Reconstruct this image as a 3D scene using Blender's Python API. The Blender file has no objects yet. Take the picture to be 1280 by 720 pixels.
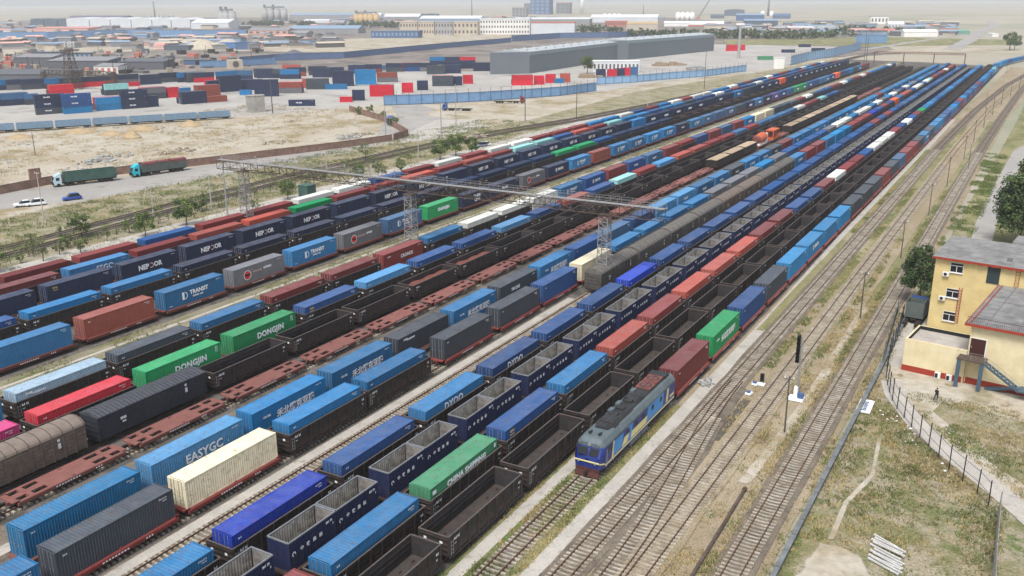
import bpy, bmesh, math, random
from mathutils import Vector, Matrix, noise as mnoise
R = math.radians
rnd = random.Random(7)
scene = bpy.context.scene
COL = scene.collection

# ---------------------------------------------------------------- camera, sky, sun, exposure
FPX, PITCH, YAW, ROLL, CAMH = 1144.71, R(17.486), R(30.272), R(-0.282), 47.85
fwd = Vector((-math.sin(YAW)*math.cos(PITCH), math.cos(YAW)*math.cos(PITCH), -math.sin(PITCH)))
rgt0 = Vector((math.cos(YAW), math.sin(YAW), 0)); up0 = rgt0.cross(fwd)
rgt = rgt0*math.cos(ROLL) + up0*math.sin(ROLL); up = -rgt0*math.sin(ROLL) + up0*math.cos(ROLL)
cam = bpy.data.cameras.new('camera'); camo = bpy.data.objects.new('camera', cam); COL.objects.link(camo)
cam.sensor_width = 36; cam.lens = FPX/1280*36; cam.clip_start = 0.5; cam.clip_end = 40000
camo.matrix_world = Matrix(((rgt.x, up.x, -fwd.x, 0), (rgt.y, up.y, -fwd.y, 0), (rgt.z, up.z, -fwd.z, CAMH), (0, 0, 0, 1)))
scene.camera = camo

SUN_EL, SUN_AZ = R(60), R(172)          # azimuth measured clockwise from +Y
w = bpy.data.worlds.new('World'); scene.world = w; w.use_nodes = True
nt = w.node_tree; bg = nt.nodes['Background']; sky = nt.nodes.new('ShaderNodeTexSky')
sky.sky_type = 'NISHITA'; sky.sun_disc = False; sky.sun_elevation = SUN_EL; sky.sun_rotation = SUN_AZ
sky.air_density = 1.0; sky.dust_density = 4.0; sky.ozone_density = 0.6; sky.altitude = 900
hs_ = nt.nodes.new('ShaderNodeHueSaturation'); hs_.inputs['Saturation'].default_value = 0.5; nt.links.new(sky.outputs[0], hs_.inputs['Color']); nt.links.new(hs_.outputs[0], bg.inputs[0]); bg.inputs[1].default_value = 0.118
sun = bpy.data.lights.new('sun', 'SUN'); suno = bpy.data.objects.new('sun', sun); COL.objects.link(suno)
sun.energy = 2.25; sun.angle = R(22); sun.color = (1, 0.975, 0.945)
sd = Vector((math.sin(SUN_AZ)*math.cos(SUN_EL), math.cos(SUN_AZ)*math.cos(SUN_EL), math.sin(SUN_EL)))
suno.rotation_euler = sd.to_track_quat('Z', 'Y').to_euler()
scene.view_settings.view_transform = 'Standard'; scene.view_settings.look = 'None'
scene.view_settings.exposure = 0.74; scene.view_settings.gamma = 1
scene.cycles.volume_bounces = 1; scene.cycles.max_bounces = 6; scene.cycles.transparent_max_bounces = 16

# ---------------------------------------------------------------- small helpers
def G(u, v, z=0.0):
    """where the sight line through a photograph pixel (1280 wide) meets height z"""
    d = fwd + rgt*((u-640)/FPX) - up*((v-360)/FPX)
    t = (z-CAMH)/d.z
    return Vector((d.x*t, d.y*t, z))
def P(v):
    d = Vector(v) - Vector((0, 0, CAMH)); z = d.dot(fwd)
    if z < 1: return (-9e3, 9e3, z)
    return (640+FPX*d.dot(rgt)/z, 360-FPX*d.dot(up)/z, z)
def zof(v, x, y):
    lo, hi = -5., 150.
    for _ in range(40):
        m = (lo+hi)/2
        if P((x, y, m))[1] > v: lo = m
        else: hi = m
    return lo
def s2l(c): return tuple((x/255/12.92 if x/255 <= 0.04045 else ((x/255+0.055)/1.055)**2.4) for x in c[:3]) + (1.0,)

class MB:
    def __init__(s): s.v = []; s.f = []; s.m = []; s.c = []
    def quad(s, a, b, c, d, m=0): 
        i = len(s.v); s.v += [tuple(a), tuple(b), tuple(c), tuple(d)]; s.f.append((i, i+1, i+2, i+3)); s.m.append(m)
    def tri(s, a, b, c, m=0):
        i = len(s.v); s.v += [tuple(a), tuple(b), tuple(c)]; s.f.append((i, i+1, i+2)); s.m.append(m)
    def poly(s, pts, m=0):
        i = len(s.v); s.v += [tuple(q) for q in pts]; s.f.append(tuple(range(i, i+len(pts)))); s.m.append(m)
    def box(s, x0, y0, z0, x1, y1, z1, m=0, M=None):
        i = len(s.v)
        vs = [(x0,y0,z0),(x1,y0,z0),(x1,y1,z0),(x0,y1,z0),(x0,y0,z1),(x1,y0,z1),(x1,y1,z1),(x0,y1,z1)]
        if M: vs = [tuple(M @ Vector(q)) for q in vs]
        s.v += vs
        for f in ((3,2,1,0),(4,5,6,7),(0,1,5,4),(1,2,6,5),(2,3,7,6),(3,0,4,7)):
            s.f.append(tuple(i+k for k in f)); s.m.append(m)
    def tube(s, p0, p1, r0, r1=None, n=6, m=0, caps=True):
        p0 = Vector(p0); p1 = Vector(p1); r1 = r0 if r1 is None else r1
        d = (p1-p0)
        if d.length < 1e-6: return
        d.normalize(); a = d.orthogonal().normalized(); b = d.cross(a)
        i = len(s.v)
        for k in range(n):
            t = 2*math.pi*k/n; q = a*math.cos(t)+b*math.sin(t)
            s.v.append(tuple(p0+q*r0)); s.v.append(tuple(p1+q*r1))
        for k in range(n):
            j = (k+1) % n; s.f.append((i+2*k, i+2*j, i+2*j+1, i+2*k+1)); s.m.append(m)
        if caps:
            s.f.append(tuple(i+2*k for k in range(n))[::-1]); s.m.append(m)
            s.f.append(tuple(i+2*k+1 for k in range(n))); s.m.append(m)
    def bar(s, p0, p1, w, m=0):
        s.tube(p0, p1, w*0.707, None, 4, m)
    def loft(s, rings, m=0, close=True, caps=True):
        n = len(rings[0]); i = len(s.v)
        for r in rings: s.v += [tuple(q) for q in r]
        for a in range(len(rings)-1):
            for k in range(n if close else n-1):
                j = (k+1) % n
                s.f.append((i+a*n+k, i+a*n+j, i+(a+1)*n+j, i+(a+1)*n+k)); s.m.append(m)
        if caps and close:
            s.f.append(tuple(i+k for k in range(n))[::-1]); s.m.append(m)
            s.f.append(tuple(i+(len(rings)-1)*n+k for k in range(n))); s.m.append(m)
    def mesh(s, name, mats, smooth=False):
        me = bpy.data.meshes.new(name); me.from_pydata(s.v, [], s.f)
        for m in (mats if isinstance(mats, (list, tuple)) else [mats]): me.materials.append(m)
        if any(s.m): me.polygons.foreach_set('material_index', s.m)
        if smooth: me.polygons.foreach_set('use_smooth', [True]*len(s.f))
        me.update(); return me
    def build(s, name, mats, parent=None, smooth=False, loc=None, rz=0):
        return link(name, s.mesh(name, mats, smooth), parent, loc, rz)

def link(name, data, parent=None, loc=None, rz=0):
    o = bpy.data.objects.new(name, data); COL.objects.link(o)
    if parent is not None: o.parent = parent
    if loc is not None: o.location = loc
    if rz: o.rotation_euler = (0, 0, rz)
    return o
def tag(o, label=None, cat=None, group=None, kind=None):
    if label: o['label'] = label
    if cat: o['category'] = cat
    if group: o['group'] = group
    if kind: o['kind'] = kind
    return o
def empty(name, loc=(0, 0, 0), rz=0, **k):
    return tag(link(name, None, None, loc, rz), **k)

class Kit:
    """a thing's meshes as a tree, so that every copy shares mesh data but is its own object with its own parts"""
    def __init__(s, name, mesh, kids=(), loc=(0, 0, 0), rz=0): s.name = name; s.mesh = mesh; s.kids = list(kids); s.loc = loc; s.rz = rz
    def spawn(s, loc=None, rz=None, colour=None, parent=None, skip=()):
        o = link(s.name, s.mesh, parent, s.loc if loc is None else loc, s.rz if rz is None else rz)
        if colour: o.color = colour
        for k in s.kids:
            if k.name not in skip: k.spawn(colour=colour, parent=o)
        return o

# ---------------------------------------------------------------- materials
def mat(name, col, rough=0.7, metal=0.0, var=0.12, scale=6.0, spec=0.3, dark=None, bump=0.0, bscale=None, objcol=False, dust=0.0, dustcol=(0.32, 0.29, 0.25, 1), rust=0.0, cellvar=0.0, attr=None, stretch=None, randobj=0.0, streak=0.0):
    m = bpy.data.materials.new(name); m.use_nodes = True; n = m.node_tree; N = n.nodes; L = n.links
    b = N['Principled BSDF']; b.inputs['Roughness'].default_value = rough; b.inputs['Metallic'].default_value = metal
    b.inputs['Specular IOR Level'].default_value = spec
    tc = N.new('ShaderNodeTexCoord'); src = tc.outputs['Object']
    if stretch:
        mp = N.new('ShaderNodeMapping'); mp.inputs['Scale'].default_value = stretch; L.new(src, mp.inputs[0]); src = mp.outputs[0]
    if objcol:
        oi = N.new('ShaderNodeObjectInfo'); c = oi.outputs['Color']
        ad = N.new('ShaderNodeVectorMath'); ad.operation = 'ADD'; cm = N.new('ShaderNodeVectorMath'); cm.operation = 'SCALE'
        cm.inputs[0].default_value = (37, 91, 53); L.new(oi.outputs['Random'], cm.inputs['Scale']); L.new(src, ad.inputs[0]); L.new(cm.outputs[0], ad.inputs[1]); src = ad.outputs[0]
    elif attr:
        at = N.new('ShaderNodeAttribute'); at.attribute_name = attr; c = at.outputs['Color']
    else:
        rg = N.new('ShaderNodeRGB'); rg.outputs[0].default_value = col if len(col) == 4 else tuple(col)+(1,); c = rg.outputs[0]
    def noise(sc, det=4, rou=0.6):
        t = N.new('ShaderNodeTexNoise'); t.inputs['Scale'].default_value = sc; t.inputs['Detail'].default_value = det; t.inputs['Roughness'].default_value = rou
        L.new(src, t.inputs['Vector']); return t.outputs['Fac']
    def ramp(f, a, b_):
        r = N.new('ShaderNodeMapRange'); r.inputs[1].default_value = a; r.inputs[2].default_value = b_; L.new(f, r.inputs[0]); return r.outputs[0]
    def mix(f, a, b_, mode='MIX'):
        x = N.new('ShaderNodeMix'); x.data_type = 'RGBA'; x.blend_type = mode
        if isinstance(f, float): x.inputs[0].default_value = f
        else: L.new(f, x.inputs[0])
        if isinstance(a, tuple): x.inputs[6].default_value = a
        else: L.new(a, x.inputs[6])
        if isinstance(b_, tuple): x.inputs[7].default_value = b_
        else: L.new(b_, x.inputs[7])
        return x.outputs[2]
    def mul(f, k):
        q = N.new('ShaderNodeMath'); q.operation = 'MULTIPLY'; L.new(f, q.inputs[0]); q.inputs[1].default_value = k; return q.outputs[0]
    if dark: c = mix(ramp(noise(scale*0.35, 5, 0.65), 0.42, 0.62), c, dark)
    if randobj:
        oi2 = N.new('ShaderNodeObjectInfo'); hs = N.new('ShaderNodeHueSaturation'); L.new(c, hs.inputs['Color'])
        mr = N.new('ShaderNodeMapRange'); mr.inputs[3].default_value = 1-randobj; mr.inputs[4].default_value = 1+randobj; L.new(oi2.outputs['Random'], mr.inputs[0]); L.new(mr.outputs[0], hs.inputs['Value']); c = hs.outputs[0]
    if var:
        f = noise(scale, 5, 0.65); v = N.new('ShaderNodeMapRange'); v.inputs[1].default_value = 0.25; v.inputs[2].default_value = 0.75
        v.inputs[3].default_value = 1-var*1.6; v.inputs[4].default_value = 1+var*1.4; L.new(f, v.inputs[0])
        h = N.new('ShaderNodeHueSaturation'); L.new(c, h.inputs['Color']); L.new(v.outputs[0], h.inputs['Value']); c = h.outputs[0]
    if dust: c = mix(mul(ramp(noise(0.6, 6, 0.7), 0.25, 0.75), dust), c, dustcol)
    if streak:      # vertical run-off stains
        mp2 = N.new('ShaderNodeMapping'); mp2.inputs['Scale'].default_value = (1.0, 2.6, 0.16); L.new(src, mp2.inputs[0]); t9 = N.new('ShaderNodeTexNoise'); t9.inputs['Scale'].default_value = 1.6; t9.inputs['Detail'].default_value = 6; L.new(mp2.outputs[0], t9.inputs['Vector'])
        c = mix(mul(ramp(t9.outputs['Fac'], 0.5, 0.75), streak), c, (0.10, 0.085, 0.075, 1))
    if rust: c = mix(mul(ramp(noise(2.2, 6, 0.75), 0.52, 0.68), rust), c, (0.11, 0.045, 0.025, 1))
    if bump:
        bp = N.new('ShaderNodeBump'); bp.inputs['Strength'].default_value = bump; bp.inputs['Distance'].default_value = 0.1
        L.new(noise(bscale or scale*3, 4), bp.inputs['Height']); L.new(bp.outputs[0], b.inputs['Normal'])
    L.new(c, b.inputs['Base Color']); return m

M = {}
M['paint'] = mat('container_paint', None, 0.6, objcol=True, var=0.10, scale=0.9, dust=0.06, dustcol=(0.22, 0.20, 0.18, 1), rust=0.5, streak=0.16)
M['roofpaint'] = mat('container_roof_paint', None, 0.6, objcol=True, var=0.10, scale=0.5, dust=0.20, dustcol=(0.36, 0.37, 0.38, 1), rust=0.6)  # pale mix: part roof dust, part skylight painted into the colour
M['farpaint'] = mat('far_container_paint', None, 0.6, attr='paint', var=0.06, scale=0.3)
M['letter'] = mat('white_lettering', s2l((236, 238, 240)), 0.6, var=0.05, scale=8)
M['pinkletter'] = mat('pink_lettering', s2l((205, 165, 160)), 0.6, var=0.05)
M['redletter'] = mat('red_lettering', s2l((195, 60, 65)), 0.6, var=0.05)
M['yelletter'] = mat('yellow_lettering', s2l((215, 185, 90)), 0.6, var=0.05)
M['steel'] = mat('galvanised_rod', (0.42, 0.43, 0.44, 1), 0.45, 0.6, var=0.1)
M['gond'] = mat('gondola_black_paint', (0.020, 0.0195, 0.021, 1), 0.65, var=0.3, scale=1.6, dust=0.38, dustcol=(0.10, 0.074, 0.058, 1), rust=0.6, randobj=0.4)
M['gondin'] = mat('gondola_inner_steel', (0.024, 0.025, 0.028, 1), 0.7, var=0.25, scale=1.2, dust=0.5, dustcol=(0.06, 0.053, 0.049, 1), rust=0.6, randobj=0.3)
M['gondfloor'] = mat('gondola_dusty_floor', (0.042, 0.036, 0.033, 1), 0.9, var=0.35, scale=1.0, dust=0.6, dustcol=(0.075, 0.062, 0.056, 1), rust=0.5, randobj=0.45)
M['rim'] = mat('worn_rim_steel', (0.10, 0.085, 0.078, 1), 0.6, var=0.25, scale=2, rust=0.6)
M['under'] = mat('underframe_grime', (0.020, 0.017, 0.015, 1), 0.8, var=0.3, scale=3, dust=0.3, dustcol=(0.06, 0.045, 0.035, 1))
M['flatred'] = mat('flat_wagon_paint', None, 0.7, objcol=True, var=0.16, scale=1.1, dust=0.30, dustcol=(0.20, 0.14, 0.11, 1), rust=0.5)
M['boxbrown'] = mat('weathered_brown_boxcar', (0.105, 0.083, 0.068, 1), 0.8, var=0.28, scale=1.3, dust=0.35, dustcol=(0.17, 0.13, 0.10, 1), rust=0.4, randobj=0.2)
M['boxroof'] = mat('dusty_boxcar_roof', (0.175, 0.14, 0.115, 1), 0.8, var=0.2, scale=1.0, dust=0.4, dustcol=(0.22, 0.18, 0.15, 1), randobj=0.15)
M['boxgrey'] = mat('weathered_grey_boxcar', (0.075, 0.072, 0.068, 1), 0.8, var=0.28, scale=1.3, dust=0.35, dustcol=(0.14, 0.12, 0.10, 1), rust=0.4, randobj=0.2)
M['boxgreyroof'] = mat('grey_boxcar_roof', (0.12, 0.112, 0.10, 1), 0.8, var=0.2, scale=1.0, dust=0.3, dustcol=(0.2, 0.18, 0.15, 1), randobj=0.15)
M['boxnavy'] = mat('navy_boxcar_paint', (0.022, 0.026, 0.036, 1), 0.6, var=0.2, scale=1.5, dust=0.2, dustcol=(0.1, 0.095, 0.09, 1))
M['boxnavyroof'] = mat('navy_boxcar_roof', (0.06, 0.065, 0.078, 1), 0.6, var=0.2, scale=1.5, dust=0.2, dustcol=(0.14, 0.13, 0.13, 1))
M['tan'] = mat('tan_tarpaulin', (0.36, 0.27, 0.18, 1), 0.85, var=0.15, scale=1.0, randobj=0.25)
M['openin'] = mat('bare_inner_sheet', (0.34, 0.32, 0.28, 1), 0.8, var=0.3, scale=1.4, rust=0.55, dark=(0.16, 0.15, 0.14, 1))
M['openfloor'] = mat('dirty_box_floor', (0.15, 0.14, 0.125, 1), 0.9, var=0.3, scale=2)
M['black'] = mat('black_rubber', (0.015, 0.015, 0.016, 1), 0.8, var=0.2)
M['glass'] = mat('dark_glazing', (0.012, 0.015, 0.018, 1), 0.25, var=0.0, spec=0.3)
M['rail'] = mat('rusty_rail', (0.115, 0.062, 0.04, 1), 0.6, 0.1, var=0.25, scale=3)
M['sleeper'] = mat('concrete_sleeper', (0.37, 0.335, 0.275, 1), 0.9, var=0.28, scale=1.5, dark=(0.24, 0.20, 0.15, 1))
M['conc'] = mat('concrete', (0.36, 0.34, 0.31, 1), 0.9, var=0.16, scale=0.7, dark=(0.27, 0.25, 0.22, 1), bump=0.2)
M['lattice'] = mat('lattice_grey_paint', (0.30, 0.295, 0.285, 1), 0.6, 0.2, var=0.2, scale=2, rust=0.4)
M['latticerust'] = mat('lattice_rusty_paint', (0.10, 0.075, 0.06, 1), 0.7, 0.1, var=0.3, scale=1, rust=0.5)
M['polewood'] = mat('pale_concrete_pole', (0.42, 0.40, 0.37, 1), 0.85, var=0.15, scale=2)
M['poledark'] = mat('dark_steel_pole', (0.10, 0.09, 0.085, 1), 0.6, 0.2, var=0.2, scale=2)
M['bark'] = mat('bark', (0.10, 0.075, 0.055, 1), 0.9, var=0.3, scale=4)

M['boxrim'] = mat('worn_grey_rim', (0.24, 0.25, 0.26, 1), 0.5, 0.3, var=0.2, scale=2, rust=0.3)

def ground_mat(name, cols, scales, thr, bump=0.3, bscale=2.0, fine=0.12, finescale=6, stretch=None):
    """cols[0] base, then patches of cols[i] where noise of scales[i] passes thr[i]"""
    m = bpy.data.materials.new(name); m.use_nodes = True; n = m.node_tree; N = n.nodes; L = n.links
    b = N['Principled BSDF']; b.inputs['Roughness'].default_value = 0.95; b.inputs['Specular IOR Level'].default_value = 0.1
    tc = N.new('ShaderNodeTexCoord'); src = tc.outputs['Object']
    if stretch:
        mp = N.new('ShaderNodeMapping'); mp.inputs['Scale'].default_value = stretch; L.new(src, mp.inputs[0]); src2 = mp.outputs[0]
    else: src2 = src
    rg = N.new('ShaderNodeRGB'); rg.outputs[0].default_value = tuple(cols[0])+(1,); c = rg.outputs[0]
    for i in range(1, len(cols)):
        t = N.new('ShaderNodeTexNoise'); t.inputs['Scale'].default_value = scales[i-1]; t.inputs['Detail'].default_value = 8; t.inputs['Roughness'].default_value = 0.68
        ad = N.new('ShaderNodeVectorMath'); ad.operation = 'ADD'; ad.inputs[1].default_value = (13.7*i, 7.1*i, 3.3*i)
        L.new(src2, ad.inputs[0]); L.new(ad.outputs[0], t.inputs['Vector'])
        r = N.new('ShaderNodeMapRange'); r.inputs[1].default_value = thr[i-1][0]; r.inputs[2].default_value = thr[i-1][1]; L.new(t.outputs['Fac'], r.inputs[0])
        x = N.new('ShaderNodeMix'); x.data_type = 'RGBA'; L.new(r.outputs[0], x.inputs[0]); L.new(c, x.inputs[6]); x.inputs[7].default_value = tuple(cols[i])+(1,); c = x.outputs[2]
    t = N.new('ShaderNodeTexNoise'); t.inputs['Scale'].default_value = finescale; t.inputs['Detail'].default_value = 5; L.new(src, t.inputs['Vector'])
    v = N.new('ShaderNodeMapRange'); v.inputs[1].default_value = 0.25; v.inputs[2].default_value = 0.75; v.inputs[3].default_value = 1-fine*1.8; v.inputs[4].default_value = 1+fine*1.8; L.new(t.outputs['Fac'], v.inputs[0])
    h = N.new('ShaderNodeHueSaturation'); L.new(c, h.inputs['Color']); L.new(v.outputs[0], h.inputs['Value']); L.new(h.outputs[0], b.inputs['Base Color'])
    if bump:
        t2 = N.new('ShaderNodeTexNoise'); t2.inputs['Scale'].default_value = bscale; t2.inputs['Detail'].default_value = 6; L.new(src, t2.inputs['Vector'])
        bp = N.new('ShaderNodeBump'); bp.inputs['Strength'].default_value = bump; bp.inputs['Distance'].default_value = 0.25; L.new(t2.outputs['Fac'], bp.inputs['Height']); L.new(bp.outputs[0], b.inputs['Normal'])
    et = N.new('ShaderNodeAttribute'); et.attribute_name = 'edge'
    t3 = N.new('ShaderNodeTexNoise'); t3.inputs['Scale'].default_value = 1.1; t3.inputs['Detail'].default_value = 6; t3.inputs['Roughness'].default_value = 0.7; L.new(src, t3.inputs['Vector'])
    m1 = N.new('ShaderNodeMath'); m1.operation = 'MULTIPLY_ADD'; m1.inputs[1].default_value = 1.5; m1.inputs[2].default_value = -0.95; L.new(et.outputs['Fac'], m1.inputs[0])
    m2 = N.new('ShaderNodeMath'); m2.operation = 'ADD'; L.new(m1.outputs[0], m2.inputs[0]); L.new(t3.outputs['Fac'], m2.inputs[1])
    m3 = N.new('ShaderNodeMapRange'); m3.inputs[1].default_value = 0.12; m3.inputs[2].default_value = 0.42; L.new(m2.outputs[0], m3.inputs[0]); L.new(m3.outputs[0], b.inputs['Alpha'])
    return m
SAND = (0.365, 0.312, 0.232); PALE = (0.42, 0.38, 0.31); DRY = (0.27, 0.22, 0.13); OLIVE = (0.15, 0.155, 0.066); GREEN = (0.095, 0.135, 0.042)
M['steppe'] = ground_mat('steppe', [(0.33, 0.30, 0.235), (0.38, 0.335, 0.255), (0.24, 0.245, 0.17), (0.27, 0.235, 0.175)], [0.004, 0.0023, 0.012], [(0.45, 0.6), (0.5, 0.62), (0.55, 0.66)], bump=0, fine=0.05, finescale=0.3)
M['ballast'] = ground_mat('ballast', [(0.14, 0.125, 0.112), (0.075, 0.068, 0.06), (0.19, 0.17, 0.148)], [0.25, 0.6], [(0.46, 0.6), (0.55, 0.68)], bump=0.5, bscale=5, fine=0.2, finescale=7)
M['ballastlight'] = ground_mat('pale_ballast', [(0.165, 0.137, 0.106), (0.10, 0.083, 0.068), (0.215, 0.18, 0.137)], [0.3, 0.5], [(0.5, 0.64), (0.52, 0.66)], bump=0.5, bscale=5, fine=0.2, finescale=7)
M['weedy'] = ground_mat('weedy_ballast', [(0.23, 0.205, 0.145), OLIVE, (0.30, 0.26, 0.18)], [0.35, 0.3], [(0.46, 0.6), (0.52, 0.66)], bump=0.5, bscale=4, fine=0.2, finescale=5, stretch=(1, 0.35, 1))
M['sandy'] = ground_mat('sandy_lot', [SAND, PALE, DRY, (0.235, 0.21, 0.13), (0.22, 0.17, 0.11)], [0.05, 0.045, 0.11, 0.30], [(0.42, 0.56), (0.52, 0.62), (0.56, 0.66), (0.6, 0.68)], bump=0.5, bscale=0.6, fine=0.1, finescale=1.2)
M['gravel'] = ground_mat('tan_gravel', [(0.28, 0.226, 0.148), (0.335, 0.278, 0.19), (0.19, 0.15, 0.105), (0.17, 0.17, 0.075)], [0.15, 0.5, 0.10], [(0.48, 0.62), (0.56, 0.68), (0.58, 0.7)], bump=0.6, bscale=4, fine=0.22, finescale=6, stretch=(1, 0.4, 1))
M['dirtgrass'] = ground_mat('dry_grassy_dirt', [(0.30, 0.262, 0.19), DRY, OLIVE, GREEN], [0.14, 0.2, 0.26], [(0.47, 0.61), (0.48, 0.62), (0.56, 0.68)], bump=0.8, bscale=1.6, fine=0.22, finescale=4)
M['verge'] = ground_mat('green_verge', [(0.25, 0.225, 0.115), OLIVE, (0.33, 0.28, 0.19), GREEN], [0.12, 0.1, 0.2], [(0.44, 0.58), (0.56, 0.66), (0.55, 0.66)], bump=0.6, bscale=1.5, fine=0.2, finescale=3, stretch=(1, 0.45, 1))
M['path'] = ground_mat('pale_path', [(0.38, 0.355, 0.315), (0.44, 0.41, 0.36), (0.28, 0.255, 0.215)], [0.3, 0.5], [(0.45, 0.6), (0.56, 0.68)], bump=0.2, fine=0.08, finescale=4)
M['road'] = ground_mat('worn_road', [(0.30, 0.285, 0.265), (0.35, 0.33, 0.30), (0.24, 0.225, 0.20)], [0.06, 0.12], [(0.45, 0.6), (0.55, 0.66)], bump=0.1, fine=0.06, finescale=1.5)
M['yardconc'] = ground_mat('yard_concrete', [(0.345, 0.325, 0.30), (0.40, 0.38, 0.345), (0.26, 0.245, 0.225)], [0.03, 0.05], [(0.45, 0.6), (0.55, 0.66)], bump=0, fine=0.05, finescale=0.6)
M['darkstain'] = ground_mat('oily_ballast', [(0.10, 0.088, 0.075), (0.17, 0.15, 0.125)], [0.7], [(0.5, 0.62)], bump=0.5, bscale=5, fine=0.22, finescale=7)
M['cinder'] = ground_mat('dark_dirt', [(0.22, 0.19, 0.165), (0.13, 0.115, 0.105), (0.30, 0.26, 0.21)], [0.02, 0.04], [(0.45, 0.58), (0.55, 0.66)], bump=0, fine=0.06, finescale=0.5)

ZI = [0.0]
def finish_sheet(name, bm, soft, m, z, kind='structure'):
    lay = bm.verts.layers.float.new('edge')
    f = bm.faces[:]
    if soft:
        bmesh.ops.inset_region(bm, faces=f, thickness=soft, use_even_offset=True, use_boundary=True)
        for v in bm.verts: v[lay] = 0.0 if v.is_boundary else 1.0
    else:
        for v in bm.verts: v[lay] = 1.0
    bmesh.ops.triangulate(bm, faces=bm.faces[:], ngon_method='EAR_CLIP')
    me = bpy.data.meshes.new(name); bm.to_mesh(me); bm.free(); me.materials.append(m)
    return tag(link(name, me, None, (0, 0, z)), kind=kind)
def sheet(name, pts, m, z=None, jit=0.0, step=2.0, kind='structure', soft=None):
    if z is None: ZI[0] += 0.003; z = ZI[0]
    if soft is None: soft = max(0.25, jit*1.1) if jit else 0
    pts = [Vector((p[0], p[1])) for p in pts]; out = []
    for i, a in enumerate(pts):
        b = pts[(i+1) % len(pts)]; d = b-a; n = max(1, int(d.length/step)) if jit else 1
        nn = Vector((-d.y, d.x)).normalized() if d.length > 0 else Vector((0, 0))
        for k in range(n):
            q = a+d*(k/n)
            if jit: q = q+nn*jit*.6*rnd.uniform(-.45, .45)
            out.append(q)
    bm = bmesh.new(); f = bm.faces.new([bm.verts.new((q.x, q.y, 0)) for q in out]); f.normal_update()
    if f.normal.z < 0: f.normal_flip()
    return finish_sheet(name, bm, soft, m, z, kind)
def ribbon(name, pts, wid, m, z=None, jit=0.0, step=2.0):
    if z is None: ZI[0] += 0.003; z = ZI[0]
    pts = [Vector((p[0], p[1])) for p in pts]; bm = bmesh.new(); lay = bm.verts.layers.float.new('edge'); rows = []
    dense = []
    for a, b in zip(pts, pts[1:]):
        n = max(1, int((b-a).length/max(step, .5)))
        dense += [a+(b-a)*k/n for k in range(n)]
    dense.append(pts[-1]); e = min(.45*wid, max(.12, jit*1.6))
    for i, p in enumerate(dense):
        d = (dense[min(i+1, len(dense)-1)]-dense[max(i-1, 0)]).normalized(); n = Vector((-d.y, d.x)); wv = wid/2*(1+jit*.5*mnoise.noise(Vector((p.x*.2, p.y*.12, 7))))
        r = []
        for off, al in ((-wv-e*.5, 0), (-wv+e*.5, 1), (wv-e*.5, 1), (wv+e*.5, 0)):
            v = bm.verts.new((p.x+n.x*off, p.y+n.y*off, 0)); v[lay] = al if 0 < i < len(dense)-1 else 0.0; r.append(v)
        rows.append(r)
    for a, b in zip(rows, rows[1:]):
        for k in range(3): f = bm.faces.new((a[k+1], a[k], b[k], b[k+1])) ; f.normal_update()
    for f in bm.faces:
        if f.normal.z < 0: f.normal_flip()
    me = bpy.data.meshes.new(name); bm.to_mesh(me); bm.free(); me.materials.append(m)
    return tag(link(name, me, None, (0, 0, z)), kind='structure')
def g2(u, v): q = G(u, v); return (q.x, q.y)

# ---------------------------------------------------------------- the ground
bm = bmesh.new(); bmesh.ops.create_grid(bm, x_segments=24, y_segments=24, size=9500)
me = bpy.data.meshes.new('ground'); bm.to_mesh(me); bm.free(); me.materials.append(M['steppe']); ea = me.attributes.new('edge', 'FLOAT', 'POINT'); ea.data.foreach_set('value', [1.0]*len(me.vertices))
tag(link('ground', me, None, (-1500, 3200, 0)), kind='structure')
# wide zones, lowest first
sheet('industrial_ground', [(-2000, 300), (-420, 300), (-120, 900), (-260, 1500), (-900, 2400), (-2600, 2000)], M['cinder'], jit=6, step=40)
sheet('sandy_ground', [(-520, -60), (-150, -60), (-150, 900), (-40, 1000), (-120, 1120), (-185, 640), (-215, 470), (-285, 345), (-330, 250), (-560, 60)], M['sandy'], jit=1.5, step=8)
sheet('yard_pavement', [g2(-60, 150), (-352, 214), (-299, 296), (-278, 352), (-244, 386), (-214, 457), (-206, 530), (-181, 626), (-175, 700), (-200, 1010), (-330, 1010), (-345, 560), (-420, 520), (-520, 420), (-640, 300)], M['yardconc'], jit=0.3, step=10)
sheet('bare_field', [g2(430, 66), g2(640, 47), g2(640, 40), g2(350, 52), g2(0, 62), g2(0, 75), g2(200, 62)], M['sandy'], jit=4, step=30)
sheet('dark_field', [g2(150, 52), g2(450, 46), g2(470, 42), g2(320, 42), g2(120, 48)], M['cinder'], jit=4, step=30)
sheet('pale_field', [g2(470, 58), g2(620, 52), g2(620, 42), g2(520, 44)], M['sandy'], jit=3, step=25)
sheet('dry_field', [g2(905, 56), g2(1120, 58), g2(1275, 56), g2(1279, 50), g2(1100, 46), g2(900, 50)], M['verge'], jit=4, step=30)
sheet('weedy_verge', [(-207, 60), (-150, 60), (-150, 800), (-160, 800), (-176, 640), (-196, 470), (-188, 340), (-196, 262), (-203, 190), (-207, 140)], M['dirtgrass'], jit=1.2, step=4)
sheet('road', [g2(-60, 262), (-216, 125), (-207, 141), (-203, 190), (-199, 254), (-196, 300), (-216, 322), (-236, 330), (-246, 330), (-236, 308), (-212, 272), (-218, 205), (-229, 155), (-237, 138), g2(-60, 247)], M['road'], jit=0.5, step=4)
sheet('access_road', [(-216, 322), (-236, 330), (-246, 352), (-262, 362), (-270, 350), (-248, 325), (-236, 300), (-214, 268)], M['road'], jit=0.3, step=4)
sheet('dirt_clearing', [g2(500, 180), g2(560, 172), g2(610, 158), g2(600, 148), g2(540, 150), g2(510, 165)], M['path'], jit=1.5, step=5)
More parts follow.
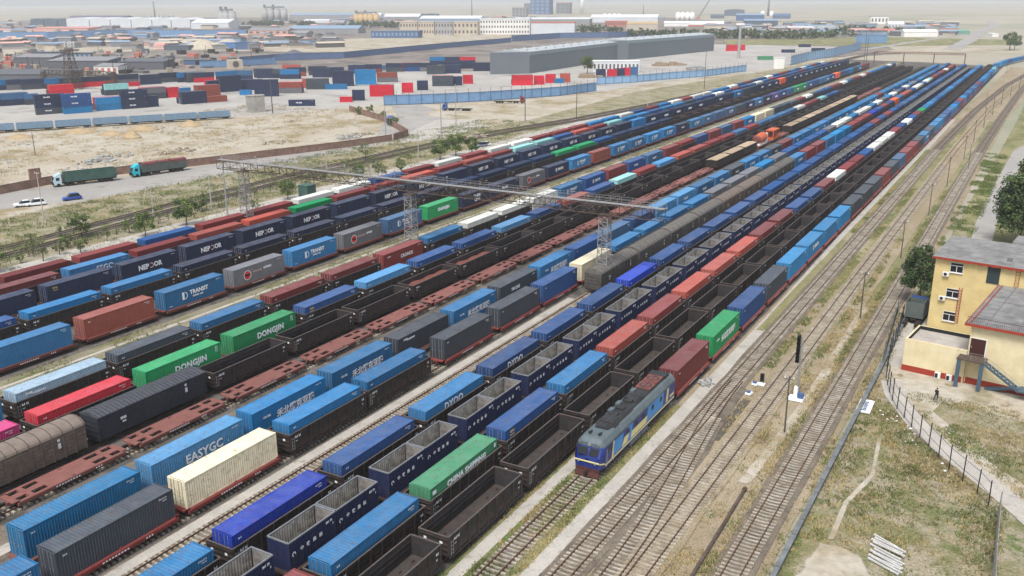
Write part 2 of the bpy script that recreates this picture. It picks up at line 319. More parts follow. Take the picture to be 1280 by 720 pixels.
sheet('right_dirt', [(-15.5, 40), (60, 40), (60, 260), (-14, 260), (-15, 150)], M['dirtgrass'], jit=0.3, step=3)
sheet('right_verge', [(-15.5, 160), (-6, 160), (40, 420), (60, 900), (-10, 900), (-12, 400)], M['verge'], jit=0.8, step=6)
sheet('track_gravel', [(-37.9, 30), (-15.2, 30), (-15.2, 430), (-8, 640), (0, 760), (-30, 760), (-34.5, 420)], M['gravel'], jit=0.5, step=3)
sheet('yard_ballast', [(-152, 20), (-37.7, 20), (-34.4, 60), (-34.4, 760), (-90, 790), (-150, 800)], M['ballast'], jit=0.5, step=4)
sheet('weedy_aisle', [(-115.2, 20), (-104.8, 20), (-104.8, 780), (-115.2, 780)], M['weedy'], jit=0.7, step=3)
for xx in (-112.6, -109.6, -106.9): ribbon('worn_track', [(xx, 20), (xx, 700)], 0.7, M['path'], jit=0.25, step=2)
sheet('aisle_gravel', [(-66.0, 20), (-58.6, 20), (-58.6, 130), (-66.0, 130)], M['ballastlight'], jit=0.4, step=2)
ribbon('aisle_path', [(-64.9, 20), (-64.9, 132)], 1.3, M['path'], jit=0.15, step=2)
sheet('mid_aisle_gravel', [(-81.2, 20), (-75.2, 20), (-75.2, 750), (-81.2, 750)], M['ballastlight'], jit=0.4, step=3)
ribbon('mid_aisle_path', [(-77.0, 20), (-77.0, 740)], 1.5, M['path'], jit=0.15, step=2)
sheet('grassy_strip', [(-40.3, 20), (-37.5, 20), (-37.5, 100), (-40.3, 100)], M['verge'], jit=0.35, step=1.5)
ribbon('left_walkway', [(-39.0, 20), (-39.0, 100)], 1.35, M['path'], jit=0.06, step=1.5)
ribbon('grass_edge', [(-34.6, 30), (-34.6, 100)], 1.6, M['verge'], jit=0.4, step=1.5)
ribbon('oily_strip', [(-31.9, 44), (-31.9, 95)], 2.0, M['darkstain'], jit=0.35, step=1.5)
ribbon('oily_patch', [(-27.6, 92), (-27.2, 101), (-27.4, 106)], 1.6, M['darkstain'], jit=0.4, step=1.5)
ribbon('walkway', [(-33.2, 30), (-33.1, 100), (-33.3, 150), (-34.1, 200), (-34.3, 420)], 1.75, M['path'], jit=0.06, step=1.5)
ribbon('footpath', [(-21.9, 84), (-21.3, 96), (-20.9, 110), (-21.2, 130), (-21.3, 150)], 1.2, M['sandy'], jit=0.5, step=1.5)
ribbon('green_strip', [(-33.0, 130), (-33.0, 330)], 1.4, M['verge'], jit=0.5, step=2)
ribbon('green_strip', [(-28.0, 150), (-28.0, 400)], 1.7, M['verge'], jit=0.5, step=2)
ribbon('green_strip', [(-20.6, 150), (-20.3, 260), (-19.8, 420)], 2.0, M['verge'], jit=0.6, step=2)
sheet('sand_patch', [(-14.2, 66), (-13.2, 77.8), (-11, 78.5), (-8.6, 77.6), (-7.0, 74.5), (-6.6, 66)], M['sandy'], jit=0.35, step=1, soft=1.3)
ribbon('dirt_trail', [(-11.8, 78), (-11.9, 86), (-10.6, 93), (-11.5, 103)], .45, M['sandy'], jit=0.8, step=1)
sheet('compound_ground', [(-14.2, 122), (-12.6, 116), (-8, 107), (-2, 98.5), (3.0, 94), (30, 100), (30, 128), (-14.5, 150)], M['sandy'], jit=0.4, step=2)
ribbon('concrete_path', [(-13.2, 121), (-11.7, 115.5), (-8.6, 109), (-5.2, 103.6), (-1.2, 98.5), (2.2, 94.2), (6, 88.5), (12, 80)], 2.5, M['path'], jit=0.02, step=1.5)
sheet('weedy_mound', [(-6.5, 116.5), (-3, 116.8), (4, 114.5), (12, 112), (14, 96), (6, 95.5), (0, 101.5), (-4, 107.5), (-7.3, 113)], M['dirtgrass'], jit=0.5, step=1.5)
sheet('alley_ground', [(-14.6, 126), (-11.8, 126), (-11.4, 150), (-13.5, 158), (-15.4, 158)], M['path'], jit=0.2, step=2)
ribbon('lane', [(-7.4, 150), (-8.2, 190), (-8.9, 225), (-8.0, 290), (-6.8, 340), (-1, 372), (20, 392)], 4.0, M['road'], jit=0.1, step=3)
ribbon('loading_path', [(-161.5, 40), (-161.5, 240), (-163, 300), (-160, 380)], 9.5, M['path'], jit=0.5, step=3)
ribbon('far_road', [g2(1190, 62), g2(1212, 50), g2(1225, 40), g2(1245, 33), g2(1238, 26)], 16, M['road'], jit=0.8, step=12)
ribbon('far_lane', [g2(1080, 62), g2(1180, 47), g2(1212, 42), g2(1240, 33)], 9, M['road'], jit=0.8, step=12)

# ---------------------------------------------------------------- railway tracks that show
def poly_len(pts): return sum((Vector(b)-Vector(a)).length for a, b in zip(pts, pts[1:]))
def walk(pts, step, off=0.0):
    pts = [Vector(p) for p in pts]; d = off; out = []; acc = 0
    for a, b in zip(pts, pts[1:]):
        l = (b-a).length; t = (b-a)/l
        while d <= acc+l: out.append((a+t*(d-acc), t)); d += step
        acc += l
    return out
def track(pts, sleepers=True, bed=None, bedw=3.6, far=False, railh=0.17, weeds=0.0, sl0=0, sl1=1e9):
    if bed: ribbon('ballast_bed', pts, bedw, M[bed], jit=0.25, step=2)
    rb = MB(); z0 = 0.22
    for s in (-1, 1):
        L_ = []
        for i, p in enumerate(pts):
            p = Vector(p); d = (Vector(pts[min(i+1, len(pts)-1)])-Vector(pts[max(i-1, 0)])).normalized(); n = Vector((-d.y, d.x))
            L_.append(p-n*s*0.75)
        rings = []
        for q, p in zip(L_, pts):
            i = pts.index(p); d = (Vector(pts[min(i+1, len(pts)-1)])-Vector(pts[max(i-1, 0)])).normalized(); n = Vector((-d.y, d.x))
            rings.append([(q.x-n.x*.045, q.y-n.y*.045, z0), (q.x+n.x*.045, q.y+n.y*.045, z0), (q.x+n.x*.04, q.y+n.y*.04, z0+railh), (q.x-n.x*.04, q.y-n.y*.04, z0+railh)])
        rb.loft(rings)
    root = link('railway_track', rb.mesh('rails', M['rail'])); tag(root, kind='structure')
    if sleepers:
        sb = MB()
        for p, t in walk(pts, 0.6):
            if not sl0 <= p.y <= sl1: continue
            a = math.atan2(t.y, t.x)+rnd.uniform(-.02, .02); zz = 0.215+rnd.uniform(-.02, .012)-(0.05 if rnd.random() < weeds else 0)
            Mx = Matrix.Translation((p.x, p.y, 0)) @ Matrix.Rotation(a, 4, 'Z')
            sb.box(-.12, -1.28, -.05, .12, -.45, zz+.03, 0, Mx); sb.box(-.11, -.4495, -.05, .11, .4495, zz-.01, 0, Mx); sb.box(-.12, .45, -.05, .12, 1.28, zz+.03, 0, Mx)
        so = sb.build('sleepers', M['sleeper'], root); tag(so, kind='stuff')
    return root
def bez(x0, x1, y0, y1, n=14):
    return [(x0+(x1-x0)*(3*(t/n)**2-2*(t/n)**3), y0+(y1-y0)*t/n) for t in range(n+1)]
ROWX = {1:-148.1, 2:-142.5, 3:-137.0, 4:-127.2, 5:-117.5, 6:-101.3, 7:-93.4, 8:-87.9, 9:-83.2, 10:-73.0, 11:-67.5, 'b':-62.7, 12:-56.6, 13:-51.7, 14:-46.4, 15:-41.6, 16:-36.35}
for k, x in ROWX.items():
    if k in (16,): track([(x, 30), (x, 150), (x-.6, 420), (x-2.2, 720)], sl1=100, weeds=.6)
    elif k in ('b', 12, 11, 10, 9): track([(x, 25), (x, 735)], sl1=140)
    else: track([(x, 25), (x, 735)], sleepers=False)
track([(-30.7, 44), (-30.75, 60), (-30.6, 80), (-30.6, 150), (-30.6, 340), (-29.0, 460), (-24, 600), (-14, 740), (0, 860)], bed='ballastlight', sl1=330)
track([(-26.6, 44), (-27.1, 62)]+bez(-27.1, -30.3, 63, 110), bed='ballastlight', sl1=98)
track([(-25.1, 44), (-25.2, 100), (-25.4, 160), (-25.4, 340), (-24.0, 460), (-19, 600), (-8, 740), (10, 880)], bed='gravel', sl1=300)
track([(-17.9, 44), (-18.1, 70), (-18.2, 164), (-18.4, 250), (-18.2, 350), (-17.3, 450), (-15.9, 560), (-13.6, 640), (-8, 720), (4, 800)], bed='ballastlight', sl1=330)
track([(-179, 60), (-180.5, 110), (-184, 150), (-186, 190), (-186, 245), (-181, 300), (-172, 350), (-165, 420), (-160, 520), (-156, 700), (-150, 860)], bed='ballast', sleepers=False)
track([(-172, 60), (-175, 110), (-179, 150), (-181, 190), (-181, 245), (-176, 300), (-167, 350), (-160.5, 420), (-156, 520), (-152, 700), (-146, 860)], bed='ballast', sleepers=False)

# ---------------------------------------------------------------- wagons and containers (built along +Y, origin at the middle, z = 0 at the bottom)
CL, CW, CH = 12.192, 2.438, 2.896
def corr(length, pitch=0.28, depth=0.036):
    """trapezoid corrugation as (position, offset) pairs"""
    n = int(length/pitch); pitch = length/n; out = []
    for k in range(n):
        a = -length/2+k*pitch
        out += [(a, 0), (a+pitch*.25, 0), (a+pitch*.5, -depth), (a+pitch*.75, -depth)]
    return out+[(length/2, 0)]
def container_meshes(L_, H_, near):
    b = MB(); hx = CW/2; hy = L_/2; post = 0.16; rl = 0.13
    prof = corr(L_-2*post) if near else corr(L_-2*post, 0.56, 0.045)
    for s in (-1, 1):
        for (y0, d0), (y1, d1) in zip(prof, prof[1:]):
            x0, x1 = s*(hx-.018+d0), s*(hx-.018+d1)
            q = [(x0, y0, rl), (x1, y1, rl), (x1, y1, H_-rl*.8), (x0, y0, H_-rl*.8)]
            b.quad(*(q if s > 0 else q[::-1]))
        b.box(s*hx-(.06 if s > 0 else 0), -hy+post, 0, s*hx+(.06 if s < 0 else 0), hy-post, rl)
        b.box(s*hx-(.06 if s > 0 else 0), -hy+post, H_-rl*.8, s*hx+(.06 if s < 0 else 0), hy-post, H_-.02)
        for t in (-1, 1):
            x0, x1 = sorted((s*hx, s*(hx-.15))); y0, y1 = sorted((t*hy, t*(hy-post)))
            b.box(x0, y0, 0.0, x1, y1, H_)
            x0, x1 = sorted((s*(hx+.006), s*(hx-.17))); y0, y1 = sorted((t*(hy+.006), t*(hy-.18)))
            b.box(x0, y0, H_-.118, x1, y1, H_+.006); b.box(x0, y0, -.004, x1, y1, .118)
    pe = corr(CW-.3, 0.28, 0.04)
    for (x0, d0), (x1, d1) in zip(pe, pe[1:]):
        b.quad((x1, hy-.02+d1, rl), (x0, hy-.02+d0, rl), (x0, hy-.02+d0, H_-rl), (x1, hy-.02+d1, H_-rl))
    b.box(-hx+.15, hy-.1, 0, hx-.15, hy-.002, rl); b.box(-hx+.15, hy-.1, H_-rl, hx-.15, hy-.002, H_-.01)
    b.box(-hx+.15, -hy+.002, 0, hx-.15, -hy+.1, rl); b.box(-hx+.15, -hy+.002, H_-rl, hx-.15, -hy+.1, H_-.01)
    b.quad((-hx+.1, -hy+.09, .05), (hx-.1, -hy+.09, .05), (hx-.1, -hy+.09, H_-.05), (-hx+.1, -hy+.09, H_-.05))
    b.quad((-hx+.1, hy-.1, .03), (hx-.1, hy-.1, .03), (hx-.1, -hy+.1, .03), (-hx+.1, -hy+.1, .03))
    r = MB(); pr = corr(L_-.7, 0.35, 0.022) if near else corr(L_-.7, 1.1, 0.03)
    for (y0, d0), (y1, d1) in zip(pr, pr[1:]):
        r.quad((-hx+.09, y0, H_+d0-.004), (hx-.09, y0, H_+d0-.004), (hx-.09, y1, H_+d1-.004), (-hx+.09, y1, H_+d1-.004))
    for t in (-1, 1):
        y0, y1 = sorted((t*(hy-.185), t*(L_-.7)/2)); r.box(-hx+.09, y0, H_-.04, hx-.09, y1, H_-.003)
    for s in (-1, 1):
        x0, x1 = sorted((s*(hx-.001), s*(hx-.09))); r.box(x0, -hy+.19, H_-.019, x1, hy-.19, H_+.001)
    kids = [Kit('roof', r.mesh('container_roof', M['roofpaint']))]
    if near:
        for s in (-1, 1):
            d = MB(); x0, x1 = sorted((s*.012, s*(hx-.16)))
            d.box(x0, -hy+.012, rl+.01, x1, -hy+.06, H_-rl-.01)
            for k in range(3):
                zz = rl+.25+k*(H_-.9)/2.6; d.box(x0+.08, -hy+.002, zz, x1-.08, -hy+.011, zz+.55)
            rods = []
            for t in (0.3, 0.72):
                xx = s*(.02+t*(hx-.2)); rb = MB(); rb.tube((xx, -hy-.03, .06), (xx, -hy-.03, H_-.06), .024, None, 6)
                rb.box(xx-.05, -hy-.05, 1.15, xx+.28*(1 if s < 0 else -1)*-1 if False else xx+.05, -hy-.005, 1.25)
                rods.append(Kit('locking_bar', rb.mesh('locking_bar', M['steel'])))
            kids.append(Kit('door', d.mesh('container_door', M['paint']), rods))
    return b.mesh('container_body', M['paint']), kids
NEARC = container_meshes(CL, CH, True); MIDC = container_meshes(CL, CH, False)
N20 = container_meshes(6.058, 2.591, False); N40S = container_meshes(CL, 2.591, False)

def text_mesh(txt, size, m, thick=0.012, spacing=1.0, shear=0.0):
    cu = bpy.data.curves.new('lettering', 'FONT'); cu.body = txt; cu.size = size; cu.extrude = 0.006; cu.offset = thick; cu.space_character = spacing
    cu.align_x = 'CENTER'; cu.align_y = 'CENTER'; cu.resolution_u = 2; cu.shear = shear
    o = bpy.data.objects.new('lettering', cu); COL.objects.link(o)
    bpy.context.view_layer.update(); dg = bpy.context.evaluated_depsgraph_get()
    me = bpy.data.meshes.new_from_object(o.evaluated_get(dg)); bpy.data.objects.remove(o); bpy.data.curves.remove(cu)
    me.materials.clear(); me.materials.append(m); return me
def side_text(parts):
    """join (mesh, y, z) pieces into one mesh standing on the +X side; text runs along +Y"""
    v = []; f = []; mi = []; mats = []
    for me, y, z in parts:
        if me.materials[0] not in mats: mats.append(me.materials[0])
        k = mats.index(me.materials[0]); i0 = len(v)
        v += [(CW/2+.006+q.co.z, y+q.co.x, z+q.co.y) for q in me.vertices]
        f += [tuple(i0+i for i in p.vertices) for p in me.polygons]; mi += [k]*len(me.polygons)
    me = bpy.data.meshes.new('lettering'); me.from_pydata(v, [], f)
    for m in mats: me.materials.append(m)
    me.polygons.foreach_set('material_index', mi); me.update(); return me
def disc(r, m, r0=0.0, n=20, a0=0, a1=2*math.pi):
    b = MB()
    for k in range(n):
        p, q = a0+(a1-a0)*k/n, a0+(a1-a0)*(k+1)/n
        b.quad((r0*math.cos(p), r0*math.sin(p), 0), (r*math.cos(p), r*math.sin(p), 0), (r*math.cos(q), r*math.sin(q), 0), (r0*math.cos(q), r0*math.sin(q), 0))
    return b.mesh('disc', m)
def rects(rs, m):
    b = MB()
    for x0, y0, x1, y1 in rs: b.quad((x0, y0, 0), (x1, y0, 0), (x1, y1, 0), (x0, y1, 0))
    return b.mesh('rects', m)
W_ = M['letter']
code = (text_mesh('4 2 0 1 5 7 3', 0.17, W_, .004), 4.9, 2.5); code2 = (text_mesh('4 5 G 1', 0.15, W_, .004), 5.1, 2.25)
LET = {
 'n': side_text([(text_mesh('NEP', 1.25, W_, .05), -1.6, 1.45), (disc(.5, M['pinkletter'], .3, 16, -2.4, 2.2), .05, 1.5), (text_mesh('OR', 1.2, W_, .05), 1.45, 1.5), code]),
 't': side_text([(rects([(-.42, -.62, .02, .62)], W_), -2.3, 1.45), (disc(.62, W_, .5, 14, -1.45, 1.45), -2.25, 1.45), (text_mesh('TRANSIT', .95, W_, .03), .75, 1.68), (text_mesh('EXPRESS  LINE', .34, W_, .012), .45, .98), code, (text_mesh('TRANSIT', .16, W_, .003), -5.1, .4)]),
 'h': side_text([(disc(.74, M['redletter'], .0, 24), -2.9, 1.35), (disc(.86, W_, .76, 24), -2.9, 1.35), (rects([(-.5, -.16, .5, .16)], W_), -2.9, 1.352), (text_mesh('HUB LINE', .5, M['pinkletter'], .01), -.6, 1.62), (text_mesh('EXPRESS', .5, W_, .02), 1.9, 1.74), code]),
 'd': side_text([(text_mesh('DONGJIN', 1.15, W_, .045, 1.06), 1.0, 1.55), (text_mesh('D J\n5 2\n1 8', .3, W_, .006), 5.3, 2.2)]),
 'e': side_text([(text_mesh('EASYGC', 1.35, W_, .03, 1.02), .6, 1.5), (text_mesh('.', 1.0, W_, .02), 3.85, 1.6), code]),
 'c': side_text([(text_mesh('禾北腾克亚隆', 1.05, W_, .03), .9, 1.35), (text_mesh('CH 503', .36, W_, .012), -3.8, 1.75), code]),
 's': side_text([(text_mesh('ESGO', 1.35, W_, .02, 1.05), .9, 1.75), code]),
 'y': side_text([(text_mesh('DYOO', 1.25, W_, .03, 1.08), -.4, 1.95)]),
 'g': side_text([(text_mesh('CHANGJIN', .95, W_, .05), .2, 1.55), code]),
 'k': side_text([(text_mesh('CHINA SHIPPING', .85, W_, .04, 1.1), .3, 2.05), (rects([(-.3, -.2, .3, .2)], W_), -5.4, 2.3), (rects([(-.16, -.2, .16, .25)], W_), 5.6, 2.35)]),
 'x': side_text([(text_mesh('CHENG', .95, W_, .04), .2, 1.9), (text_mesh('LINES', .95, W_, .04), .2, .95), (text_mesh('1', .6, W_, .03), -5.2, 2.1)]),
 'o': side_text([(disc(.5, W_, .22, 14), -1.6, 1.6), (text_mesh('SINOTR', .9, W_, .04), 1.0, 1.6)]),
 'r': side_text([(text_mesh('CRONOS', .9, W_, .03), .9, 1.5), (text_mesh('CRS U', .34, W_, .01), -4.4, 2.2), code]),
 'm': side_text([(text_mesh('YM LINE', .75, W_, .03), -1.2, 1.6), code]),
 'b': side_text([code, code2, (text_mesh('33 G', .2, W_, .004), -5.2, 2.3)]),
 'q': side_text([(text_mesh('45 G1', .35, M['yelletter'], .015), -4.6, 2.4), (text_mesh('CAUTION', .2, M['yelletter'], .006), -4.6, 2.0), code, code2]),
 'l': side_text([(text_mesh('LINES', .34, W_, .012), -4.4, 2.4), (text_mesh('TRANSPORT', .34, W_, .012), -3.2, 2.25)]),
}

# container colours (paint, sRGB)
PAL = {'A': ('azure', (0, 110, 164)), 'U': ('royal blue', (0, 54, 164)), 'B': ('mid blue', (18, 72, 128)), 'N': ('navy', (22, 42, 74)), 'L': ('light blue', (72, 144, 194)),
 'S': ('steel blue', (52, 100, 142)), 'P': ('pale grey', (140, 165, 182)), 'R': ('brick red', (126, 48, 46)), 'O': ('salmon', (172, 78, 62)), 'G': ('bright green', (0, 150, 86)),
 'E': ('dull green', (56, 132, 92)), 'C': ('mint', (140, 200, 196)), 'T': ('cyan', (0, 122, 176)), 'W': ('white', (222, 222, 212)), 'I': ('cream', (226, 214, 178)),
 'K': ('slate grey', (58, 68, 78)), 'Y': ('mid grey', (104, 106, 112)), 'M': ('magenta', (214, 36, 124)), 'X': ('crimson', (200, 14, 44)), 'Q': ('orange', (232, 96, 40)), 'V': ('purple', (72, 60, 122)), 'F': ('rust brown', (140, 66, 52))}
PALL = {k: s2l(v[1]) for k, v in PAL.items()}

# -------- gondola wagon
def gondola():
    b = MB(); hx, hy, z0, z1 = 1.58, 6.48, 1.05, 3.08
    rim = MB()
    for s in (-1, 1):
        xs = sorted((s*hx, s*(hx-.05))); b.box(xs[0], -hy, z0, xs[1], hy, z1-.06)
        n = 9
        for k in range(n):
            y = -hy+.12+k*(2*hy-.24)/(n-1); xs = sorted((s*hx+s*.001, s*(hx+.13)))
            b.box(xs[0], y-.09, z0-.12, xs[1], y+.09, z1-.07)
        xs = sorted((s*(hx+.002), s*(hx+.12))); b.box(xs[0], -hy+.25, z0-.2, xs[1], hy-.25, z0-.121)
        for k in range(n-1):
            ya = -hy+.12+k*(2*hy-.24)/(n-1)+.14; yb = -hy+.12+(k+1)*(2*hy-.24)/(n-1)-.14
            xs = sorted((s*(hx+.002), s*(hx+.035))); b.box(xs[0], ya, z0+.08, xs[1], yb, z0+.78)
            b.box(xs[0], ya, z0+1.18, xs[1], yb, z0+1.24)
        xs = sorted((s*(hx+.06), s*(hx-.07))); rim.box(xs[0], -hy, z1-.06, xs[1], hy, z1+.03)
    for t in (-1, 1):
        ys = sorted((t*(hy-.05), t*hy)); b.box(-hx+.051, ys[0]-.0, z0, hx-.051, ys[1]-.002 if t > 0 else ys[1], z1-.06)
        for k in range(4):
            ys = sorted((t*(hy+.002), t*(hy+.10))); zz = z0+.1+k*.52; b.box(-hx+.05, ys[0], zz, hx-.05, ys[1], zz+.13)
        ys = sorted((t*(hy-.065), t*(hy+.07))); rim.box(-hx+.071, ys[0], z1-.06, hx-.071, ys[1], z1+.028)
    inn = MB()
    for s in (-1, 1):
        x = s*(hx-.053); q = [(x, -hy+.06, z0+.1), (x, hy-.06, z0+.1), (x, hy-.06, z1-.08), (x, -hy+.06, z1-.08)]
        inn.quad(*(q[::-1] if s > 0 else q))
        for zz in (z0+.85, z0+1.4): xs = sorted((s*(hx-.055), s*(hx-.10))); inn.box(xs[0], -hy+.3, zz, xs[1], hy-.3, zz+.09)
        for k in range(9):
            y = -hy+.6+k*1.45; xs = sorted((s*(hx-.056), s*(hx-.085))); inn.box(xs[0], y-.05, z0+.12, xs[1], y+.05, z1-.1)
    for t in (-1, 1):
        y = t*(hy-.055); q = [(-hx+.06, y, z0+.1), (hx-.06, y, z0+.1), (hx-.06, y, z1-.08), (-hx+.06, y, z1-.08)]
        inn.quad(*(q if t > 0 else q[::-1]))
    fl = MB(); fl.box(-hx+.052, -hy+.052, z0-.05, hx-.052, hy-.052, z0+.06)
    u = MB(); u.box(-.32, -hy-.3, .62, .32, hy+.3, 1.0); u.box(-1.3, -4.8, .8, 1.3, -4.4, 1.0); u.box(-1.3, 4.4, .8, 1.3, 4.8, 1.0)
    c = [Kit('coupler', coupler(t*(hy+.28), t)) for t in (-1, 1)]
    mk = MB(); x = hx+.134
    for y, zz, ww, hh in ((-5.75, 2.45, .42, .3), (-5.2, 2.45, .3, .3), (5.6, 2.4, .4, .26), (-5.7, 2.05, .3, .12), (5.6, 1.9, .2, .2)):
        for k in range(3):
            mk.quad((x, y+k*ww/3, zz), (x, y+k*ww/3+ww*.22, zz), (x, y+k*ww/3+ww*.22, zz+hh*(1 if k != 1 else .6)), (x, y+k*ww/3, zz+hh*(1 if k != 1 else .6)))
    for xx in (-1.0, .7): mk.quad((xx+.3, -hy-.104, 2.3), (xx, -hy-.104, 2.3), (xx, -hy-.104, 2.55), (xx+.3, -hy-.104, 2.55))
    lad = MB()
    for zz in (1.35, 1.75, 2.15, 2.55): lad.tube((hx+.17, -6.3, zz), (hx+.17, -5.95, zz), .02, None, 4)
    for yy in (-6.3, -5.95): lad.tube((hx+.17, yy, 1.2), (hx+.17, yy, 2.7), .02, None, 4)
    return b.mesh('gondola_body', M['gond']), [Kit('top_rim', rim.mesh('gondola_rim', M['rim'])), Kit('inner_lining', inn.mesh('gondola_lining', M['gondin'])), Kit('floor', fl.mesh('gondola_floor', M['gondfloor'])),
        Kit('underframe', u.mesh('gondola_underframe', M['under'])), bogie(-4.6), bogie(4.6)] + c + [Kit('number_marks', mk.mesh('gondola_marks', M['letter'])), Kit('ladder', lad.mesh('gondola_ladder', M['steel']))]
def coupler(y, t):
    b = MB(); y0, y1 = sorted((y, y+t*.36)); b.box(-.13, y0, .72, .13, y1, .98); y0, y1 = sorted((y+t*.36, y+t*.5)); b.box(-.2, y0, .68, .12, y1, 1.02)
    return b.mesh('coupler', M['under'])
BOG = []
def bogie(y):
    if not BOG:
        b = MB()
        for s in (-1, 1):
            xs = sorted((s*.92, s*1.08)); b.box(xs[0], -1.25, .42, xs[1], 1.25, .62); b.box(xs[0], -.35, .28, xs[1], .35, .78)
        b.box(-.9, -.2, .45, .9, .2, .75)
        ws = MB()
        for s in (-1, 1): ws.tube((s*.68, 0, .42), (s*.82, 0, .42), .42, None, 14)
        ws.tube((-.67, 0, .42), (.67, 0, .42), .08, None, 6)
        BOG.extend([b.mesh('bogie', M['under']), ws.mesh('wheelset', M['under'])])
    return Kit('bogie', BOG[0], [Kit('wheelset', BOG[1], loc=(0, -.9, 0.25)), Kit('wheelset', BOG[1], loc=(0, .9, 0.25))], loc=(0, y, 0.12))

# -------- flat wagon with openings in its deck
def flat():
    b = MB(); xs = [-1.45, -1.12, -.42, .42, 1.12, 1.45]; zt, zb = 1.12, .98
    hol = [(-5.9, -4.75), (-4.25, -2.7), (2.7, 4.25), (4.75, 5.9)]
    ys = sorted(set([-6.55, -6.2, 6.2, 6.55, -.9, .9]+[v for h in hol for v in h]))
    for y0, y1 in zip(ys, ys[1:]):
        for x0, x1 in zip(xs, xs[1:]):
            if abs((x0+x1)/2) > .42 and abs((x0+x1)/2) < 1.12 and any(h[0] <= (y0+y1)/2 <= h[1] for h in hol): continue
            a0, a1 = x0, x1
            if y0 < -6.19 or y1 > 6.19:
                if abs((x0+x1)/2) > 1.12: continue
            b.box(a0, y0, zb, a1, y1, zt)
    fr = MB()
    for s in (-1, 1):
        x0, x1 = sorted((s*1.30, s*1.47)); fr.box(x0, -6.2, .70, x1, 6.2, zb-.001)
        x0, x1 = sorted((s*1.475, s*1.53)); fr.box(x0, -6.15, 1.0, x1, 6.15, 1.09)
        x0, x1 = sorted((s*1.475, s*1.52)); 
        for k in range(7): y = -5.4+k*1.8; fr.box(x0, y-.05, .72, x1, y+.05, .999)
        for yy in (-5.95, 5.95, -.1, .1): xx = s*1.2; fr.box(xx-.09, yy-.09, zt+.001, xx+.09, yy+.09, zt+.10)
    fr.box(-.3, -6.7, .62, .3, 6.7, zb-.002)
    for yy in (-4.6, 4.6, -1.6, 1.6): fr.box(-1.29, yy-.18, .74, 1.29, yy+.18, zb-.003)
    mk = MB(); x = 1.535
    for k in range(9): mk.quad((x, -2.2+k*.32, .84), (x, -2.0+k*.32, .84), (x, -2.0+k*.32, .97), (x, -2.2+k*.32, .97))
    for k in range(3): mk.quad((x, 2.4+k*.3, .82), (x, 2.55+k*.3, .82), (x, 2.55+k*.3, .98), (x, 2.4+k*.3, .98))
    return b.mesh('flat_deck', M['flatred']), [Kit('side_frame', fr.mesh('flat_frame', M['flatred'])), bogie(-4.7), bogie(4.7), Kit('coupler', coupler(-6.6, -1)), Kit('coupler', coupler(6.6, 1)), Kit('lettering', mk.mesh('flat_marks', M['letter']))]
GON = gondola(); FLAT = flat()

# -------- open-topped half-length box
def openbox():
    b = MB(); hx, hy, H_ = 1.25, 3.0, 2.85
    pr = corr(2*hy-.3, .3, .05)
    for s in (-1, 1):
        for (y0, d0), (y1, d1) in zip(pr, pr[1:]):
            x0, x1 = s*(hx-.01+d0), s*(hx-.01+d1); q = [(x0, y0, .1), (x1, y1, .1), (x1, y1, H_-.1), (x0, y0, H_-.1)]; b.quad(*(q if s > 0 else q[::-1]))
        for t in (-1, 1):
            x0, x1 = sorted((s*hx, s*(hx-.15))); y0, y1 = sorted((t*hy, t*(hy-.15))); b.box(x0, y0, 0, x1, y1, H_-.001)
    pe = corr(2*hx-.3, .3, .05)
    for t in (-1, 1):
        for (x0, d0), (x1, d1) in zip(pe, pe[1:]):
            y0, y1 = t*(hy-.02+d0), t*(hy-.02+d1); q = [(x0, y0, .1), (x1, y1, .1), (x1, y1, H_-.1), (x0, y0, H_-.1)]; b.quad(*(q if t < 0 else q[::-1]))
    b.box(-hx+.01, -hy+.01, 0, hx-.01, hy-.01, .099)
    inn = MB()
    pr2 = corr(2*hy-.32, .3, .05)
    for s in (-1, 1):
        for (y0, d0), (y1, d1) in zip(pr2, pr2[1:]):
            x0, x1 = s*(hx-.08+d0), s*(hx-.08+d1); q = [(x0, y0, .1), (x1, y1, .1), (x1, y1, H_-.1), (x0, y0, H_-.1)]; inn.quad(*(q[::-1] if s > 0 else q))
        y = s*(hy-.11); q = [(-hx+.09, y, .1), (hx-.09, y, .1), (hx-.09, y, H_-.1), (-hx+.09, y, H_-.1)]; inn.quad(*(q if s > 0 else q[::-1]))
    fl = MB(); fl.quad((-hx+.1, -hy+.1, .13), (hx-.1, -hy+.1, .13), (hx-.1, hy-.1, .13), (-hx+.1, hy-.1, .13))
    rim = MB()
    for s in (-1, 1):
        x0, x1 = sorted((s*(hx+.01), s*(hx-.12))); rim.box(x0, -hy, H_-.1, x1, hy, H_+.02)
        y0, y1 = sorted((s*(hy+.01), s*(hy-.13))); rim.box(-hx+.121, y0, H_-.1, hx-.121, y1, H_+.018)
    dx = 1.25-CW/2
    lt = side_text([(disc(.24, W_, .12, 12, -.5, 4.4), -2.45, 1.55), (text_mesh('中', .42, W_, .012), -1.45, 1.6), (text_mesh('铁', .42, W_, .012), -.65, 1.6), (text_mesh('集', .42, W_, .012), .15, 1.6), (text_mesh('装', .42, W_, .012), .95, 1.6), (text_mesh('201 73', .3, W_, .01), 2.1, 2.3), (text_mesh('5', .25, W_, .01), 2.6, 1.9)])
    for v in lt.vertices: v.co.x += dx
    return b.mesh('open_box_body', M['paint']), [Kit('inner_lining', inn.mesh('open_box_lining', M['openin'])), Kit('floor', fl.mesh('open_box_floor', M['openfloor'])), Kit('top_rim', rim.mesh('open_box_rim', M['boxrim'])), Kit('lettering', lt)]
OPENB = openbox()

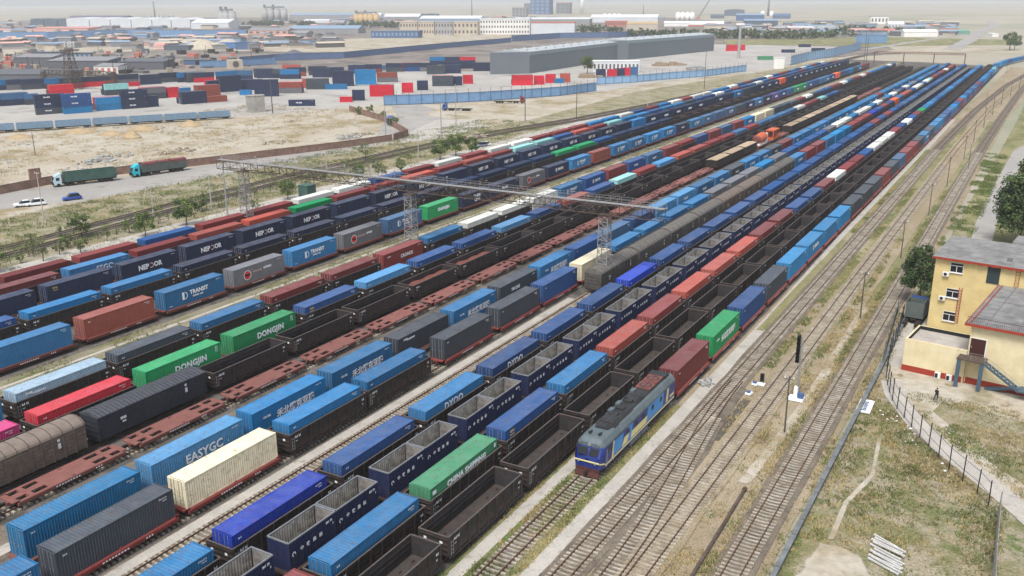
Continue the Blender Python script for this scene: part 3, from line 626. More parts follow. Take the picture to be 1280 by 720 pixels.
# -------- covered wagons
def boxcar(wall, roof, barrel):
    L_ = 15.6 if barrel else 15.4; hx, hy, z0, zs = 1.52, L_/2, 1.05, 3.75
    b = MB(); b.box(-hx, -hy, z0, hx, hy, zs)
    n = 13
    for s in (-1, 1):
        for k in range(n):
            y = -hy+.1+k*(2*hy-.2)/(n-1); x0, x1 = sorted((s*(hx+.001), s*(hx+.07))); b.box(x0, y-.06, z0-.1, x1, y+.06, zs-.02)
        for zz in (1.5, 1.95, 2.4, 2.85, 3.3): x0, x1 = sorted((s*(hx+.002), s*(hx+.03))); b.box(x0, -hy+.1, zz, x1, hy-.1, zz+.05)
    for t in (-1, 1):
        for zz in (1.4, 2.0, 2.6, 3.2): y0, y1 = sorted((t*(hy+.001), t*(hy+.06))); b.box(-hx+.05, y0, zz, hx-.05, y1, zz+.12)
    r = MB(); prof = []
    if barrel:
        for k in range(11): a = math.pi*k/10; prof.append((-math.cos(a)*(hx+.06), zs+math.sin(a)*.82))
    else: prof = [(-hx-.08, zs), (-hx-.02, zs+.1), (-.2, zs+.42), (.2, zs+.42), (hx+.02, zs+.1), (hx+.08, zs)]
    r.loft([[(x, -hy, z) for x, z in prof], [(x, hy, z) for x, z in prof]])
    rr = MB(); m_ = 13 if barrel else 30
    for k in range(m_):
        y = -hy+.15+k*(2*hy-.3)/(m_-1); w_ = .05 if barrel else .03
        pp = [(x*1.012, z+.035) for x, z in prof]
        rr.loft([[(x, y-w_, z) for x, z in pp], [(x, y+w_, z) for x, z in pp]])
    kids = [Kit('roof', r.mesh('boxcar_roof', M[roof]), [Kit('roof_rib', rr.mesh('boxcar_roof_rib', M[wall]))])]
    for s in (-1, 1):
        d = MB(); x0, x1 = sorted((s*(hx+.075), s*(hx+.13))); d.box(x0, -1.5, z0+.05, x1, 1.5, zs-.25)
        for y in (-1.0, -.4, .2, .8): xa, xb = sorted((s*(hx+.131), s*(hx+.16))); d.box(xa, y, z0+.1, xb, y+.06, zs-.3)
        kids.append(Kit('sliding_door', d.mesh('boxcar_door', M[wall])))
    mk = MB(); x = hx+.078
    for y, zz, ww, hh in ((-4.8, 2.5, .8, .3), (-4.6, 2.1, .5, .22), (4.4, 2.3, .35, .6), (4.4, 3.1, .3, .3)):
        for k in range(4): mk.quad((x, y+k*ww/4, zz), (x, y+k*ww/4+ww*.17, zz), (x, y+k*ww/4+ww*.17, zz+hh), (x, y+k*ww/4, zz+hh))
    u = MB(); u.box(-.32, -hy-.2, .62, .32, hy+.2, 1.0); u.box(-1.3, -hy, .85, 1.3, hy, 1.049)
    return b.mesh('boxcar_body', M[wall]), kids+[Kit('number_marks', mk.mesh('boxcar_marks', M['letter'])), Kit('underframe', u.mesh('boxcar_underframe', M['under'])), bogie(-hy+2), bogie(hy-2), Kit('coupler', coupler(-hy-.15, -1)), Kit('coupler', coupler(hy+.15, 1))]
BOXB = boxcar('boxbrown', 'boxroof', True); BOXG = boxcar('boxgrey', 'boxgreyroof', True); BOXN = boxcar('boxnavy', 'boxnavyroof', False)
tp = MB()
for k in range(12):
    y0 = -6.4+k*12.8/12; y1 = y0+12.8/12
    za, zb = 3.28+.05*math.sin(k*1.7), 3.28+.05*math.sin(k*1.7+1.7)
    tp.quad((-1.62, y0, 3.1), (0, y0, za), (0, y1, zb), (-1.62, y1, 3.1)); tp.quad((0, y0, za), (1.62, y0, 3.1), (1.62, y1, 3.1), (0, y1, zb))
TARP = tp.mesh('tarpaulin_cover', M['tan'])
ld = MB()
for k in range(14):
    for j in range(4):
        x0, x1 = -1.5+j*.75, -.75+j*.75; y0, y1 = -6.3+k*.9, -5.4+k*.9
        hh = lambda x, y: 2.35+.25*mnoise.noise(Vector((x, y*.7, 5)))-.12*abs(x)
        ld.quad((x0, y0, hh(x0, y0)), (x1, y0, hh(x1, y0)), (x1, y1, hh(x1, y1)), (x0, y1, hh(x0, y1)))
M['redload'] = mat('rust_red_load', (0.17, 0.06, 0.045, 1), 0.9, var=0.3, scale=2)
LOAD = ld.mesh('ore_load', M['redload'])

# ---------------------------------------------------------------- the rows of wagons
ROWTXT = {1: 'row beside roadside trees', 2: 'second row from roadside trees', 3: 'row of navy lettered containers', 4: 'row just right of navy row', 5: 'row left of weedy aisle', 6: 'row right of weedy aisle',
 7: 'row with twin green containers', 8: 'row behind bare red flatcars', 9: 'bare red flatcar row', 10: 'row before bare red flatcars', 11: 'row left of concrete aisle', 'b': 'row behind the grey boxcars', 12: 'row right of concrete aisle',
 13: 'row of open-topped boxes', 14: 'row beside empty black gondolas', 15: 'row beside the locomotive', 16: 'train behind the locomotive'}
FLATC = {3: (92, 58, 50), 5: (118, 62, 56), 10: (112, 70, 62), 11: (140, 50, 50), 13: (60, 45, 40), 16: (150, 72, 66), 9: (132, 82, 76), 'b': (90, 60, 52), 6: (100, 60, 52), 7: (92, 58, 50)}
def far_fill(k, pal, seed): r = random.Random(seed); return [r.choice(pal) for _ in range(k)]
ROWS = {  # first index, start Y of index 0, pitch, default load mode, loads
 1: (0, 83.6, 14.15, 'g', 'R R B:l R R W W B R W R W W R R R A A W B R A W R W W A A W B R B B W B R R A B W A R B W B N N'),
 2: (-1, 91.7, 13.9, 'g', 'R Af:s R O O G:l R R O R O R Cf C B O R C A A B A A K B B W B R B S W A R B K B B R B A K B B N R B S N'),
 3: (-1, 83.8, 14.15, 'f', 'N:b N:q N:n N:n N:n N:n N:b N:n N:n N N:n N:n N:n N:n N:n N:n N:n N A N:n N:n N:n N:n N:n N N:n N A:m K N N:n N:n N:n Q N N:n N:n N:n N:n N:n N:n N:n N:n N:n N:n N N'),
 4: (-1, 74.3, 14.1, 'g', 'B A A N N N N N N N N N N G G B N N N N _ _ _ _ _ _ _ _ _ _ _ _ _ _ _ _ _ _ _ _ _ _ _ _ _ _ _'),
 5: (-1, 76.5, 14.3, 'f', 'A:b F:b A:t Y:h A:t Y:h S:t G:g N:x N:m Y:h N:o A:t F A:t A:t A:t A:t N:m T:t S:m S S:t K N:m S:o N:m V:m B:t S G:o G:o B:m B S S:m B:m Q K B A K A:m R R R R W'),
 6: (-1, 55.8, 13.95, 'g', 'Af P:l K A R R Rf:r A W W Wf Af:t Bf:o Rf Bf:m Sf:m Rf R Bf Rf Sf Rf Af:m If If Kf Kf Y R W K B B R R W A R R W R A S A A B W B A S'),
 7: (-1, 53.4, 14.35, 'g', 'M X Gf:d Gf:d B:q L B B L B O B C R L:l O O R R S R S S S S W R R C B B _ _ _ _ _ _ _ _ _ _ _ _ _ _ _'),
 10: (-1, 52.0, 13.45, 'f', 'T:b L:e A:c A:c K:l A:c K:m A:c B S B L:m L:m A:m A:m K:m A:o A:o K:m R A:m A A:o A:m A A:m A:m A:o A:m A A:m A:m R A:m A A:m A A:m A A:m A A A A A A A A A A'),
 12: (-2, 47.0, 14.3, 'g', 'B A U:b B:b A:y B:y B B U B B B B B B B B B B B B B B B R B R B B S B S B B S B B B S B B B B B B S B B B'),
 14: (-2, 48.0, 13.9, 'g', 'R R A E:k B:q A O R O O O R R B B R W R R B W W W R B W B R G A A A B A S A A B S A A B A S A A A B S A W W'),
 16: (0, 100.5, 13.75, 'f', 'R:b G:c B K T T:o T T K K K R K S R R K T:o K T T S B S A B R T B A B S B R B A T A A B A A C A A A B'),
}
R11 = [(24.2, 'Af'), (37.8, 'Kf:b'), (51.4, 'If'), (65.5, 'A'), (78.9, 'A'), (95.3, 'Kf'), (110.0, 'Kf'), (123.5, 'Bf'), (137.5, 'If')]+[(151.8+14.05*i, t) for i, t in enumerate('A A A A Y Y Y A Y B B B B Y W W A W W A W Y A W Y B W S Y B A S B S A B B S A B B'.split())]
RB = [(267+13.9*i, t) for i, t in enumerate('Af:o Rf Rf Tf Tf Tf R R R U B R B Qf Af O O B W W S W C R R V R R W R O R S'.split())]

flats, gons, conts, opens = [], [], [], []       # every wagon and box of the yard, before deciding which are near enough to stand alone
def inframe(x, y, z, mg=110):
    ok = False
    for dy in (-6, 0, 6):
        u, v, d = P((x, y+dy, z))
        if d > 5 and -mg < u < 1280+mg and -mg < v < 720+mg: ok = True
    return ok
def put(row, ys, tok, mode):
    code_ = tok.split(':'); let = code_[1] if len(code_) > 1 else None; c = code_[0][0]
    if len(code_[0]) > 1: mode = code_[0][1]
    x = ROWX[row]; y = ys+CL/2
    if not inframe(x, y, 3): return
    if tok == '_': gons.append(dict(row=row, x=x, y=y, load=None)); return
    z = 1.115 if mode == 'g' else 1.13
    H_ = CH
    d = dict(row=row, x=x, y=y, z=z, c=c, let=let, mode=mode); conts.append(d)
    (gons if mode == 'g' else flats).append(dict(row=row, x=x, y=y, load=d))
for row, (k0, y0, pitch, mode, s) in ROWS.items():
    for i, tok in enumerate(s.split()):
        ys = y0+pitch*(i+k0)
        if ys < (705 if row not in (3, 4) else 770): put(row, ys, tok, mode)
for ys, tok in R11:
    if ys < 715: put(11, ys, tok, 'g')
for ys, tok in RB:
    if ys < 700: put('b', ys, tok, 'g')
for i in range(-3, 50):                                  # the open-topped boxes, two to a wagon
    y = 62.5+13.9*i+6.1
    if y < 735 and inframe(ROWX[13], y, 3):
        flats.append(dict(row=13, x=ROWX[13], y=y, load=None))
        for t in (-1, 1): opens.append(dict(x=ROWX[13], y=y+t*3.06))
for i in range(-3, 50):
    y = 57.3+14.15*i+6.5
    if y < 735 and inframe(ROWX[15], y, 3): gons.append(dict(row=15, x=ROWX[15], y=y, load=None))
for i in range(-1, 45):
    y = 87.4+14.15*i+6.5
    if y < 690: gons.append(dict(row=8, x=ROWX[8], y=y, load='ore' if i in (2, 3) else None))
for i in range(-1, 48):
    y = 43.6+14.25*i+6.6
    if y < 260 and inframe(ROWX[9], y, 1): flats.append(dict(row=9, x=ROWX[9], y=y, load=None))
    elif 260 < y < 306 or 338 < y < 470: gons.append(dict(row=9, x=ROWX[9], y=y, load='tarp'))
    elif 470 < y < 720 or 306 < y < 338: flats.append(dict(row=9, x=ROWX[9], y=y, load=None))
def dist(d): return math.hypot(d['x'], d['y'], )
SHOW = {1: .35, 2: .4, 4: .6, 6: .8, 7: .7, 8: .9, 15: 1.3, 14: .75, 12: .6, 9: 1.0, 11: .7, 'b': .6, 3: .8, 5: 1, 10: .9, 13: .5, 16: 1.1}
def score(d, full): return full*SHOW[d['row']]*(1000/dist(d))**2
ORD = ['first', 'second', 'third', 'fourth', 'fifth', 'sixth', 'seventh', 'eighth', 'ninth', 'tenth', 'eleventh', 'twelfth', 'thirteenth', 'fourteenth', 'fifteenth', 'sixteenth', 'seventeenth', 'eighteenth', 'nineteenth', 'twentieth']
def ordw(n):
    if n < 20: return ORD[n]
    t = {20: 'twent', 30: 'thirt', 40: 'fort'}[(n+1)//10*10]; r = (n+1) % 10
    return t+'ieth' if r == 0 else t+'y-'+ORD[r-1]
cnt = {}
for d in sorted(conts, key=lambda d: d['y']):
    k = (d['row'], d['c']); d['n'] = cnt.get(k, 0); cnt[k] = d['n']+1
order = sorted(conts, key=lambda d: -score(d, 1.0 if d['mode'] == 'f' else .5))
NC = 182
single_ids = set(id(d) for d in order[:NC])
def merge_far(name, items, fn, mats, label, cat):
    b = MB(); cols = []
    for d in items: n0 = len(b.f); fn(b, d); cols += [d.get('col', (1, 1, 1, 1))]*(len(b.f)-n0)
    me = b.mesh(name, mats)
    at = me.color_attributes.new('paint', 'FLOAT_COLOR', 'CORNER'); fl = []
    for p, c in zip(me.polygons, cols): fl += list(c)*p.loop_total
    at.data.foreach_set('color', fl)
    o = link(name, me); tag(o, label, cat, kind='stuff'); return o
for d in conts:
    nm = PAL[d['c']][0]; c = Vector(PALL[d['c']][:3])*rnd.uniform(.72, 1.2); g_ = (c.x+c.y+c.z)/3; f_ = rnd.uniform(0, .14); c = c*(1-f_)+Vector((g_, g_, g_))*f_; d['col'] = (c.x, c.y, c.z, 1)
    if id(d) not in single_ids: continue
    ds = dist(d); body, kids = NEARC if ds < 190 else MIDC
    kk = list(kids)
    if d['let']: kk.append(Kit('lettering', LET[d['let']]))
    elif ds < 230: kk.append(Kit('number_marks', LET['b']))
    o = Kit('shipping_container', body, kk).spawn((d['x']+rnd.uniform(-.04, .04), d['y'], d['z']), 0, d['col'])
    tag(o, ('lettered ' if d['let'] and d['let'] not in 'bq' else '')+f"{nm} container, {ordw(d['n'])} {nm} one from camera in {ROWTXT[d['row']]}", 'container', 'containers on the yard trains')
def farbox(b, d):
    x, y, z = d['x'], d['y'], d['z']; b.box(x-CW/2, y-CL/2, z, x+CW/2, y+CL/2, z+CH)
    if d['let'] in tuple('ntcmogx'): b.quad((x+CW/2+.02, y-2.4, z+1.05), (x+CW/2+.02, y+1.9, z+1.05), (x+CW/2+.02, y+1.9, z+1.85), (x+CW/2+.02, y-2.4, z+1.85), 1)
merge_far('distant_containers', [d for d in conts if id(d) not in single_ids], farbox, [M['farpaint'], M['letter']], 'hundreds of small coloured containers at the far end of the yard', 'containers')
# lettering of the far boxes stays with them as one piece each
# open boxes
opens.sort(key=lambda d: d['y'])
for i, d in enumerate(opens):
    d['row'] = 13
    if i >= 96: break
    kk = OPENB[1] if dist(d) < 420 else OPENB[1][:3]
    o = Kit('open_top_box', OPENB[0], kk).spawn((d['x']+rnd.uniform(-.03, .03), d['y'], 1.13), 0, s2l((20, 36, 74)))
    tag(o, f"navy open-topped steel box, {ordw(i) if i < 49 else ordw(i-49)} {'from camera' if i < 49 else 'after the forty-ninth'} along the {ROWTXT[13]}", 'open box', 'open-topped boxes on the flat wagons')
# gondolas
gons.sort(key=lambda d: -score(d, 1.0 if not d['load'] or isinstance(d['load'], str) else .6))
cg = {}
for d in sorted(gons, key=lambda d: d['y']): cg[d['row']] = cg.get(d['row'], -1)+1; d['n'] = cg[d['row']]
gs = gons[:255]
for d in gs:
    kids = [k for k in GON[1]]; ds = dist(d)
    if ds > 150: kids = [k for k in kids if k.name not in ('ladder',)]
    if ds > 260: kids = [k for k in kids if k.name not in ('number_marks', 'coupler', 'bogie')]
    if ds > 400: kids = [k for k in kids if k.name not in ('underframe',)]
    ld_ = d['load']
    if isinstance(ld_, dict): kids = [k for k in kids if k.name not in ('inner_lining',)]
    o = Kit('gondola_wagon', GON[0], kids).spawn((d['x'], d['y'], 0.02), 0)
    if isinstance(ld_, dict): nm = PAL[ld_['c']][0]; lab = f"dark gondola under {ordw(ld_['n'])} {nm} container from camera in {ROWTXT[d['row']]}".replace('second row from roadside trees', 'second row from trees')
    elif ld_ == 'tarp': lab = f"gondola with flat tan cover, {ordw(d['n'])} gondola along the {ROWTXT[9]}"
    elif ld_ == 'ore': lab = f"gondola with rust-red load, {ordw(d['n'])} gondola from camera in {ROWTXT[d['row']]}"
    else: lab = f"empty black gondola, {ordw(d['n'])} one from camera in {ROWTXT[d['row']]}"
    tag(o, lab, 'gondola wagon', 'gondola wagons of the yard')
    if ld_ == 'tarp':
        tag(link('tarpaulin', TARP, None, (d['x'], d['y'], .02)), f"flat tan cover over the {ordw(d['n'])} gondola along the {ROWTXT[9]}", 'tarpaulin', 'tan covers on gondolas')
    if ld_ == 'ore':
        tag(link('ore_load', LOAD, None, (d['x'], d['y'], .02)), f"rust-red load inside the {ordw(d['n'])} black gondola of {ROWTXT[8]}", 'ore load', 'red loads in gondolas')
def fargon(b, d):
    x, y = d['x'], d['y']
    for s in (-1, 1):
        b.box(x+s*1.55-.05, y-6.48, 1.0, x+s*1.55+.05, y+6.48, 3.1); b.box(x-1.5, y+s*6.43-.05, 1.0, x+1.5, y+s*6.43+.05, 3.1)
    b.box(x-1.5, y-6.38, 1.0, x+1.5, y+6.38, 1.1)
if len(gons) > 255: merge_far('distant_gondolas', gons[255:], fargon, M['gond'], 'dark gondola wagons at the far end of the yard', 'gondolas')
# flat wagons
flats.sort(key=lambda d: -score(d, 1.0)); cg = {}
for d in sorted(flats, key=lambda d: d['y']): cg[d['row']] = cg.get(d['row'], -1)+1; d['n'] = cg[d['row']]
for d in flats[:215]:
    kids = FLAT[1]; ds = dist(d)
    if ds > 170: kids = [k for k in kids if k.name not in ('lettering',)]
    if ds > 300: kids = [k for k in kids if k.name not in ('coupler', 'bogie')]
    fc = s2l(FLATC.get(d['row'], (92, 58, 50))); f_ = rnd.uniform(.8, 1.15); fc = (fc[0]*f_, fc[1]*f_, fc[2]*f_, 1)
    o = Kit('flat_wagon', FLAT[0], kids).spawn((d['x'], d['y'], 0.0), 0, fc)
    if isinstance(d['load'], dict): nm = PAL[d['load']['c']][0]; lab = f"flat wagon under {ordw(d['load']['n'])} {nm} container from camera in {ROWTXT[d['row']]}"
    elif d['row'] == 13: lab = f"flat wagon under two open-topped boxes, {ordw(d['n'])} from camera in {ROWTXT[13]}"
    else: lab = f"bare red flat wagon with deck openings, {ordw(d['n'])} flat wagon along {ROWTXT[9]}"
    tag(o, lab, 'flat wagon', 'flat wagons of the yard')
def farflat(b, d): x, y = d['x'], d['y']; b.box(x-1.45, y-6.5, .8, x+1.45, y+6.5, 1.1); 
if len(flats) > 215: merge_far('distant_flat_wagons', flats[215:], farflat, M['under'], 'flat wagons at the far end of the yard', 'flat wagons')
# boxcars
o = Kit('boxcar', *BOXB).spawn((ROWX[8], 47.3, 0)); tag(o, 'weathered brown boxcar with ribbed barrel roof at the left edge, before the navy one', 'boxcar', 'boxcars of the yard')
o = Kit('boxcar', *BOXN).spawn((ROWX[8], 64.3, 0)); tag(o, 'navy boxcar with low ridged roof between brown boxcar and empty gondolas', 'boxcar', 'boxcars of the yard')
for i in range(8):
    o = Kit('boxcar', *(BOXB if i in (4, 5) else BOXG)).spawn((ROWX['b'], 142.3+16.4*i, 0))
    tag(o, f"{'brownish' if i in (4, 5) else 'grey'} barrel-roofed boxcar, {ordw(i)} one back from the third lattice tower", 'boxcar', 'boxcars of the yard')

# ---------------------------------------------------------------- the locomotive
M['locoblue'] = mat('loco_dark_blue', s2l((10, 42, 118)), 0.4, var=0.1, scale=1.5, dust=0.12)
M['locolight'] = mat('loco_light_blue', s2l((44, 138, 204)), 0.4, var=0.08, scale=1.5, dust=0.12)
M['lococream'] = mat('loco_cream_stripe', s2l((224, 212, 150)), 0.45, var=0.08, scale=1.5, dust=0.1)
M['locogrey'] = mat('loco_grey_green_roof', (0.085, 0.118, 0.13, 1), 0.55, var=0.15, scale=1.2, dust=0.25, dustcol=(0.2, 0.19, 0.18, 1))
M['locoblack'] = mat('loco_sooty_roof', (0.022, 0.023, 0.025, 1), 0.6, var=0.3, scale=1.2, dust=0.3, dustcol=(0.08, 0.075, 0.07, 1))
M['locored'] = mat('loco_red_radiator', (0.17, 0.06, 0.048, 1), 0.6, var=0.2, scale=2)
M['plough'] = mat('grimy_dark_red_plough', (0.085, 0.03, 0.024, 1), 0.7, var=0.25, scale=2)
M['locotank'] = mat('loco_tank_grey', (0.13, 0.16, 0.22, 1), 0.6, var=0.2, scale=2, dust=0.3)
lx, ly = ROWX[16], 88.2; HL = 10.7
loco = empty('locomotive', (lx, ly, .05), label='blue diesel locomotive with cream stripes and grey roof heading the train', cat='locomotive')
hx = 1.62
b = MB()
b.loft([[(-hx+.25, -HL+.15, 1.25), (hx-.25, -HL+.15, 1.25), (hx-.2, -HL+.02, 2.55), (hx-.28, -HL+.75, 3.55), (-hx+.28, -HL+.75, 3.55), (-hx+.2, -HL+.02, 2.55)],
        [(-hx, -HL+1.0, 1.25), (hx, -HL+1.0, 1.25), (hx, -HL+1.0, 2.55), (hx, -HL+1.3, 3.55), (-hx, -HL+1.3, 3.55), (-hx, -HL+1.0, 2.55)],
        [(-hx, HL-.2, 1.25), (hx, HL-.2, 1.25), (hx, HL-.2, 2.55), (hx, HL-.2, 3.55), (-hx, HL-.2, 3.55), (-hx, HL-.2, 2.55)]])
b.build('body', M['locoblue'], loco)
b = MB(); prof = [(hx+.02, 3.5), (hx-.02, 3.7), (1.25, 4.18), (.95, 4.32), (-.95, 4.32), (-1.25, 4.18), (-hx+.02, 3.7), (-hx-.02, 3.5)]
b.loft([[(x*.80, -HL+.62, 3.5+(z-3.5)*.5) for x, z in prof], [(x*.97, -HL+1.15, 3.5+(z-3.5)*.9) for x, z in prof], [(x, -HL+2.0, z) for x, z in prof], [(x, HL-.15, z) for x, z in prof]])
b.build('roof', M['locogrey'], loco)
b = MB(); pr = [(1.12, 4.22), (.9, 4.52), (.4, 4.64), (-.4, 4.64), (-.9, 4.52), (-1.12, 4.22)]
b.loft([[(x*.8, -HL+3.4, z-.12) for x, z in pr], [(x, -HL+4.6, z) for x, z in pr], [(x, -1.1, z) for x, z in pr]]); b.loft([[(x*.97, -1.0, z-.05) for x, z in pr], [(x*.97, HL-.6, z-.05) for x, z in pr]])
b.loft([[(x*1.3, -HL+4.3, 3.62+(z-4.22)*1.9+.05) for x, z in pr], [(x*1.3, -HL+5.6, 3.62+(z-4.22)*1.9+.05) for x, z in pr]])
hd = b.build('roof_hood', M['locoblack'], loco)
for y in (-4.4, -2.6, -.4, 1.2): b = MB(); b.box(-.45, y, 4.60, .45, y+.7, 4.80); b.build('exhaust_cover', M['locoblack'], hd)
b = MB(); b.tube((-.5, .3, 4.6), (-.5, .3, 4.95), .2, None, 10); b.build('exhaust_stack', M['locoblack'], hd)
for y in (-3.5, -1.5, 2.6): b = MB(); b.box(-1.0, y, 4.45, -.5, y+.9, 4.75); b.build('roof_vent', M['locogrey'], hd)
for y in (-6.2, 0.2): b = MB(); b.loft([[(x*.85, y, z+.08) for x, z in pr], [(x*.85, y+.5, z+.22) for x, z in pr], [(x*.85, y+1.5, z+.22) for x, z in pr], [(x*.85, y+2.0, z+.08) for x, z in pr]]); b.build('roof_dome', M['locoblack'], hd)
for x in (-.55, .55): b = MB(); b.tube((x, -HL+2.4, 4.45), (x, -HL+1.7, 4.5), .07, .16, 8); b.build('horn', M['locoblack'], hd)
b = MB(); b.box(-1.05, HL-2.3, 4.5, 1.05, HL-1.0, 4.72); b.build('rear_hatch', M['locoblack'], hd)
for y0 in (4.0, 6.3):
    b = MB(); b.box(-.92, y0, 4.55, .92, y0+2.05, 4.70); f = b.build('radiator_panel', M['locored'], loco)
    b = MB()
    for t in range(16): a = 2*math.pi*t/16; a2 = 2*math.pi*(t+1)/16; b.quad((.55*math.cos(a), y0+1+.55*math.sin(a), 4.712), (.75*math.cos(a), y0+1+.75*math.sin(a), 4.712), (.75*math.cos(a2), y0+1+.75*math.sin(a2), 4.712), (.55*math.cos(a2), y0+1+.55*math.sin(a2), 4.712))
    b.box(-.05, y0+.2, 4.703, .05, y0+1.85, 4.73); b.build('fan_guard', M['locoblack'], f)
# front windows lie in the sloped face
def frontpt(x, z): t = (z-2.55)/1.0; return (x, -HL+.02+.73*t-.012, z)
for s in (-1, 1):
    x0, x1 = sorted((s*.12, s*1.18)); b = MB(); b.quad(frontpt(x0, 2.72), frontpt(x1, 2.72), frontpt(x1*.97, 3.36), frontpt(x0, 3.36)); b.build('windscreen', M['glass'], loco)
    b = MB(); x = s*(hx+.006); q = [(x, -HL+1.7, 2.6), (x, -HL+2.6, 2.6), (x, -HL+2.6, 3.3), (x, -HL+1.85, 3.3)]; b.quad(*(q if s > 0 else q[::-1])); b.build('cab_side_window', M['glass'], loco)
    b = MB(); x = s*(hx+.004)
    def sq(y0, y1, z0, z1, sk=0.0): q = [(x, y0, z0), (x, y1, z0), (x, y1+sk, z1), (x, y0+sk, z1)]; b.quad(*(q if s > 0 else q[::-1]))
    sq(-HL+3.0, -HL+5.4, 1.7, 3.3, .35); sq(-HL+6.7, -HL+8.0, 1.7, 3.45, .2); sq(1.6, 6.6, 1.72, 3.5, .3); b.build('light_panel', M['locolight'], loco)
    b = MB(); x = s*(hx+.007); sq(-HL+1.05, HL-.3, 1.38, 1.6); sq(-HL+5.3, -HL+6.7, 1.7, 2.6, .6); sq(-3.0, 1.5, 1.7, 2.5, .3); sq(7.6, 8.2, 1.75, 3.4, .3); sq(8.9, 10.2, 1.9, 2.25); sq(-HL+2.65, -HL+3.0, 1.6, 3.45, .35); b.build('side_stripe', M['lococream'], loco)
    b = MB(); x = s*(hx+.006)
    for y in (-4.0, -1.8, 0.2, 3.0, 5.6): sq(y, y+.7, 2.6, 3.2)
    b.build('side_grille', M['locoblack'], loco)
    b = MB(); x0, x1 = sorted((s*1.15, s*1.5)); b.box(x0, -2.7, .55, x1, .2, 1.2); b.box(x0, .4, .55, x1, 2.3, 1.2); b.build('fuel_tank', M['locotank'], loco)
    b = MB(); xx = s*(hx+.12)
    for y in (-HL+1.2, -HL+2.9): b.tube((xx, y, 1.3), (xx, y, 3.2), .022, None, 5)
    b.build('grab_rail', M['steel'], loco)
    b = MB(); b.tube((s*.95, -HL+.0, 1.95), (s*.95, -HL-.06, 1.95), .13, None, 10); b.build('marker_lamp', M['steel'], loco)
b = MB(); b.loft([[(-hx+.22, -HL-.012, 1.98), (hx-.22, -HL-.012, 1.98), (hx-.22, -HL-.012, 2.1), (-hx+.22, -HL-.012, 2.1)], [(-hx+.22, -HL+.06, 1.98), (hx-.22, -HL+.06, 1.98), (hx-.22, -HL+.06, 2.1), (-hx+.22, -HL+.06, 2.1)]])
for s in (-1, 1):
    q = [(s*(hx-.2), -HL+.05, 1.9), (s*(hx+.012), -HL+1.03, 1.6), (s*(hx+.012), -HL+1.03, 1.76), (s*(hx-.2), -HL+.05, 2.06)]; b.quad(*(q if s > 0 else q[::-1]))
b.build('front_stripe', M['lococream'], loco)
lt = text_mesh('2703', .26, M['letter'], .008); 
for v in lt.vertices: co = v.co.copy(); v.co = (co.x, -HL+.02-.01, 2.28+co.y)
link('front_number', lt, loco)
b = MB(); b.tube((0, -HL+.68, 3.72), (0, -HL+.52, 3.72), .2, None, 14); b.build('headlight', M['steel'], loco)
b = MB(); b.box(-1.35, -HL+.1, .95, 1.35, -HL+.35, 1.25); b.loft([[(-1.4, -HL-.05, .35), (1.4, -HL-.05, .35), (1.4, -HL+.1, .35), (-1.4, -HL+.1, .35)], [(-1.3, -HL+.15, .95), (1.3, -HL+.15, .95), (1.3, -HL+.3, .95), (-1.3, -HL+.3, .95)]])
b.build('snow_plough', M['plough'], loco)
b = MB(); b.box(-1.4, -HL+.4, .9, 1.4, HL-.3, 1.249); b.build('underframe', M['under'], loco)
link('coupler', coupler(-HL+.1, -1), loco)
for y in (-6.6, 6.6):
    b = MB()
    for s in (-1, 1): x0, x1 = sorted((s*1.02, s*1.25)); b.box(x0, y-2.6, .5, x1, y+2.6, .95)
    b.box(-1.0, y-1.0, .5, 1.0, y+1.0, .9); bg_ = b.build('bogie', M['under'], loco)
    for t in (-1.8, 0, 1.8):
        ws = MB()
        for s in (-1, 1): ws.tube((s*.66, y+t, .84), (s*.82, y+t, .84), .52, None, 16)
        ws.build('wheelset', M['under'], bg_)

# ---------------------------------------------------------------- lattice towers and the lighting bridge over the tracks
def lattice(b, p0, p1, w0, w1, nseg, r, up_=Vector((0, 1, 0)), m=0, h0=None, h1=None):
    p0 = Vector(p0); p1 = Vector(p1); d = (p1-p0).normalized(); a = d.cross(up_).normalized(); c = a.cross(d).normalized()
    h0 = w0 if h0 is None else h0; h1 = w1 if h1 is None else h1
    prev = None
    for k in range(nseg+1):
        t = k/nseg; q = p0.lerp(p1, t); w_ = (w0+(w1-w0)*t)/2; h_ = (h0+(h1-h0)*t)/2
        cs = [q+a*w_+c*h_, q-a*w_+c*h_, q-a*w_-c*h_, q+a*w_-c*h_]
        for i in range(4): b.bar(cs[i], cs[(i+1) % 4], r*.7, m)
        if prev:
            for i in range(4):
                b.bar(prev[i], cs[i], r, m); j = (i+1) % 4
                if k % 2: b.bar(prev[i], cs[j], r*.6, m)
                else: b.bar(prev[j], cs[i], r*.6, m)
        prev = cs
for nm, x, y, zt in (('lattice tower at the left end of the lighting bridge, beside the roadside trees', -146.9, 138.3, 13.2), ('middle lattice tower under the lighting bridge, behind the faded teal container', -103.1, 138.3, 12.6), ('lattice tower nearest camera under the lighting bridge, in front of the grey boxcars', -62.6, 138.6, 13.0)):
    t = empty('lattice_tower', (x, y, 0), label=nm, cat='tower', group='towers of the lighting bridge')
    b = MB(); lattice(b, (0, 0, .5), (0, 0, zt), 2.0, 1.5, 12, .12); b.build('mast', M['lattice'], t)
    b = MB(); b.box(-1.3, -1.3, 0, 1.3, 1.3, .5); b.build('foundation', M['conc'], t)
    b = MB(); b.box(-1.0, -1.0, zt, 1.0, 1.0, zt+.18); b.build('cap_plate', M['latticerust'], t)
    b = MB()
    for k in range(int(zt/.4)): b.bar((1.08-.03*k*.8, -.2, .8+k*.4), (1.08-.03*k*.8, .2, .8+k*.4), .03)
    b.build('ladder', M['lattice'], t)
br = empty('lighting_bridge', (0, 138.45, 13.1), label='long lattice lighting bridge spanning the tracks on three towers', cat='bridge')
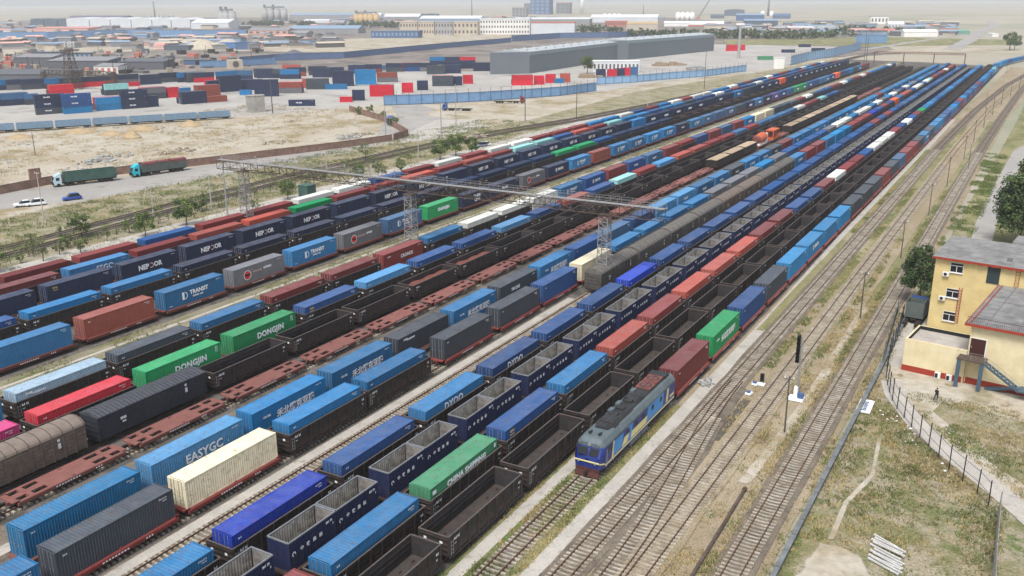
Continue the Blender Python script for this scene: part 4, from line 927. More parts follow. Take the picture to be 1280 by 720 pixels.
b = MB(); lattice(b, (-153.8, 0, 1.1), (-52.2, 0, 1.1), 1.7, 1.7, 50, .11, Vector((0, 1, 0)), h0=1.9, h1=1.9); b.build('truss', M['latticerust'], br)
b = MB(); b.box(-154, -.6, 2.10, -52, .6, 2.16); b.build('walkway', M['lattice'], br)
b = MB()
for s in (-1, 1):
    for k in range(52): b.bar((-154+k*2, s*.78, 2.2), (-154+k*2, s*.78, 3.2), .04)
    for zz in (2.7, 3.2): b.bar((-154, s*.78, zz), (-52, s*.78, zz), .04)
b.build('railing', M['lattice'], br)
for k in range(10):
    x = -150+k*6.1; b = MB(); b.bar((x, .7, 2.2), (x, .7, 3.4), .05); b.box(x-.14, .6, 3.3, x+.14, .9, 3.5); b.build('floodlight', M['steel'], br)
t = empty('lighting_bridge', (0, 0, 0), label='far reddish signal bridge beyond the ends of the train rows', cat='bridge')
fa, fb = G(1092, 80), G(1205, 83)
for k in range(4):
    q = fa.lerp(fb, k/3); b = MB(); b.box(q.x-.3, q.y-.3, 0, q.x+.3, q.y+.3, 8.5); b.build('post', M['locored'], t)
b = MB(); lattice(b, fa+Vector((0, 0, 8.6)), fb+Vector((0, 0, 8.6)), 1.2, 1.2, 30, .2, Vector((0, 0, 1))); b.build('truss', M['locored'], t)

# ---------------------------------------------------------------- poles, signals
def pole(x, y, h, m, label, arm=None, r=.13, group='poles along the tracks', name='utility_pole', lamp=False):
    b = MB(); b.tube((0, 0, 0), (0, 0, h), r, r*.62, 8); t = b.build(name, M[m], None, loc=(x, y, 0)); tag(t, label, 'pole', group)
    if arm:
        b = MB(); ax = arm; b.bar((-ax if ax > 0 else ax, 0, h-.35), (abs(ax), 0, h-.35), .09); b.build('crossarm', M[m], t)
        for s in (-.9, 0, .9):
            b = MB(); b.tube((s*abs(ax), 0, h-.3), (s*abs(ax), 0, h-.05), .05, None, 6); b.build('insulator', M['letter'], t)
    b = MB(); b.tube((0, 0, 0), (0, 0, .28), r*2.2, r*1.9, 8); b.build('footing', M['conc'], t)
    return t
PR = [(-21.1, 98.1, 7.2), (-21, 143.4, 7.8), (-20.8, 183, 7.8), (-20.8, 224.7, 7.7), (-20.9, 263, 8.2), (-21.2, 313, 7.6), (-21.6, 352, 7.8), (-21.6, 396, 7.8), (-21.4, 440, 7.8), (-20.6, 486, 7.8), (-19, 530, 7.8), (-17, 575, 7.8)]
for i, (x, y, h) in enumerate(PR):
    pole(x, y, h, 'poledark', f"slim dark steel pole beside the right-hand tracks, {ordw(i)} from the signal mast", .55, .11)
for i, (u, v, h) in enumerate([(1232, 135, 7.5), (1210, 212, 7.4), (1258, 92, 8)]):
    q = G(u, v); pole(q.x, q.y, h, 'poledark', ['thin pole between the curving track and the far tracks', 'thin pole on the green verge beside the lane', 'farthest thin pole beside the curving track'][i], None, .09)
LP = [(-199, 125, 10.7, 'polewood', 'white concrete pole with short crossarm by the parked white cars', .8), (-177, 138, 6.4, 'polewood', 'short pale pole among trees below the blue car', None), (-162.5, 147, 14.5, 'steel', 'tall thin steel lamp mast at the left end of the lighting bridge', None),
 (-284, 179, 7.8, 'poledark', 'dark pole on the bare sand left of the trucks', None), (-183, 205, 5.6, 'polewood', 'pale pole beside the green tank', None), (-171, 150, 9, 'polewood', 'pale pole right of the tall lamp mast', None), (-185, 268, 13.1, 'steel', 'tall thin pole where the brick wall ends', None),
 (-172, 236, 9, 'polewood', 'short pale pole behind the pale white containers', None), (-200, 300, 17, 'steel', 'tall thin mast right of the brick wall corner', None), (-186, 330, 14, 'poledark', 'dark pole beside the round dirt clearing', None), (-170, 345, 15, 'poledark', 'thin dark mast in the sandy lot right of the clearing', None), (-160, 398, 9, 'polewood', 'short pale pole on the weeds behind the first row', None), (-168, 500, 20, 'poledark', 'tall dark mast by the light blue fence end', None), (-118, 690, 26, 'poledark', 'very tall dark mast among the far train rows', None), (-108, 640, 24, 'poledark', 'tall dark mast behind the container rows at the far right', None), (-205, 262, 12, 'steel', 'thin lamp mast left of the wall corner', None)]
for x, y, h, m, lab, arm in LP: pole(x, y, h, m, lab, arm, .14 if h < 12 else .2, 'poles left of the yard')
q = G(1133, 73)
M['maintblack'] = mat('signal_black', (0.012, 0.012, 0.013, 1), 0.5, var=0.1)
M['boxblue'] = mat('signal_box_blue', s2l((70, 95, 140)), 0.5, var=0.15)
t = empty('signal_mast', (-22.2, 108.2, .15), label='grey railway signal mast with three black lamp heads on white base', cat='signal')
b = MB(); b.tube((0, 0, .3), (0, 0, 8.3), .11, .08, 8); b.build('mast', M['lattice'], t)
b = MB(); b.box(-.9, -.7, 0, .9, .5, .35); b.box(-.35, -.35, .35, .1, .3, 1.7); b.build('base', M['letter'], t)
b = MB(); b.box(.2, -.45, .36, .85, .1, 1.0); b.build('equipment_box', M['boxblue'], t)
for z0, hh in ((7.3, 1.25), (5.95, 1.25), (5.0, .85)):
    b = MB(); b.box(-.48, -.5, z0, -.08, -.14, z0+hh); b.tube((-.28, -.32, z0+hh-.02), (-.28, -.32, z0+hh+.12), .22, .08, 10); hdo = b.build('lamp_head', M['maintblack'], t)
    b = MB()
    for k in range(2): b.tube((-.28, -.5, z0+.3+k*.55), (-.28, -.78, z0+.32+k*.55), .17, .19, 10, caps=False)
    b.build('lamp_hood', M['maintblack'], hdo)
b = MB()
for k in range(20): b.bar((.2, -.18, .6+k*.38), (.2, .18, .6+k*.38), .03)
b.bar((.2, -.18, .4), (.2, -.18, 8), .03); b.bar((.2, .18, .4), (.2, .18, 8), .03); b.build('ladder', M['lattice'], t)
q = G(952, 482); t = empty('dwarf_signal', (q.x, q.y, .15), label='small black dwarf signal on white foot between two tracks', cat='signal')
b = MB(); b.box(-.22, -.2, .45, .22, .2, 1.5); b.build('lamp_head', M['maintblack'], t); b = MB(); b.box(-.4, -.5, 0, .4, .4, .12); b.box(-.12, -.12, .12, .12, .12, .45); b.build('base', M['letter'], t)
for i, (u, v) in enumerate([(944, 482), (936, 494)]):
    q = G(u, v); t = empty('track_box', (q.x, q.y, .15), R(-8), label=['white and blue trackside box nearer the dwarf signal', 'white and blue trackside box farther from the dwarf signal'][i], cat='track box', group='trackside boxes')
    b = MB(); b.box(-.36, -.4, 0, .36, .4, .25); b.build('casing', M['letter'], t); b = MB(); b.box(-.25, -.3, .25, .2, .1, .45); b.build('lid', M['boxblue'], t)
M['debris'] = mat('pale_debris', (0.42, 0.42, 0.40, 1), 0.9, var=0.3, scale=3, dark=(0.2, 0.2, 0.19, 1))
def rockpile(n, rad, size, seed):
    r = random.Random(seed); b = MB()
    for k in range(n):
        a = r.uniform(0, 6.28); d = rad*math.sqrt(r.random()); s = size*r.uniform(.5, 1.3)
        Mx = Matrix.Translation((d*math.cos(a), d*math.sin(a)*1.5, s*.25)) @ Matrix.Rotation(r.uniform(0, 3), 4, 'Z') @ Matrix.Rotation(r.uniform(-.5, .5), 4, 'X')
        b.box(-s/2, -s*.35, -s*.2, s/2, s*.35, s*r.uniform(.15, .4), 0, Mx)
    return b
q = G(884, 480); tag(rockpile(26, .9, .5, 3).build('debris_heap', M['debris'], None, loc=(q.x, q.y, .15)), 'heap of pale scrap beside the walkway near the locomotive', 'debris heap')
# low concrete trough wall along the right-hand track, pipe beside the middle track
b = MB(); pts = [(-14.6, 40), (-14.8, 70), (-14.8, 101), (-14.7, 125), (-15.4, 148)]
rings = []
for i, p in enumerate(pts): rings.append([(p[0]-.16, p[1], 0), (p[0]+.16, p[1], 0), (p[0]+.16, p[1], .62), (p[0]-.16, p[1], .62)])
b.loft(rings); M['wallgrey'] = mat('weathered_low_wall', (0.15, 0.16, 0.165, 1), 0.85, var=0.25, scale=.8)
t = b.build('low_wall', M['wallgrey']); tag(t, 'long low grey wall along the right-hand track', 'wall')
b = MB()
for k in range(36): y = 42+k*2.9; b.box(-15.0+.02*math.sin(k), y, .62, -14.55, y+2.75, .70)
b.build('coping', M['wallgrey'], t)
q0, q1 = G(868, 722), G(931, 614); b = MB(); b.tube((q0.x, q0.y-8, .3), (q1.x, q1.y, .3), .17, None, 8); b2 = b.build('pipe', M['latticerust']); tag(b2, 'long rusty brown pipe lying between the right-hand tracks', 'pipe')
b = MB(); b.tube((q1.x, q1.y-.3, .3), (q1.x, q1.y+.05, .3), .24, None, 8); b.build('flange', M['rail'], b2)

# ---------------------------------------------------------------- the yellow building
M['yellow'] = mat('yellow_render', s2l((216, 202, 166)), 0.85, var=0.07, scale=.6, dark=s2l((204, 188, 148)))
M['yellowdeep'] = mat('deep_yellow_render', s2l((210, 190, 138)), 0.85, var=0.08, scale=.5, dark=s2l((202, 180, 124)))
M['redband'] = mat('dark_red_paint', s2l((150, 56, 40)), 0.8, var=0.15, scale=1.5)
M['roofgrey'] = mat('grey_roofing', (0.23, 0.225, 0.215, 1), 0.85, var=0.2, scale=.8, dark=(0.16, 0.157, 0.15, 1))
M['roofscreed'] = mat('pale_roof_screed', (0.42, 0.38, 0.33, 1), 0.9, var=0.12, scale=1, dark=(0.35, 0.31, 0.27, 1))
M['maroon'] = mat('maroon_door', (0.055, 0.016, 0.014, 1), 0.5, var=0.15)
M['darkdoor'] = mat('dark_green_door', (0.03, 0.045, 0.048, 1), 0.5, var=0.1)
M['stairblue'] = mat('blue_grey_steel', (0.06, 0.10, 0.135, 1), 0.55, var=0.15)
M['winframe'] = mat('white_window_frame', (0.7, 0.7, 0.68, 1), 0.5, var=0.04)
BZ = R(-7.4); B0 = Vector((-12.35, 125.0, 0)); ux = Vector((math.cos(BZ), math.sin(BZ), 0)); uy = Vector((-math.sin(BZ), math.cos(BZ), 0))
def onface(u, v, yl):
    """pixel -> (x, z) on the building's wall plane at local depth yl"""
    d = fwd + rgt*((u-640)/FPX) - up*((v-360)/FPX); o = Vector((0, 0, CAMH)); p0 = B0+uy*yl
    t = (p0-o).dot(uy)/d.dot(uy); q = o+d*t-B0; return q.dot(ux), q.z
bd = empty('station_building', B0, BZ, label='yellow three-storey station building with grey roofs beside the right-hand track', cat='building')
zA = 4.6; b = MB()
b.box(0, 0, .9, 7.6, .25, zA); b.box(0, .251, .9, .25, 6.3, zA); b.box(0, 6.301, .9, 7.6, 6.55, zA); b.box(.02, .02, 0, 7.58, 6.5, .899)
b.build('annex_wall', M['yellow'], bd)
b = MB(); b.box(-.03, -.03, 0, 7.4, -.001, .92); b.box(7.4, .26, 0, 30, .299, .95); b.build('red_plinth', M['redband'], bd)
b = MB(); b.box(.251, .251, 3.9, 7.6, 6.3, 4.15); b.build('annex_roof', M['roofscreed'], bd)
b = MB(); b.box(.252, 6.18, 4.16, 7.59, 6.299, 4.62); b.box(.252, .3, 4.16, .33, 6.17, 4.605); b.build('parapet_flashing', M['black'], bd)
b = MB(); b.box(7.601, .3, 0, 30, 19.9, 8.15); b.build('main_wall', M['yellow'], bd)
rf = MB(); rf.box(7.0, -.35, 8.151, 30, 19.95, 8.36); rfo = rf.build('main_roof', M['roofgrey'], bd)
b = MB()
for k in range(4): b.box(9.2+k*3.6, .4, 8.362, 9.28+k*3.6, 19.7, 8.44)
for k in range(9): b.box(7.3, 1+k*2.1, 8.362, 24, 1.05+k*2.1, 8.40)
b.build('roof_seam', M['wallgrey'], rfo)
b = MB(); b.box(6.95, -.42, 8.05, 30, -.351, 8.40); b.box(6.90, -.42, 8.05, 6.999, 19.95, 8.40); b.build('red_eave', M['redband'], rfo)
b = MB()
for k in range(110): b.bar((7.15+k*.21, -.25, 8.36), (7.15+k*.21, -.25, 9.25), .025)
b.bar((7.1, -.25, 9.25), (30, -.25, 9.25), .05); b.build('roof_railing', M['maroon'], rfo)
b = MB(); b.bar((7.5, .1, 8.4), (7.5, 19.6, 8.4), .12); b.build('red_pipe', M['redband'], rfo)
fy = 20.0; zU = 11.0
xU = onface(1170.5, 320, fy)[0]; b = MB(); b.box(xU, fy, 0, 30, 31, zU); b.build('upper_wall', M['yellowdeep'], bd)
b = MB(); b.loft([[(xU-.4, fy-.55, zU+.15), (xU-.4, 31.4, zU+.8), (xU-.4, 31.4, zU+.95), (xU-.4, fy-.55, zU+.3)], [(30, fy-.55, zU+.15), (30, 31.4, zU+.8), (30, 31.4, zU+.95), (30, fy-.55, zU+.3)]]); b.box(6.2, 31.2, zU+.4, 30, 36, zU+1.3); ro = b.build('upper_roof', M['roofgrey'], bd)
b = MB(); b.box(xU-.35, fy-.6, zU-.02, 30, fy-.5, zU+.28); 
for k in range(8): b.box(2+k*1.9+.3*math.sin(k*3), fy-.63, zU-.1, 2.8+k*1.9, fy-.601, zU+.05)
b.build('red_eave', M['redband'], ro)
b = MB(); b.bar((10.5, 24, zU+.5), (10.5, 24, zU+2.8), .05); b.bar((10.0, 24, zU+2.3), (11.0, 24, zU+2.3), .03); b.build('aerial', M['steel'], ro)
b = MB(); b.box(7.2, 22, zU+.4, 7.8, 22.5, zU+.95); b.box(11.2, 21.5, zU+.4, 11.9, 22.1, zU+.8); b.build('roof_vent', M['wallgrey'], ro)
for (u0, v0, u1, v1) in ((1189.3, 328, 1203, 341.5), (1184, 360, 1198, 373), (1180, 388.5, 1193, 402)):
    x0, z1 = onface(u0, v0, fy); x1, z0 = onface(u1, v1, fy)
    f = MB(); f.box(x0-.06, fy-.08, z0-.06, x1+.06, fy-.02, z0); f.box(x0-.06, fy-.08, z1, x1+.06, fy-.02, z1+.06); f.box(x0-.06, fy-.08, z0+.001, x0, fy-.02, z1-.001); f.box(x1, fy-.08, z0+.001, x1+.06, fy-.02, z1-.001)
    xm = (x0+x1)/2; zm = z0+(z1-z0)*.68; f.box(xm-.04, fy-.075, z0+.001, xm+.04, fy-.021, zm); f.box(x0+.001, fy-.074, zm, x1-.001, fy-.022, zm+.07)
    wo = f.build('window', M['winframe'], bd); g = MB(); g.box(x0, fy-.03, z0, x1, fy-.004, z1); g.build('pane', M['glass'], wo)
    g = MB(); g.box(x0-.1, fy-.2, z0-.16, x1+.1, fy-.003, z0-.061); g.build('sill', M['winframe'], wo)
x0, z1 = onface(1235.5, 333, fy); x1, z0 = onface(1248.5, 353.5, fy)
b = MB(); b.box(x0, fy-.08, 8.37, x1, fy-.003, z1); b.build('upper_door', M['darkdoor'], bd)
x0, z1 = onface(1214.5, 422, .3); x1, z0 = onface(1230, 446.5, .3)
b = MB(); b.box(x0, .22, z0, x1, .297, z1); do = b.build('door', M['maroon'], bd)
b = MB(); b.box(x0-.12, .20, z0, x0-.001, .298, z1+.1); b.box(x1+.001, .20, z0, x1+.12, .298, z1+.1); b.box(x0, .20, z1+.001, x1, .298, z1+.1); b.build('door_frame', M['winframe'], do)
b = MB(); b.box(x0+.12, .17, z0+1, x0+.2, .219, z0+1.2); b.build('handle', M['steel'], do)
zp = z0-.05; px0, px1 = x0-1.0, x1+.5
b = MB(); b.box(px0, -1.9, zp-.18, px1, .19, zp); b.build('stair_platform', M['latticerust'], bd)
for (xx, yy) in ((px0+.3, -1.7), (px1-.3, -1.7)):
    b = MB(); b.box(xx-.22, yy-.16, 0, xx+.22, yy+.16, zp-.181); b.build('platform_post', M['stairblue'], bd)
n = 9; sx = px1; st = MB()
for s_ in (-1.85, -.75): st.loft([[(sx, s_-.05, zp-.35), (sx, s_+.05, zp-.35), (sx, s_+.05, zp-.02), (sx, s_-.05, zp-.02)], [(sx+4.2, s_-.05, zp-2.95), (sx+4.2, s_+.05, zp-2.95), (sx+4.2, s_+.05, zp-2.62), (sx+4.2, s_-.05, zp-2.62)]])
for k in range(n): st.box(sx+.1+k*.46, -1.79, zp-.25-k*.285, sx+.42+k*.46, -.81, zp-.2-k*.285)
st.box(sx+4.2, -1.9, zp-2.8, sx+5.6, .15, zp-2.65)
st.loft([[(sx+4.2, -.55, zp-3.0), (sx+4.2, .1, zp-3.0), (sx+4.2, .1, zp-2.7), (sx+4.2, -.55, zp-2.7)], [(sx+.2, -.55, .0), (sx+.2, .1, .0), (sx+.2, .1, .3), (sx+.2, -.55, .3)]])
so = st.build('staircase', M['stairblue'], bd)
b = MB()
for k in range(6): x = sx+k*.84; z = zp-.1-k*.52; b.bar((x, -1.85, z), (x, -1.85, z+1.0), .035)
b.bar((sx, -1.85, zp+.9), (sx+4.2, -1.85, zp-1.7), .04); b.bar((sx, -1.85, zp+.45), (sx+4.2, -1.85, zp-2.15), .03)
for xx in (px0, (px0+px1)/2, px1): b.bar((xx, -1.85, zp), (xx, -1.85, zp+1), .03)
b.bar((px0, -1.85, zp+1), (px1, -1.85, zp+1), .03); b.bar((px0, .1, zp+1), (px0, -1.85, zp+1), .03)
for k in range(3): b.bar((sx+4.2+k*.7, -1.85, zp-2.65), (sx+4.2+k*.7, -1.85, zp-1.65), .03)
b.bar((sx+4.2, -1.85, zp-1.65), (sx+5.6, -1.85, zp-1.65), .03)
b.build('handrail', M['steel'], so)
for (u, v) in ((1183, 342), (1178, 372)):
    x, z = onface(u, v, fy); b = MB(); b.box(x-.45, fy-.45, z-.3, x+.45, fy-.1, z+.3); a = b.build('air_conditioner', M['winframe'], bd); b = MB(); b.tube((x-.05, fy-.46, z), (x-.05, fy-.452, z), .24, None, 14); b.build('fan_grille', M['maintblack'], a)
for x in (4.6, 6.0):
    b = MB(); b.box(x-.35, -.5, .15, x+.35, -.12, .95); a = b.build('air_conditioner', M['winframe'], bd); b = MB(); b.box(x-.3, -.52, .25, x+.05, -.501, .85); b.build('fan_grille', M['maintblack'], a)
b = MB(); b.bar((1.9, fy-.12, 1.5), (1.9, fy-.12, 7), .08); b.bar((2.3, fy-.12, 1.5), (2.3, fy-.12, 7), .08)
for k in range(12): b.bar((1.9, fy-.12, 1.7+k*.45), (2.3, fy-.12, 1.7+k*.45), .05)
b.build('wall_ladder', M['redband'], bd)
x, z = onface(1277, 345, fy); b = MB()
for s_ in (0, .5): b.bar((x-.7+s_, fy-.12, 8.4), (x-.7+s_, fy-.12, zU), .05)
for k in range(6): b.bar((x-.7, fy-.12, 8.6+k*.4), (x-.2, fy-.12, 8.6+k*.4), .04)
b.build('wall_ladder', M['redband'], bd)
b = MB(); b.tube((7.75, .1, .3), (7.75, .1, 8.1), .06, None, 6); b.build('drainpipe', M['yellow'], bd)

# ---------------------------------------------------------------- fences, boards, person, stack of beams
FP = [(-15.2, 146), (-14.6, 137), (-14.4, 128), (-13.6, 120.5), (-12.6, 116.5), (-11.4, 112.4), (-8.7, 107), (-6.3, 102.5), (-3.6, 97.9), (-.9, 94.4), (1.2, 90.4)]
fe = empty('wire_fence', (0, 0, 0), label='thin wire fence on dark posts curving around the building compound', cat='fence')
fpts = walk(FP, 2.5)
for p, t in fpts:
    b = MB(); b.bar((p.x, p.y, 0), (p.x+rnd.uniform(-.06, .06), p.y, 3.0+rnd.uniform(-.2, .2)), .11); b.build('post', M['maintblack'], fe)
b = MB()
for (p, t), (p2, t2) in zip(fpts, fpts[1:]):
    for z in (.35, 1.4, 2.6): b.bar((p.x, p.y, z), (p2.x, p2.y, z), .04)
b.build('wire', M['poledark'], fe)
fe = empty('panel_fence', (0, 0, 0), label='tall grey steel bar fence at the lower right corner', cat='fence')
pts = [(1.3, 90.3), (1.5, 80), (1.9, 70), (2.2, 60)]
fpts = walk(pts, 2.5); b = MB()
for p, t in fpts: q = MB(); q.bar((p.x, p.y, 0), (p.x, p.y, 2.9), .12); q.build('post', M['lattice'], fe)
for p, t in walk(pts, .22): b.bar((p.x, p.y, .2), (p.x, p.y, 2.7), .06)
for (p, t), (p2, t2) in zip(fpts, fpts[1:]):
    for z in (.25, 1.5, 2.65): b.bar((p.x, p.y, z), (p2.x, p2.y, z), .05)
b.build('bar_panel', M['lattice'], fe)
fe = empty('board_fence', (0, 0, 0), label='weathered grey board fence between track and building alley', cat='fence')
bp_ = [(-15.9, 150), (-15.3, 140), (-14.7, 131), (-14.1, 124.5)]
b = MB()
for p, t in walk(bp_, .42):
    Mx = Matrix.Translation((p.x-.55, p.y, 0)) @ Matrix.Rotation(math.atan2(t.y, t.x), 4, 'Z'); h = 1.7+rnd.uniform(-.2, .2); b.box(-.19, -.03, 0, .19, .03, h, 0, Mx)
b.build('boards', M['wallgrey'], fe)
for p, t in walk(bp_, 4): b = MB(); b.box(p.x-.68, p.y-.06, 0, p.x-.585, p.y+.06, 2.0); b.build('post', M['poledark'], fe)
# fallen sign board
c0 = [G(1080.5, 499.5), G(1088.7, 503), G(1083.5, 520.5), G(1072.2, 517.7)]; cc = sum(c0, Vector())/4
t = empty('sign_board', (cc.x, cc.y, .1), math.atan2(c0[0].y-c0[3].y, c0[0].x-c0[3].x), label='white board with blue lettering lying against the low wall', cat='sign board')
b = MB(); b.box(-1.9, -.75, .12, 1.9, .75, .18); b.build('panel', M['letter'], t); b = MB()
for s in (-1, 1): b.box(-1.95, s*.78-.04, .08, 1.95, s*.78+.04, .22); b.box(s*1.94-.04, -.739, .081, s*1.94+.04, .739, .219)
b.build('frame', M['winframe'], t)
M['bluelet'] = mat('blue_lettering', s2l((60, 84, 120)), 0.6, var=0.1)
tm = text_mesh('Baoxinhu', .8, M['bluelet'], .02)
for v in tm.vertices: v.co.z += .19
link('lettering', tm, t)
M['beam'] = mat('weathered_white_beam', (0.52, 0.51, 0.48, 1), 0.8, var=0.15, scale=2)
for k in range(11):
    L_ = 2.9; yy = 76.2+k*.36+(0.25 if k > 5 else 0); xx = -6.9+(.12 if k % 2 else -.1)+(-.1 if k > 5 else .1)
    b = MB(); b.box(-L_/2, -.075, 0, L_/2, .075, .13)
    for s in (-1, 1): b.box(s*L_/2-.07, -.09, -.02, s*L_/2+.07, .09, .15)
    o = b.build('concrete_beam', M['beam'], None, loc=(xx, yy, .2+(.17 if k in (7, 8, 9, 10) else 0)), rz=R(-24+rnd.uniform(-5, 5)))
    tag(o, f"white beam, {ordw(k)} from the lower end of the beam pile on the dry grass", 'beam', 'white beams piled on the dry grass')
# person walking away from the annex
q = G(1169.5, 501)
def person(x, y, rz, label):
    me = bpy.data.meshes.new('person'); V = [(0, 0, .92), (0, .01, 1.12), (0, .0, 1.36), (0, -.01, 1.47), (0, -.02, 1.55), (0, -.02, 1.68),
        (-.10, 0, .88), (-.12, -.12, .50), (-.12, -.06, .10), (-.12, -.2, .05), (.10, 0, .88), (.12, .16, .50), (.12, .34, .16), (.12, .24, .06),
        (-.19, 0, 1.38), (-.26, .08, 1.12), (-.25, -.06, .90), (-.25, -.09, .82), (.19, 0, 1.38), (.26, -.06, 1.12), (.25, -.2, .92), (.25, -.24, .84)]
    E = [(0, 1), (1, 2), (2, 3), (3, 4), (4, 5), (0, 6), (6, 7), (7, 8), (8, 9), (0, 10), (10, 11), (11, 12), (12, 13), (2, 14), (14, 15), (15, 16), (16, 17), (2, 18), (18, 19), (19, 20), (20, 21)]
    Rd = [.16, .15, .17, .07, .09, .085, .11, .075, .055, .05, .11, .075, .055, .05, .075, .055, .045, .05, .075, .055, .045, .05]
    me.from_pydata(V, E, []); o = link('person', me, None, (x, y, 0), rz)
    o.modifiers.new('skin', 'SKIN'); sv = me.skin_vertices[0].data
    for i, r in enumerate(Rd): sv[i].radius = (r, r*(.72 if i in (0, 1, 2) else 1))
    sv[0].use_root = True
    su = o.modifiers.new('sub', 'SUBSURF'); su.levels = 1; su.render_levels = 2
    bpy.context.view_layer.update(); dg = bpy.context.evaluated_depsgraph_get(); m2 = bpy.data.meshes.new_from_object(o.evaluated_get(dg)); o.modifiers.clear(); o.data = m2
    skin, coat, trou, shoe = mat('skin', (0.42, 0.25, 0.17, 1), .6, var=.05), mat('black_jacket', (0.018, 0.018, 0.02, 1), .8, var=.2), mat('dark_trousers', (0.03, 0.032, 0.04, 1), .8, var=.2), M['black']
    for k in (skin, coat, trou, shoe): m2.materials.append(k)
    for p in m2.polygons:
        c = p.center; p.material_index = 0 if c.z > 1.5 or (c.z < .88 and abs(c.x) > .2) else 1 if c.z > .86 else 3 if c.z < .1 else 2; p.use_smooth = True
    h = MB()
    rg = []
    for k in range(6): a = k/5*1.25; rg.append([(.098*math.cos(a)*math.cos(t*math.pi/6), -.005+.105*math.cos(a)*math.sin(t*math.pi/6), 1.64+.13*math.sin(a)) for t in range(12)])
    h.loft(rg); h.build('hair', M['maintblack'], o, smooth=True)
    tag(o, label, 'person'); return o
person(q.x, q.y, R(150), 'person in black jacket walking on the dirt below the annex wall')
# a shrub-like small lorry in the alley

# ---------------------------------------------------------------- trees and plants
def leafmat(name, c, var=.35):
    m = mat(name, c, .8, var=var, scale=.9, spec=.15); return m
M['leaf'] = leafmat('leaf_green', (0.085, 0.125, 0.04, 1)); M['leaf2'] = leafmat('leaf_light_green', (0.14, 0.18, 0.055, 1)); M['leafdark'] = leafmat('leaf_dark_green', (0.045, 0.072, 0.03, 1)); M['leafdry'] = leafmat('leaf_grey_green', (0.15, 0.16, 0.085, 1))
def crown(r, rad, hgt, cz, nclump, nleaf, size, mats=3, flat=1.0):
    b = MB()
    for c in range(nclump):
        a = r.uniform(0, 6.283); e = r.uniform(-.75, 1); d = rad*(.35+.65*r.random()**.6)*math.sqrt(max(.05, 1-e*e*.8))
        cx, cy, cc = d*math.cos(a), d*math.sin(a)*flat, cz+e*hgt*.5; cr = rad*r.uniform(.22, .42); mi = r.randrange(mats)
        for k in range(nleaf):
            v = Vector((r.gauss(0, 1), r.gauss(0, 1), r.gauss(0, .8))).normalized()*cr*r.random()**.4
            p = Vector((cx, cy, cc))+v; s = size*r.uniform(.6, 1.3)
            n = (v.normalized()+Vector((r.uniform(-.8, .8), r.uniform(-.8, .8), r.uniform(-.2, 1)))).normalized(); t = n.orthogonal().normalized(); t.rotate(Matrix.Rotation(r.uniform(0, 6.28), 3, n)); q = n.cross(t)
            b.quad(p-t*s, p-q*s*.55, p+t*s, p+q*s*.55, mi if r.random() < .8 else r.randrange(mats))
    return b
def tree_kit(seed, h, rad, trunkh, nclump, nleaf, size, mats, tr=.14):
    r = random.Random(seed); b = MB(); top = Vector((r.uniform(-.3, .3), r.uniform(-.3, .3), h*.72))
    mid = Vector((r.uniform(-.15, .15), r.uniform(-.15, .15), trunkh)); b.tube((0, 0, 0), mid, tr, tr*.72, 8); b.tube(mid, top, tr*.7, tr*.2, 6)
    for k in range(7):
        a = r.uniform(0, 6.28); s = mid.lerp(top, r.uniform(0, .7)); e = Vector((rad*.7*math.cos(a), rad*.7*math.sin(a), s.z+h*r.uniform(.08, .28))); b.tube(s, e, tr*.4, tr*.1, 5)
    c = crown(r, rad, h-trunkh, trunkh+(h-trunkh)*.52, nclump, nleaf, size)
    return b.mesh('trunk', M['bark']), c.mesh('crown', [M[k] for k in mats])
def plant_tree(kit, x, y, s, rz, label, group=None, name='tree'):
    o = empty(name, (x, y, 0), rz, label=label, cat='tree', group=group); o.scale = (s, s, s)
    link('trunk', kit[0], o); link('crown', kit[1], o); return o
TK = [tree_kit(11, 5.0, 2.1, 1.5, 26, 60, .20, ('leaf', 'leaf2', 'leafdark')), tree_kit(12, 5.0, 2.3, 1.3, 24, 55, .2, ('leaf', 'leaf2', 'leaf')), tree_kit(13, 4.2, 1.5, .9, 16, 50, .17, ('leafdry', 'leaf2', 'leaf')), tree_kit(14, 5.4, 1.7, 1.6, 18, 40, .17, ('leafdry', 'leafdry', 'leaf2'))]
TL = [(-174, 117, 1.0, 0, 'small round tree standing between the fence and the left rails'), (-162.5, 124, 1.02, 1, 'bushy tree directly behind the blue container of the first row'), (-163, 135.5, 1.2, 0, 'wide leaning tree right of the bushy one, left of the bridge'), (-163, 109, .85, 2, 'young tree behind the joint of the two reddish containers'),
 (-165.5, 106, .75, 2, 'sparse young tree among saplings at the far left'), (-164, 101.5, .8, 3, 'thin greyish sapling behind the reddish container at left'), (-166.5, 98.5, .55, 2, 'tiny dark sapling on the pale path'), (-164.5, 92.5, .9, 1, 'dark green tree cut by the left picture edge'), (-171, 104, .75, 3, 'thin sapling inside the low fence at far left'),
 (-170, 110.5, .8, 3, 'bare-looking sapling between fence and small round tree'), (-171, 147, 1.0, 2, 'tree half hidden behind the left bridge tower'), (-160.5, 154, .7, 2, 'small bush right of the left bridge tower'), (-163, 167.5, .95, 1, 'light green tree beside the dark green tank'), (-162.5, 195, .9, 0, 'dark tree under the bridge walkway'), (-161, 203, .95, 2, 'tree right of the dark tree under the bridge'), (-160, 211, 1.0, 2, 'slim tree behind the parked cars'),
 (-163, 235, 1.25, 0, 'first of the round trees behind the white containers'), (-163, 244, 1.35, 1, 'taller round tree behind the white containers'), (-160, 249, 1.1, 0, 'right-hand round tree by the white containers'), (-183, 223, 1.0, 3, 'greyish tree on the weeds near the brick wall end'), (-168, 180, .7, 3, 'low grey shrub-like tree on the weeds'), (-180, 156, .6, 2, 'small dark bush on the road verge'), (-176, 163, .5, 3, 'low grey bush near the left rails')]
